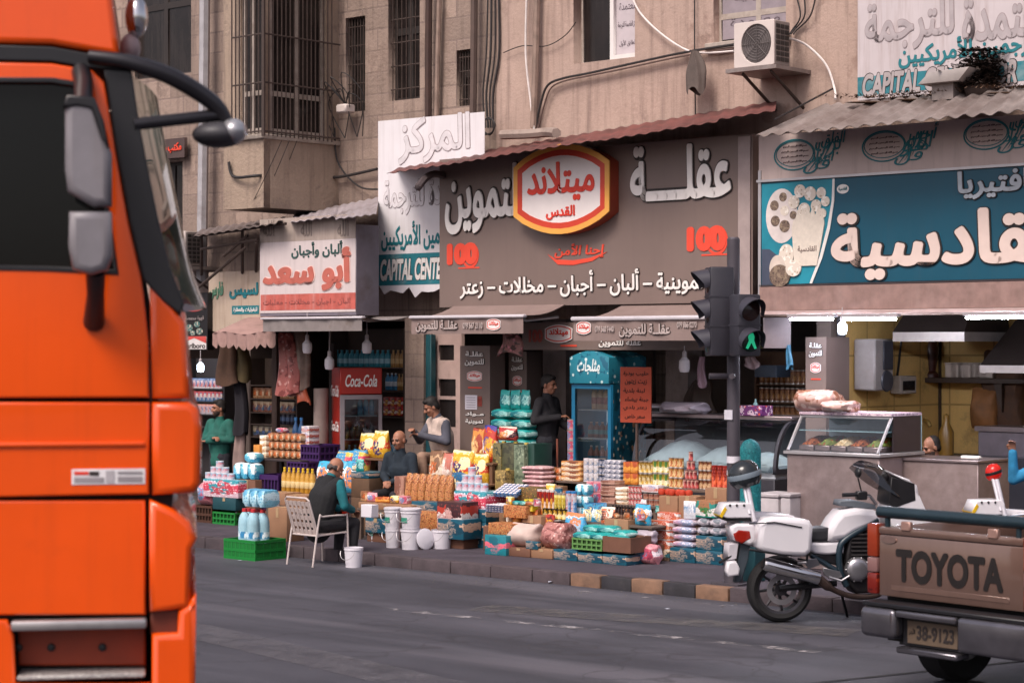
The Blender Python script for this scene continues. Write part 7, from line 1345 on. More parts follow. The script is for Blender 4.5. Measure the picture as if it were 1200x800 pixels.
# cab shell: far side, rear, roof, floor, bowed windscreen and grille
CW = 2.35
def prof(y): return TP.uz(y[0], y[1])
lin_m = M('cab_lining', '1c1a1c', .8); xr = -2.3; zf_, zt_ = tp([(0, 580)])[0][1], tp([(0, 60)])[0][1]
plate('windowless_far_door', [[(xr, zf_), (tp([(178, 580)])[0][0], zf_), tp([(175, 400)])[0], tp([(136, 180)])[0], tp([(110, 66)])[0], (xr, zt_)]], CW-.06, CW, lin_m, T)  # built without a window, to keep the cab interior dark
lin_m = M('cab_lining', '1c1a1c', .8); g = B(); g.box(xr, xr+.06, .07, CW-.07, zf_-.6, zt_+.5); g.box(xr+.061, -.12, .09, CW-.08, zf_-.1, zf_+.3); g.box(xr+.07, tp([(163, 650)])[0][0], .22, CW-.1, .55, zf_-.65); g.box(xr+.07, tp([(176, 650)])[0][0]+.1, .5, CW-.1, .5, zf_+.2); g.obj('cab_lining', lin_m, T)
g = B(); pf = [tp([p])[0] for p in ((-300, -140), (108, -140), (124, -30), (133, 40), (138, 64), (60, 60), (-300, 52))]; g.prism([(max(p[0], xr), p[1]) for p in pf], .121, CW-.02); g.obj('roof', org_p, T)
wl_ = spline([(*tp([p])[0], 0) for p in ((153, 84), (162, 135), (173, 190), (187, 258), (200, 312), (217, 356))], 4)
g = B(); n_ = len(wl_)-1; g.grid(lambda u, v: (wl_[round(v*n_)].x+.13*sin(pi*(.03+.94*u))-.02, .06+(CW-.12)*u, wl_[round(v*n_)].y), 16, n_); g.obj('windscreen', glass('windscreen_glass', '6f948a', .03, .8), T)
gl = [tp([p])[0] for p in ((212, 362), (220, 440), (224, 470), (234, 500), (233, 570), (226, 590))]; g = B(); g.grid(lambda u, v: (gl[round(v*5)][0]-.03+.05*sin(pi*u), .3+(CW-.5)*u, gl[round(v*5)][1]), 10, 5); g.obj('front_grille', org_p, T)
seat = M('seat_cloth', '2a2a30', .9); sx = tp([(-40, 300)])[0][0]; g = B(); g.box(sx-.5, sx+.1, .3, .85, zf_+.3, zf_+.75, 0, .08, seg=3); g.box(sx-.62, sx-.42, .3, .85, zf_+.7, zf_+1.6, 0, .08, seg=3); g.obj('seat', seat, T)
g = B(); g.tube([(-.55+.24*cos(a*pi/10)*.6, .75+.24*sin(a*pi/10), zf_+.95+.24*cos(a*pi/10)*.7) for a in range(21)], .018, 8); g.obj('steering_wheel', blk_p, T)
g = B(); g.box(-.6, -.25, .1, CW-.1, zf_+.32, zf_+.7, 0, .05, seg=2); g.obj('dashboard', lin_m, T)
# tall side mirrors
md = -.28
def mbox(name, pts, y0, y1, m, bev=.03): return plate(name, [tp(pts, md)], y0+md, y1+md, m, T, bev)
mbox('mirror_housing', [(77, 130), (84, 119), (110, 121), (118, 140), (131, 180), (131, 242), (110, 243), (80, 225), (77, 200)], -.09, .09, mir, .035); mbox('mirror_housing', [(82, 249), (131, 249), (132, 300), (126, 317), (108, 323), (86, 316), (81, 290)], -.09, .09, mir, .035)
mbox('mirror_cap', [(75, 128), (80, 114), (112, 117), (121, 140), (129, 176), (120, 165), (108, 130), (92, 127)], -.10, .085, blk_p, .01)
g = B()
def tw3(x, y, d): a, b = TP.uz(x, y, d); return (a, d, b)
g.tube([tw3(95, 84, .0), tw3(98, 100, -.12), tw3(97, 122, -.26)], .045, 10); g.obj('mirror_arm', blk_p, T); g = B(); g.tube([tw3(112, 318, -.26), tw3(112, 345, -.18), tw3(110, 378, 0)], [.045, .04, .05], 10); g.obj('mirror_arm', blk_p, T)
# front view mirror on its curved arm
P = spline([tw3(104, 66, -.02), tw3(150, 73, -.03), tw3(196, 88, 0), tw3(232, 108, .05), tw3(256, 127, .08), tw3(268, 148, .1)], 6); g = B(); g.tube(P, [.03+.012*sin(pi*i/(len(P)-1)) for i in range(len(P))], 10); g.tube([tw3(156, 146, .0), tw3(210, 140, .05), tw3(264, 134, .1)], .03, 10); g.obj('front_mirror_arm', M('arm_dark_metal', '2e2c30', .3, .4), T)
q = tw3(256, 158, .1); g = B(); g.ell(q, (.125, .12, .062), 20, 12); g.ell((q[0]+.07, q[1]-.02, q[2]+.015), (.065, .10, .06), 16, 10, 1); g.obj('front_mirror', [dgrey, M('silver_mirror_shell', 'a7a6aa', .3, .6)], T)
q = tw3(160, 20, .25); g = B(); g.ell(q, (.055, .07, .10), 16, 10); g.ell((q[0]-.03, q[1], q[2]-.15), (.05, .06, .07), 14, 8, 1); g.tube([(q[0]-.02, q[1], q[2]-.1), (q[0]-.05, q[1], q[2]-.3)], .02, 8, 1); g.obj('roof_lamp', [chrome, M('lamp_pinkish', '8f7a7c', .4)], T)
# wheel under the cab, below the picture
g = B(); g.lathe([(.32, -.16), (.5, -.17), (.56, -.12), (.57, 0), (.56, .12), (.5, .17), (.32, .16)], 40, 0, (0, 0, 0), Matrix.Rotation(pi/2, 4, 'X')); rub = M('tyre_rubber', '1b1a1c', .85, var=.2, bump=.3); wh = g.obj('wheel', rub, T, (-1.35, .3, .57)); g = B(); g.lathe([(.001, .1), (.12, .12), (.31, .05), (.325, .15)], 30, 0, (0, 0, 0), Matrix.Rotation(pi/2, 4, 'X')); g.obj('rim', M('wheel_steel', '7a7678', .4, .6), wh)

# ---- brown pickup
PP = Plane(2.71, 15.5, radians(-50)); K = thing('pickup_truck', 'metallic brown pickup seen from behind with black letters on its tailgate', 'pickup', (PP.X, PP.Y, 0), PP.a)
brp = M('brown_metallic_paint', '7a6056', .26, .5, coat=.9, var=.08, scale=1.5, dirt=.3, dirtcol='4a3830', streak=.2, bump=.35, bscale=2.2); pw = PP.uz(1201, 650)[0]+.09
def pz(x, y, d=0): return PP.uz(x, y, d)
ztg = pz(1100, 622)[1]; zbg = pz(1030, 697)[1]; xl0 = pz(1030, 650)[0]; xr0 = pw-.10
tg = link('tailgate', None, K)
g = B(); g.box(xl0, xr0, 0, .05, zbg, ztg-.06, 0, .012, seg=2); g.box(xl0, xr0, -.008, .06, ztg-.058, ztg, 0, .014, seg=2); g.obj('panel', brp, tg)
g = B(); g.box(xl0+.12, xr0-.12, -.004, .0, zbg+.05, zbg+.09, 0, .003); g.obj('pressed_line', brp, tg)
x0_, x1_ = pz(1050, 660)[0], pz(1176, 660)[0]; zc = pz(1112, 668)[1]; hh = .125
text('TOYOTA', x0_, zc-hh, x1_, zc+hh, -.001, M('black_letter_vinyl', '1d1817', .45), tg, th=.003, bold=.045)
a_, b_ = pz(1042, 632); plate('small_badge', [oval(a_, b_, .07, .028)], -.008, .001, M('badge_metal', '8f7770', .3, .7), tg)
for x in (xl0+.22, xr0-.3): g = B(); g.box(x, x+.09, -.02, .02, ztg-.02, ztg+.05, 0, .008); g.obj('latch', M('latch_pink_metal', '9a7a70', .4, .4), tg)
rail_z = pz(1110, 606)[1]; g = B(); g.tube([(xl0-.02, .03, rail_z), (xr0+.02, .03, rail_z)], .045, 12)
for x in (xl0+.06, xr0-.06):
    g.tube([(x, .03, rail_z), (x, .03, ztg-.08)], .022, 8)
g.obj('bed_rail', M('dark_teal_rail', '24343c', .3, .3), K)
rl = MP('tail_lamp_red', '6a1a12', ['8a2a14', '451010'], 16, .15, 72, .4)
for x0_, x1_ in ((xl0-.105, xl0-.006), (xr0+.006, xr0+.105)):
    zt2_, zb2_ = pz(1024, 613)[1], pz(1024, 695)[1]; L2 = link('tail_light', None, K); hl = zt2_-zb2_
    g = B(); g.box(x0_, x1_, -.015, .12, zb2_, zb2_+hl*.30, 0, .012, seg=2); g.obj('red_lens', rl, L2); g = B(); g.box(x0_, x1_, -.015, .12, zb2_+hl*.31, zb2_+hl*.52, 0, .012, seg=2); g.obj('white_lens', M('reverse_lens', '7a5a58', .2), L2); g = B(); g.box(x0_, x1_, -.015, .12, zb2_+hl*.53, zt2_, 0, .012, seg=2); g.obj('amber_lens', M('amber_lens', '84301a', .15), L2)
for x in (xl0-.11, xr0+.03): g = B(); g.box(x, x+.08, .121, 2.1, zbg-.02, ztg-.02, 0, .02, seg=2); g.obj('bed_side', brp, K)
g = B(); g.box(xl0, xr0, .07, 2.08, zbg+.02, zbg+.06); g.obj('bed_floor', M('bed_dark', '2c2624', .8), K)
bz1, bz0 = pz(1010, 704)[1], pz(1010, 739)[1]; g = B(); bx0, bx1 = pz(1006, 720, -.2)[0], pw+.12
chb = M('bumper_chrome', '6a676d', .22, .8, var=.2, dirt=.4, dirtcol='3a3638'); zb1 = bz1
hx0, hx1 = pz(1058, 740, -.1)[0], pz(1130, 740, -.1)[0]
bp = link('rear_bumper', None, K)
g = B(); g.box(bx0, hx0, -.20, -.02, bz0, bz1, 0, .05, seg=4); g.obj('bar', chb, bp); g = B(); g.box(hx1, bx1, -.20, -.02, bz0-.03, bz1, 0, .035, seg=3); g.obj('bar', chb, bp)
g = B(); g.box(hx0+.003, hx1-.003, -.10, -.03, bz0-.04, bz1-.06, 0, .004); g.box(hx0+.003, hx1-.003, -.195, -.02, bz1-.055, bz1-.004, 1, .015, seg=2); g.box(hx0+.003, hx1-.003, -.19, -.03, bz0-.09, bz0-.045, 1, .01); g.obj('plate_recess', [blk_p, chb], bp)
g = B(); g.box(bx0+.02, bx1, -.18, .0, bz1+.002, bz1+.035, 0, .008); g.obj('step_pad', blk_p, bp)
np_ = link('number_plate', None, K); nx0, nx1 = hx0+.05, hx1-.05; nz = (bz0-.04+bz1-.06)/2; g = B(); g.box(nx0, nx1, -.112, -.101, nz-.085, nz+.085, 0, .004); g.obj('plate', M('plate_cream', '5f5042', .5, dirt=.7), np_); text('38-9123', nx0+.09, nz-.05, nx1-.03, nz+.055, -.112, dark_l, np_, th=.003, bold=.03); text('الأردن', nx0+.015, nz-.02, nx0+.075, nz+.03, -.112, dark_l, np_, th=.003, bold=.01)
g = B(); g.box(xl0, xr0, .1, 4.6, .45, zbg+.015); g.box(xl0+.1, xr0-.1, -.02, .4, .40, .62); g.obj('underbody', M('underbody_black', '141314', .8), K)
cab = link('cab', None, K); g = B(); cz = 1.98; side = [(2.14, zbg), (2.14, ztg+.02), (2.35, cz-.02), (2.6, cz), (3.6, cz), (4.2, ztg), (5.3, ztg-.08), (5.4, zbg)]
g.prism([(p[0], p[1]) for p in side], xl0-.08, xr0+.08, 0, Matrix(((0, 1, 0, 0), (1, 0, 0, 0), (0, 0, 1, 0), (0, 0, 0, 1))), .03); g.obj('shell', brp, cab)
g = B(); g.box(xl0+.12, xr0-.12, 2.17, 2.20, ztg+.16, cz-.14, 0, .01, Matrix.Rotation(0, 4, 'X')); g.obj('rear_window', dk_glass, cab, (0, -.055, 0))
def wheel(par, x, y, r, wd, rim_m, ax='X'):
    g = B(); g.lathe([(r*.58, -wd*.42), (r*.9, -wd*.5), (r*.99, -wd*.36), (r, 0), (r*.99, wd*.36), (r*.9, wd*.5), (r*.58, wd*.42)], 40, 0, (0, 0, 0), Matrix.Rotation(pi/2, 4, 'Y' if ax == 'X' else 'X')); o = g.obj('wheel', rub, par, (x, y, r)); g = B(); g.lathe([(.001, -wd*.2), (r*.3, -wd*.25), (r*.55, -wd*.1), (r*.6, -wd*.4), (r*.6, wd*.4), (r*.2, wd*.2), (.001, wd*.2)], 32, 0, (0, 0, 0), Matrix.Rotation(pi/2, 4, 'Y' if ax == 'X' else 'X')); g.obj('rim', rim_m, o); return o
wst = M('wheel_steel', '7a7678', .4, .6)
for x in (xl0+.06, xr0-.06):
    for y in (.85, 4.3): wheel(K, x, y, .40, .26, wst)
g = B(); g.box(xl0-.05, xl0+.2, .30, .32, .32, .62); g.box(xr0-.2, xr0+.05, .30, .32, .32, .62); g.obj('mud_flap', rub, K)

# ---- police motorcycle
MPn = Plane(2.52, 19.32, radians(8)); Bk = thing('motorcycle', 'white police motorcycle with side boxes and a dark beacon, parked by the kerb', 'motorcycle', (MPn.X, MPn.Y, 0), MPn.a)
mw = tpaint('motorcycle_white', 'd3cfd4', .25, .5, dirt=.12); mbk = M('motorcycle_black', '1a191c', .4, var=.15); msl = M('engine_silver', '9a989c', .32, .85, var=.12); seatm = M('black_seat_vinyl', '26262a', .5)
def zp(zx, zy, d=0): return MPn.uz(830+zx/3.333, 500+zy/3.333, d)
def z3(zx, zy, d=0): a, b = zp(zx, zy, d); return (a, d, b)
def mpl(name, pts, y0, y1, m, bev=.02, par=None, holes=()): return plate(name, [[zp(*p) for p in pts]]+[[zp(*p) for p in h] for h in holes], y0, y1, m, par or Bk, bev)
def bike_wheel(cx, cz, r, w2):
    g = B(); RX = Matrix.Rotation(pi/2, 4, 'X'); g.lathe([(r*.74, -w2*.5), (r*.86, -w2*.62), (r*.95, -w2*.5), (r, -w2*.15), (r, w2*.15), (r*.95, w2*.5), (r*.86, w2*.62), (r*.74, w2*.5)], 48, 0, (0, 0, 0), RX); wv = g.obj('wheel', rub, Bk, (cx, 0, cz))
    g = B(); g.lathe([(r*.75, -w2*.45), (r*.66, -w2*.4), (r*.66, w2*.4), (r*.75, w2*.45)], 48, 0, (0, 0, 0), RX)
    for k in range(8): a = 2*pi*k/8; g.tube([(.05*cos(a), 0, .05*sin(a)), (r*.67*cos(a+.12), 0, r*.67*sin(a+.12))], [.018, .012], 6)
    g.lathe([(.001, -.07), (.06, -.07), (.06, .07), (.001, .07)], 20, 0, (0, 0, 0), RX); g.obj('rim', M('rim_dark_alloy', '4a484c', .35, .7), wv)
    g = B(); g.lathe([(r*.30, .095), (r*.46, .095), (r*.46, .088), (r*.30, .088), (r*.30, .095)], 40, 0, (0, 0, 0), RX, smooth=False); g.obj('brake_disc', M('disc_steel', '8f8c90', .35, .6), wv); return wv
rw = zp(277, 630); r_ = rw[1]*.995; bike_wheel(rw[0], r_, r_, .15); fx = rw[0]+1.36; bike_wheel(fx, r_, r_, .12)
mpl('pannier', [(155, 455), (165, 375), (185, 345), (215, 338), (320, 345), (355, 352), (370, 375), (365, 470), (340, 492), (250, 488), (175, 472)], -.36, -.14, mw, .045); g = B(); g.tube([z3(160, 378, -.365), z3(260, 372, -.37), z3(366, 392, -.365)], .006, 5); g.obj('pannier_seam', mbk, Bk)
mpl('pannier', [(155, 455), (165, 375), (185, 345), (215, 338), (320, 345), (355, 352), (370, 375), (365, 470), (340, 492), (250, 488), (175, 472)], .14, .36, mw, .045)
g = B(); g.tube([z3(365, 410, -.30), z3(385, 402, -.34), z3(392, 450, -.34), z3(385, 520, -.3), z3(350, 515, -.25)], .012, 8); g.tube([z3(160, 478, -.33), z3(300, 500, -.34), z3(380, 500, -.3)], .012, 8); g.obj('guard_bar', mbk, Bk)
mpl('tail_cowl', [(75, 385), (100, 372), (165, 372), (200, 390), (200, 440), (150, 460), (95, 440), (80, 415)], -.12, .12, mw, .03)
mpl('tail_light', [(85, 412), (105, 396), (150, 400), (156, 430), (120, 452), (95, 440)], -.125, -.04, MP('bike_tail_red', '8a1e14', ['c04a34'], 12, .15, 73, .4), .015)
mpl('rear_mudguard', [(120, 450), (160, 450), (150, 520), (125, 600), (100, 605), (105, 540)], -.06, .06, M('mudguard_grey_blue', '3c444c', .5), .012); mpl('number_plate', [(72, 455), (108, 450), (100, 510), (66, 515)], -.10, .10, M('plate_white', 'b5b0b6', .5), .004); mpl('indicator', [(60, 520), (92, 516), (108, 545), (105, 572), (60, 578), (54, 555)], -.17, -.06, mw, .02)
g = B(); g.tube([z3(90, 465, -.08), z3(108, 492, -.08), z3(60, 520, -.1), z3(44, 530, -.12)], .014, 6); g.obj('indicator_stalk', mbk, Bk)
mpl('radio_box', [(32, 340), (52, 296), (150, 292), (165, 305), (165, 350), (60, 352)], -.13, .13, mw, .012); mpl('yellow_reflector', [(31, 342), (52, 306), (60, 318), (40, 352)], -.134, .134, hexm('d8b020'), .003); 
for x in (85, 112, 140): q = z3(x, 306, -.137); g = B(); g.lathe([(.001, .006), (.012, 0)], 10, 0, q, Matrix.Rotation(pi/2, 4, 'X')); g.obj('box_knob', mbk, Bk)
mpl('rack', [(40, 354), (170, 350), (175, 366), (60, 364)], -.11, .11, mbk, .004)
pl_ = link('beacon_pole', None, Bk); g = B(); g.tube([z3(180, 370, -.14), z3(150, 215, -.03)], .024, 10); g.tube([z3(162, 340, -.13), z3(136, 212, -.02)], .017, 8); g.obj('tubes', M('pole_white', 'c4c0c6', .3, .3), pl_)
bq = z3(140, 185, .02); g = B(); g.lathe([(.001, -.11), (.12, -.11), (.155, -.06), (.16, .0), (.14, .07), (.09, .12), (.001, .14)], 24, 0, bq, Matrix.Rotation(-.25, 4, 'Y')); beacon = g.obj('beacon', M('dark_beacon', '24282c', .15), pl_); g = B(); g.lathe([(.158, -.03), (.163, 0), (.158, .02)], 24, 0, bq, Matrix.Rotation(-.25, 4, 'Y')); g.obj('beacon_band', M('beacon_band_grey', '6f7a84', .4), pl_)
mpl('seat', [(365, 400), (390, 392), (455, 388), (456, 440), (420, 445), (370, 440)], -.15, .15, seatm, .03); mpl('tank', [(442, 440), (448, 395), (470, 355), (500, 322), (560, 312), (630, 318), (658, 335), (650, 365), (615, 388), (560, 410), (520, 436), (470, 444)], -.17, .17, mw, .06)
mpl('tank_top', [(497, 305), (502, 284), (560, 283), (640, 300), (645, 318), (560, 312)], -.1, .1, M('tank_pad_grey', '5a6068', .5), .012)
mpl('side_panel', [(368, 445), (440, 446), (515, 442), (512, 488), (450, 494), (400, 490), (368, 470)], -.15, .15, mw, .025); mpl('lower_trim', [(370, 494), (500, 492), (500, 540), (430, 520)], -.13, .13, mbk, .015)
g = B(); g.tube(spline([z3(660, 360, -.14), z3(610, 392, -.15), z3(535, 440, -.16), z3(512, 480, -.16), z3(515, 560, -.15), z3(540, 620, -.14)], 5), .03, 10); g.tube([z3(400, 500, -.12), z3(500, 560, -.14)], .025, 8); g.obj('frame_tube', M('frame_dark_blue', '20303a', .35), Bk)
mpl('engine', [(530, 430), (620, 395), (680, 400), (690, 640), (560, 645), (525, 600), (515, 520)], -.15, .15, M('engine_dark', '232022', .45, .4, var=.3), .03); cq = z3(582, 556, -.17); g = B(); g.lathe([(.001, .05), (.07, .05), (.105, .03), (.118, 0), (.118, -.03)], 32, 0, cq, Matrix.Rotation(pi/2, 4, 'X'))
for k in range(10): a = 2*pi*k/10; g.ell((cq[0]+.112*cos(a), cq[1]-.012, cq[2]+.112*sin(a)), (.012, .014, .012), 8, 5)
g.obj('crank_cover', msl, Bk); g = B()
for k in range(6): q = z3(560, 420+k*16, -.17); g.box(q[0], q[0]+.26, -.175, .17, q[2]-.006, q[2]+.006)
g.obj('cylinder_fins', M('fin_metal', '4a4646', .4, .6), Bk)
g = B(); e0, e1 = Vector(z3(215, 533, -.24)), Vector(z3(430, 590, -.2)); g.tube([e0, e0.lerp(e1, .04), e1], [.055, .066, .062], 16); g.tube([e0-(e1-e0)*.01, e0+(e1-e0)*.02], .04, 12, 1); g.obj('silencer', [chrome, mbk], Bk); g = B(); g.tube(spline([z3(430, 592, -.2), z3(480, 630, -.18), z3(560, 660, -.14), z3(660, 655, -.1), z3(720, 600, 0)], 5), [.045]*5+[.028]*16, 10); g.obj('exhaust_pipe', M('exhaust_dull', '5a4a44', .35, .7), Bk)
mpl('foot_bracket', [(345, 510), (400, 505), (415, 530), (370, 545)], -.2, -.17, msl, .004); mpl('foot_bracket', [(425, 540), (490, 555), (500, 575), (470, 590), (430, 570)], -.2, -.17, msl, .004); g = B(); g.tube([z3(470, 585, -.22), z3(520, 600, -.24), z3(552, 580, -.26)], .012, 8); g.tube([z3(350, 530, -.25), z3(385, 528, -.3)], .014, 8); g.obj('foot_peg', msl, Bk); g = B(); g.tube([z3(520, 650, .1), z3(545, 745, .24)], .014, 8); g.obj('side_stand', mbk, Bk)
g = B(); g.tube([z3(277, 630, -.1), z3(500, 610, -.1)], .03, 8); g.tube([z3(277, 630, .1), z3(500, 610, .1)], .03, 8); g.obj('swing_arm', mbk, Bk)
g = B(); hb = [z3(525, 266, -.36), z3(580, 264, -.34), z3(630, 268, -.2), z3(655, 300, 0), z3(630, 268, .2), z3(580, 264, .34), z3(525, 266, .36)]; g.tube(hb, .014, 8); g.tube(hb[:2], .02, 8, 1); g.tube(hb[-2:], .02, 8, 1); g.box(hb[1][0], hb[1][0]+.1, -.36, -.28, hb[1][2]-.05, hb[1][2]+.03, 1, .01); g.obj('handlebar', [msl, mbk], Bk); g = B(); g.tube([z3(600, 262, -.3), z3(585, 200, -.33)], .007, 6); g.ell(z3(585, 178, -.33), (.03, .06, .05), 14, 8); g.obj('mirror', mbk, Bk)
mpl('fairing', [(672, 165), (700, 178), (760, 200), (800, 265), (826, 325), (860, 400), (840, 470), (760, 480), (700, 420), (680, 330), (690, 305), (770, 283), (782, 225), (720, 195)], -.2, .2, mw, .012); mpl('fairing_inner', [(690, 190), (778, 216), (782, 280), (700, 310), (680, 290)], -.205, .17, mbk, .004)
ws = [zp(*p) for p in ((575, 190), (582, 140), (612, 128), (668, 150), (712, 190), (732, 245), (715, 270), (650, 235), (600, 205))]
g = B(); cA = [(577, 165), (640, 222), (718, 268)]; cB = [(600, 130), (676, 155), (733, 240)]
def wsf(u, v): p = spline([(*zp(*q), 0) for q in cA], 8); q_ = spline([(*zp(*q), 0) for q in cB], 8); i = round(v*16); a = p[i].lerp(q_[i], abs(2*u-1)**.0 if False else 1-sin(pi*u)**.7*0); return None
pA = spline([(*zp(*q), 0) for q in cA], 8); pB = spline([(*zp(*q), 0) for q in cB], 8)
g.grid(lambda u, v: ((lambda i, s_: (pA[i].x+(pB[i].x-pA[i].x)*s_, -.22+.44*u, pA[i].y+(pB[i].y-pA[i].y)*s_))(round(v*16), sin(pi*u)**.6)), 20, 16); g.obj('windscreen', glass('smoked_screen', '6a6060', .03, .8), Bk)
mpl('front_mudguard', [(760, 560), (840, 530), (900, 560), (880, 575), (840, 550), (780, 575)], -.06, .06, mw, .01); g = B()
for s_ in (-.09, .09): g.tube([(fx, s_, r_), (fx-.28, s_, r_+.62)], .025, 8)
g.obj('front_fork', msl, Bk); g = B(); g.ell(z3(845, 370, 0), (.06, .12, .10), 16, 10); g.obj('headlamp', M('headlamp_glass', 'b8c0c8', .1), Bk)
b2 = copy_tree(Bk, MPn.W(2.46, 0.02, 0), None, 'second white motorcycle, mostly hidden behind the pickup, with a red beacon')
for c in b2.children:
    if c.name.startswith('beacon_pole'):
        for q in c.children:
            if q.name.startswith('beacon'):
                q.data = q.data.copy(); q.data.transform(Matrix.Translation(bq) @ Matrix.Diagonal((.5, .5, .6, 1)) @ Matrix.Translation(-Vector(bq)))
                if 'band' not in q.name: q.data.materials[0] = M('red_beacon', 'b01c14', .15, emit=.15)
                else: q.data.materials[0] = mbk
# ================================================================ people
def cap_(bm_, p, q, r0, r1, seg=12):
    p, q = Vector(p), Vector(q); d = q-p; L = d.length
    if L < 1e-5: d = Vector((0, 0, 1)); L = 1e-5
    m = Matrix.Translation(p) @ d.to_track_quat('Z', 'Y').to_matrix().to_4x4()
    pr = [(r0*sin(a), -r0*cos(a)) for a in [pi/2*i/4 for i in range(5)]]+[(r1*cos(a), L+r1*sin(a)) for a in [pi/2*i/4 for i in range(5)]]
    pr[0] = (0, -r0); pr[-1] = (0, L+r1); bm_.lathe(pr, seg, 0, (0, 0, 0), m)
def fuse(name, build, vox, mat, parent, smooth=3):
    g = B(); build(g); me = g.mesh('raw', [mat]); o = bpy.data.objects.new('tmp', me); COL.objects.link(o)
    md_ = o.modifiers.new('r', 'REMESH'); md_.mode = 'VOXEL'; md_.voxel_size = vox; md_.use_smooth_shade = True
    ms = o.modifiers.new('s', 'SMOOTH'); ms.factor = .5; ms.iterations = smooth
    dg = bpy.context.evaluated_depsgraph_get(); m2 = bpy.data.meshes.new_from_object(o.evaluated_get(dg)); m2.name = name
    bpy.data.objects.remove(o); bpy.data.meshes.remove(me)
    if not m2.materials: m2.materials.append(mat)
    return link(name, m2, parent)
skin = M('skin', '9a6a54', .55, var=.08, scale=12); hairm = M('black_hair', '1c1614', .7, var=.3, scale=40); greyh = M('grey_hair', '4a4240', .8, var=.3, scale=40); shoe = M('dark_shoe', '201c1c', .5)
def lerp(a, b, t): return Vector(a).lerp(Vector(b), t)
def human(label, loc, rz, J, shirt, trous, hair='full', sleeve=1.0, vest=None, hm=None, beard=0, legs=True, hold=None):
    t = thing('person', label, 'person', loc, rz)
    H = Vector(J['head']); R = Matrix.Rotation(J.get('yaw', 0), 4, 'Z') @ Matrix.Rotation(J.get('pitch', 0), 4, 'X'); hp = lambda x, y, z: H+(R @ Vector((x, y, z)))
    hip, chest, neck = Vector(J['hip']), Vector(J['chest']), Vector(J['neck'])
    sw = J.get('sw', .19); ax = (Matrix.Rotation(J.get('twist', 0), 3, 'Z') @ Vector((1, 0, 0)))
    sh = {s: neck+ax*sw*s+Vector((0, 0, -.055)) for s in (-1, 1)}; hx = {s: hip+Vector((.095*s, 0, -.02)) for s in (-1, 1)}
    arms = {s: (sh[s], Vector(J['el'][i]), Vector(J['wr'][i])) for i, s in enumerate((-1, 1))}; lg = {s: (hx[s], Vector(J['kn'][i]), Vector(J['an'][i])) for i, s in enumerate((-1, 1))}
    def torso(g, e):
        cap_(g, hip, lerp(hip, chest, .5), .125+e, .125+e); cap_(g, lerp(hip, chest, .5), chest, .125+e, .135+e)
        for s in (-1, 1): cap_(g, lerp(hip, chest, .1)+ax*.05*s, chest+ax*.08*s, .10+e, .115+e); cap_(g, chest+ax*.07*s, sh[s]-ax*.03*s, .10+e, .062+e)
        cap_(g, chest, lerp(chest, neck, .85), .12+e, .07+e)
    def arm(g, s, e, upto=1.0, r=(.054, .043, .030)):
        a, b, c = arms[s]; cap_(g, a, b, r[0]+e, r[1]+e)
        if upto > 0: cap_(g, b, lerp(b, c, upto), r[1]+e, r[1]+(r[2]-r[1])*upto+e)
    def leg(g, s, e, r=(.082, .056, .038)):
        a, b, c = lg[s]; cap_(g, a, b, r[0]+e, r[1]+e); cap_(g, b, lerp(b, c, .35), r[1]+e, r[1]*.98+e); cap_(g, lerp(b, c, .35), c, r[1]*.98+e, r[2]+e)
    def hand(g, s):
        a, b, c = arms[s]; d = (c-b).normalized(); up = Vector((0, 0, 1)); sd = d.cross(up); sd = sd.normalized() if sd.length > .1 else Vector((1, 0, 0)); nrm = sd.cross(d).normalized(); bend = nrm*(-1)
        p0 = c+d*.02; p1 = c+d*.085
        for k in (-1, 0, 1): cap_(g, p0+sd*.015*k, p1+sd*.022*k, .017, .015, 8)
        for k, L in enumerate((.068, .078, .072, .056)):
            q = p1+sd*(.030-.020*k); q1 = q+(d*.8+bend*.5).normalized()*L*.55; q2 = q1+(d*.35+bend*.9).normalized()*L*.5; cap_(g, q, q1, .0095, .009, 8); cap_(g, q1, q2, .009, .0075, 8)
        th_ = c+d*.03+sd*.025; t1_ = th_+(sd*.7+d*.6).normalized()*.035; t2_ = t1_+(d*.8+bend*.5).normalized()*.03; cap_(g, th_, t1_, .012, .011, 8); cap_(g, t1_, t2_, .011, .009, 8)
    def headg(g):
        g.ell(hp(0, .012, .035), (.076, .094, .092), 18, 12, 0, R); g.ell(hp(0, -.025, -.035), (.058, .066, .078), 16, 10, 0, R); g.ell(hp(0, -.05, -.085), (.034, .036, .03), 12, 8, 0, R)
        cap_(g, hp(0, -.088, .012), hp(0, -.113, -.026), .009, .014); g.ell(hp(0, -.10, -.030), (.020, .014, .011), 10, 6, 0, R); cap_(g, hp(-.045, -.082, .022), hp(.045, -.082, .022), .011, .011)
        for s in (-1, 1): g.ell(hp(.036*s, -.062, -.025), (.026, .026, .026), 10, 6, 0, R); g.ell(hp(.078*s, .012, -.008), (.012, .022, .034), 10, 8, 0, R)
        cap_(g, hp(-.018, -.087, -.062), hp(.018, -.087, -.062), .008, .008); cap_(g, hp(-.016, -.085, -.075), hp(.016, -.085, -.075), .008, .008)
        cap_(g, neck+Vector((0, .0, -.05)), hp(0, .02, -.06), .060, .054)
    def whole(g):
        torso(g, -.012); headg(g)
        for s in (-1, 1): arm(g, s, -.004); hand(g, s); leg(g, s, -.01); a, b, c = lg[s]; cap_(g, c, c+Vector(J.get('toe', (0, -.14, -.03))), .036, .028)
    body = fuse('body', whole, .0075, skin, t, 3)
    g = B()
    for s in (-1, 1): g.ell(hp(.031*s, -.083, .004), (.012, .008, .0075), 10, 6, 0, R)
    g.obj('eyes', M('eye_dark', '1a1210', .2), t)
    g = B()
    for s in (-1, 1): cap_(g, hp(.016*s, -.096, .026), hp(.050*s, -.084, .026), .006, .005, 8)
    g.obj('eyebrows', hm or hairm, t)
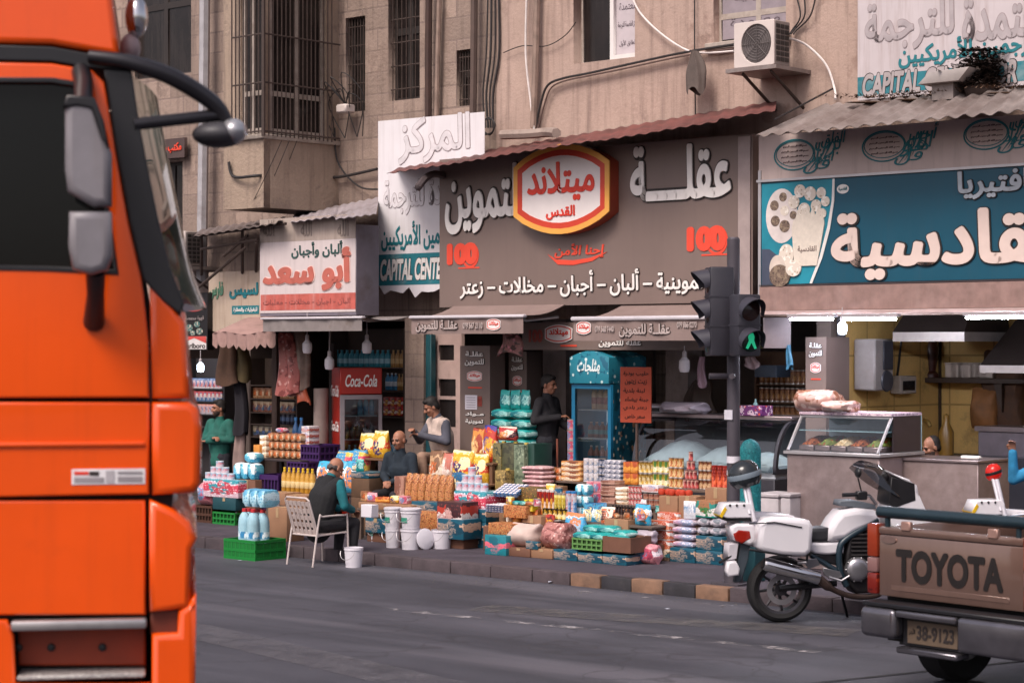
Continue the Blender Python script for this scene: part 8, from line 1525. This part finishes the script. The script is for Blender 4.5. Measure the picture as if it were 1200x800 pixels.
    if beard: 
        fuse('beard', lambda g: (g.ell(hp(0, -.03, -.055), (.062, .066, .062), 14, 10, 0, R), g.ell(hp(0, -.052, -.09), (.036, .038, .032), 12, 8, 0, R)) and None, .009, M('stubble', '3a2a24', .8, var=.3), t, 2) if beard > 1 else fuse('moustache', lambda g: cap_(g, hp(-.024, -.094, -.05), hp(.024, -.094, -.05), .009, .009), .005, hm or hairm, t, 1)
    if hair == 'full': fuse('hair', lambda g: (g.ell(hp(0, .022, .052), (.084, .098, .094), 16, 10, 0, R), g.ell(hp(0, -.045, .10), (.06, .042, .030), 12, 8, 0, R), [g.ell(hp(.07*s, .035, .01), (.018, .05, .05), 10, 8, 0, R) for s in (-1, 1)], g.ell(hp(0, .075, -.015), (.06, .04, .06), 12, 8, 0, R)) and None, .010, hm or hairm, t, 2)
    elif hair == 'receding': fuse('hair', lambda g: (g.ell(hp(0, .045, .045), (.083, .082, .088), 16, 10, 0, R), [g.ell(hp(.07*s, .035, .0), (.016, .05, .05), 10, 8, 0, R) for s in (-1, 1)], g.ell(hp(0, .08, -.02), (.06, .04, .06), 12, 8, 0, R)) and None, .010, hm or hairm, t, 2)
    else: fuse('hair', lambda g: ([g.ell(hp(.068*s, .045, -.012), (.016, .045, .034), 10, 8, 0, R) for s in (-1, 1)], g.ell(hp(0, .088, -.022), (.055, .026, .040), 12, 8, 0, R)) and None, .010, hm or greyh, t, 2)
    def sh_(g):
        torso(g, .012)
        for s in (-1, 1): arm(g, s, .014, sleeve)
        cap_(g, neck+Vector((0, 0, -.06)), lerp(neck, hp(0, .02, -.06), .30), .075, .066); cap_(g, hip+Vector((0, 0, -.08)), hip, .15, .145)
    fuse('shirt', sh_, .012, shirt, t, 2)
    if vest: fuse('vest', lambda g: (torso(g, .024), cap_(g, hip+Vector((0, 0, -.09)), hip, .162, .156)) and None, .013, vest, t, 2)
    def tr(g):
        cap_(g, hip+Vector((-.03, 0, -.02)), hip+Vector((.03, 0, -.02)), .138, .138)
        for s in (-1, 1): leg(g, s, .014); 
    fuse('trousers', tr, .012, trous, t, 2)
    for s in (-1, 1):
        c = lg[s][2]; tv = Vector(J.get('toe', (0, -.14, -.03))); fuse('shoe', lambda g: (cap_(g, c+Vector((0, .02, -.035)), c+tv, .044, .038), cap_(g, c+Vector((0, .02, .0)), c+tv*.6, .046, .036)) and None, .009, shoe, t, 2)
    return t
def cl(n, h, **k): return M('cloth_'+n, h, .9, var=.3, scale=6, bump=1.0, bscale=11, **k)
def stand_pose(**k):
    J = dict(hip=(0, 0, .93), chest=(0, -.01, 1.22), neck=(0, 0, 1.46), head=(0, -.03, 1.625), el=((-.27, .03, 1.16), (.27, .03, 1.16)), wr=((-.26, -.12, .95), (.26, -.12, .95)), kn=((-.10, -.02, .50), (.10, -.02, .50)), an=((-.11, .02, .085), (.11, .02, .085))); J.update(k); return J
# standing shopkeeper in black
u, z = uz(641, 440, 3.0); hgt = 1.745; zf0 = z-hgt
human('standing man in black clothes beside the blue fridge, looking right', FP.W(u, 3.0, zf0), radians(58), stand_pose(pitch=.12, el=((-.28, .02, 1.17), (.27, -.02, 1.15)), wr=((-.10, -.24, 1.22), (.12, -.26, 1.06))), cl('black', '242226'), cl('charcoal', '2a2a30'), 'full', beard=0)
g = B(); g.box(-.6, .6, -.3, .6, PAV, zf0+.001, 0, .01); simple('shop_step', 'dark step under the standing man in black', 'step', g, M('dark_step', '3a3434', .8), u, 3.0, 0)
g = B(); g.tube([(0, 0, 0), (.0, 0, .95)], .014, 8); simple('broom_stick', 'reddish brown stick held by the standing man in black', 'stick', g, M('reddish_stick', '7a4434', .6), uz(653, 520, 2.78)[0], 2.78, zf0)
stack('tin', 'pink_can', 'can', 'pink red can', 'piled between the man in black and the fridge', 662, 671, 491, 2.9, 1.0, 1, 5, pnk); board('narrow stand under the pile of pink cans', 659, 674, 2.84, 1.0, .2)
# man in the green sweater at the far left
u, z = uz(258, 469, 2.75); human('man in a green sweater standing with folded arms before the cigarette shelf', FP.W(u, 2.75, z-1.745), radians(-35), stand_pose(yaw=-.5, el=((-.27, -.04, 1.17), (.27, -.04, 1.17)), wr=((.06, -.19, 1.20), (-.06, -.20, 1.15))), cl('green', '1f5a50'), cl('charcoal', '2a2a30'), 'full', beard=2)
g = B(); g.box(-.5, .5, -.3, .5, 0, z-1.745, 0, .01); simple('shop_step', 'dark step under the man in the green sweater', 'step', g, M('dark_step', '3a3434', .8), u, 2.75, 0.005)
# seated poses
def sit_pose(sh_=.46, **k):
    J = dict(hip=(0, .05, sh_+.10), chest=(0, -.03, sh_+.40), neck=(0, -.07, sh_+.62), head=(0, -.13, sh_+.77), pitch=.2, el=((-.25, -.10, sh_+.32), (.25, -.10, sh_+.32)), wr=((-.10, -.32, sh_+.24), (.10, -.32, sh_+.24)), kn=((-.15, -.40, sh_+.08), (.15, -.40, sh_+.08)), an=((-.16, -.40, .085), (.16, -.40, .085))); J.update(k); return J
# old man in the dark jacket
u, z = uz(473, 506, 1.95); base = z-(.46+.885)
human('seated balding man in a dark jacket behind the bags of nuts', FP.W(u, 1.95, base), radians(-34), sit_pose(head=(0, -.10, .46+.78), pitch=.1, wr=((-.02, -.33, .72), (.07, -.33, .72))), cl('dark_blue_jacket', '1c2630'), cl('black', '242226'), 'bald', beard=1, hm=greyh)
g = B(); g.box(-.2, .2, -.15, .25, PAV, base+.47, 0, .02); simple('stool', 'low dark box the man in the dark jacket sits on', 'stool', g, M('dark_step', '3a3434'), u, 1.98, 0)
if base > PAV: g = B(); g.box(-.35, .35, -.75, -.16, PAV, base+.01, 0, .01); simple('foot_board', 'low board under the feet of the man in the dark jacket', 'board', g, M('dark_step', '3a3434'), u, 1.98, 0)
# man in the cream vest
u, z = uz(518, 467, 2.55); base = z-(.46+.89)
human('man in a cream vest with grey sleeves bending over his hands by the pillar', FP.W(u, 2.55, base), radians(-30), sit_pose(twist=-.5, head=(-.09, -.12, .46+.78), neck=(-.03, -.05, .46+.62), yaw=-.75, pitch=.42, el=((-.27, -.12, .80), (.20, -.20, .80)), wr=((-.22, -.34, .92), (-.13, -.33, .88)), kn=((-.05, -.42, .60), (.26, -.34, .62)), an=((.0, -.42, .15), (.22, -.38, .12))), cl('grey_sleeve', '4a4a54'), cl('beige_trousers', '8f7362'), 'full', vest=cl('cream_vest', 'b3a096'), beard=1)
g = B(); g.box(-.25, .25, -.2, .25, PAV, base+.47, 0, .02); simple('stool', 'stack of boards the man in the cream vest sits on', 'stool', g, M('brown_plank', '6a4a34'), u+.02, 2.6, 0)
# man on the garden chair, seen from behind
Zc = F*EYE/(661-HOR); cx_ = (371-600)/F*Zc; ch = thing('garden_chair', 'white metal garden chair with woven straps on the road', 'chair', (cx_, Zc+.02, 0), radians(135))
chm = M('chair_white_tube', 'c2b4b0', .4, .1, dirt=.3)
a_ = .24
for s, nm in ((-1, 'left'), (1, 'right')): g = B(); g.tube(spline([(a_*s, .26, .0), (a_*s, .16, .56), (a_*s, .10, .585), (a_*s, -.22, .585), (a_*s, -.27, .55), (a_*s, -.29, .0)], 5), .012, 8); g.obj('side_frame', chm, ch)
g = B(); bk_p = [(-a_+.02, .16, .36), (-a_+.02, .30, .78), (-a_+.06, .31, .81), (a_-.06, .31, .81), (a_-.02, .30, .78), (a_-.02, .16, .36)]; g.tube(bk_p, .012, 8); g.tube([(-a_, .17, .36), (a_, .17, .36)], .012, 8); g.tube([(-a_, -.26, .38), (a_, -.26, .38)], .012, 8); g.tube([(-a_+.02, .17, .36), (-a_+.02, -.26, .38)], .011, 8); g.tube([(a_-.02, .17, .36), (a_-.02, -.26, .38)], .011, 8); g.obj('back_frame', chm, ch)
g = B()
for k in range(5): v = (k+.5)/5; g.box(-a_+.03, a_-.03, -.004, .004, -.026, .026, 0, 0, Matrix.Translation((0, .16+.14*v-.004, .36+.42*v)) @ Matrix.Rotation(-.32, 4, 'X'))
for k in range(6): x = -a_+.05+(2*a_-.1)*k/5; g.box(-.016, .016, -.003, .003, -.21, .21, 0, 0, Matrix.Translation((x, .236, .57)) @ Matrix.Rotation(-.32, 4, 'X'))
g.obj('back_straps', M('strap_white', 'b9a9a4', .6, dirt=.3), ch); g = B()
for k in range(7): y = -.24+.38*k/6; g.box(-a_+.03, a_-.03, y-.024, y+.024, .372, .378)
g.obj('seat_straps', MATS['strap_white'], ch)
human('bald man in black waistcoat and teal shirt on the garden chair, seen from behind', (cx_, Zc+.02, 0), radians(128), sit_pose(.40, hip=(0, -.02, .50), chest=(0, -.10, .80), neck=(0, -.19, 1.01), head=(0, -.27, 1.13), pitch=.55, sw=.20, el=((-.27, -.22, .70), (.28, -.22, .70)), wr=((-.10, -.46, .62), (.14, -.46, .62)), kn=((-.15, -.44, .48), (.15, -.44, .48)), an=((-.15, -.40, .085), (.16, -.40, .085))), cl('teal_shirt', '17646c'), cl('black', '242226'), 'bald', vest=cl('black_vest', '17171a'), sleeve=.8)
q = uz(431, 604, .25); g = B(); g.box(-.09, .09, 0, .12, 0, .15, 0, .006); simple('white_box', 'small white box in the hands of the man on the garden chair', 'box', g, white_m, uz(429, 604, -.15)[0], -.15, uz(429, 606, -.15)[1])
# cook at the steel counter
u, z = uz(1098, 512, 3.9); base = z-(.46+.885)
human('balding cook behind the steel counter in the tiled kitchen, only his head showing', FP.W(u, 3.9, base), radians(-42), sit_pose(yaw=-.5, pitch=.3), cl('black', '242226'), cl('charcoal', '2a2a30'), 'receding', beard=2)
g = B(); g.box(-.2, .2, -.15, .25, FLO, base+.47, 0, .02); simple('stool', 'dark stool the cook sits on in the kitchen', 'stool', g, M('dark_step', '3a3434'), u, 3.95, 0)
# passer-by at the right edge
Zp = 20.6; X_ = (1240-600)/F*Zp
human('person in a blue top at the right edge holding a phone to their ear', (X_, Zp, PAV if False else 0.0), radians(-60), stand_pose(el=((-.40, -.22, 1.24), (.27, .03, 1.16)), wr=((-.36, -.27, 1.52), (.26, -.12, .95)), yaw=-.3), cl('bright_blue', '2a7aa4'), cl('charcoal', '2a2a30'), 'full')
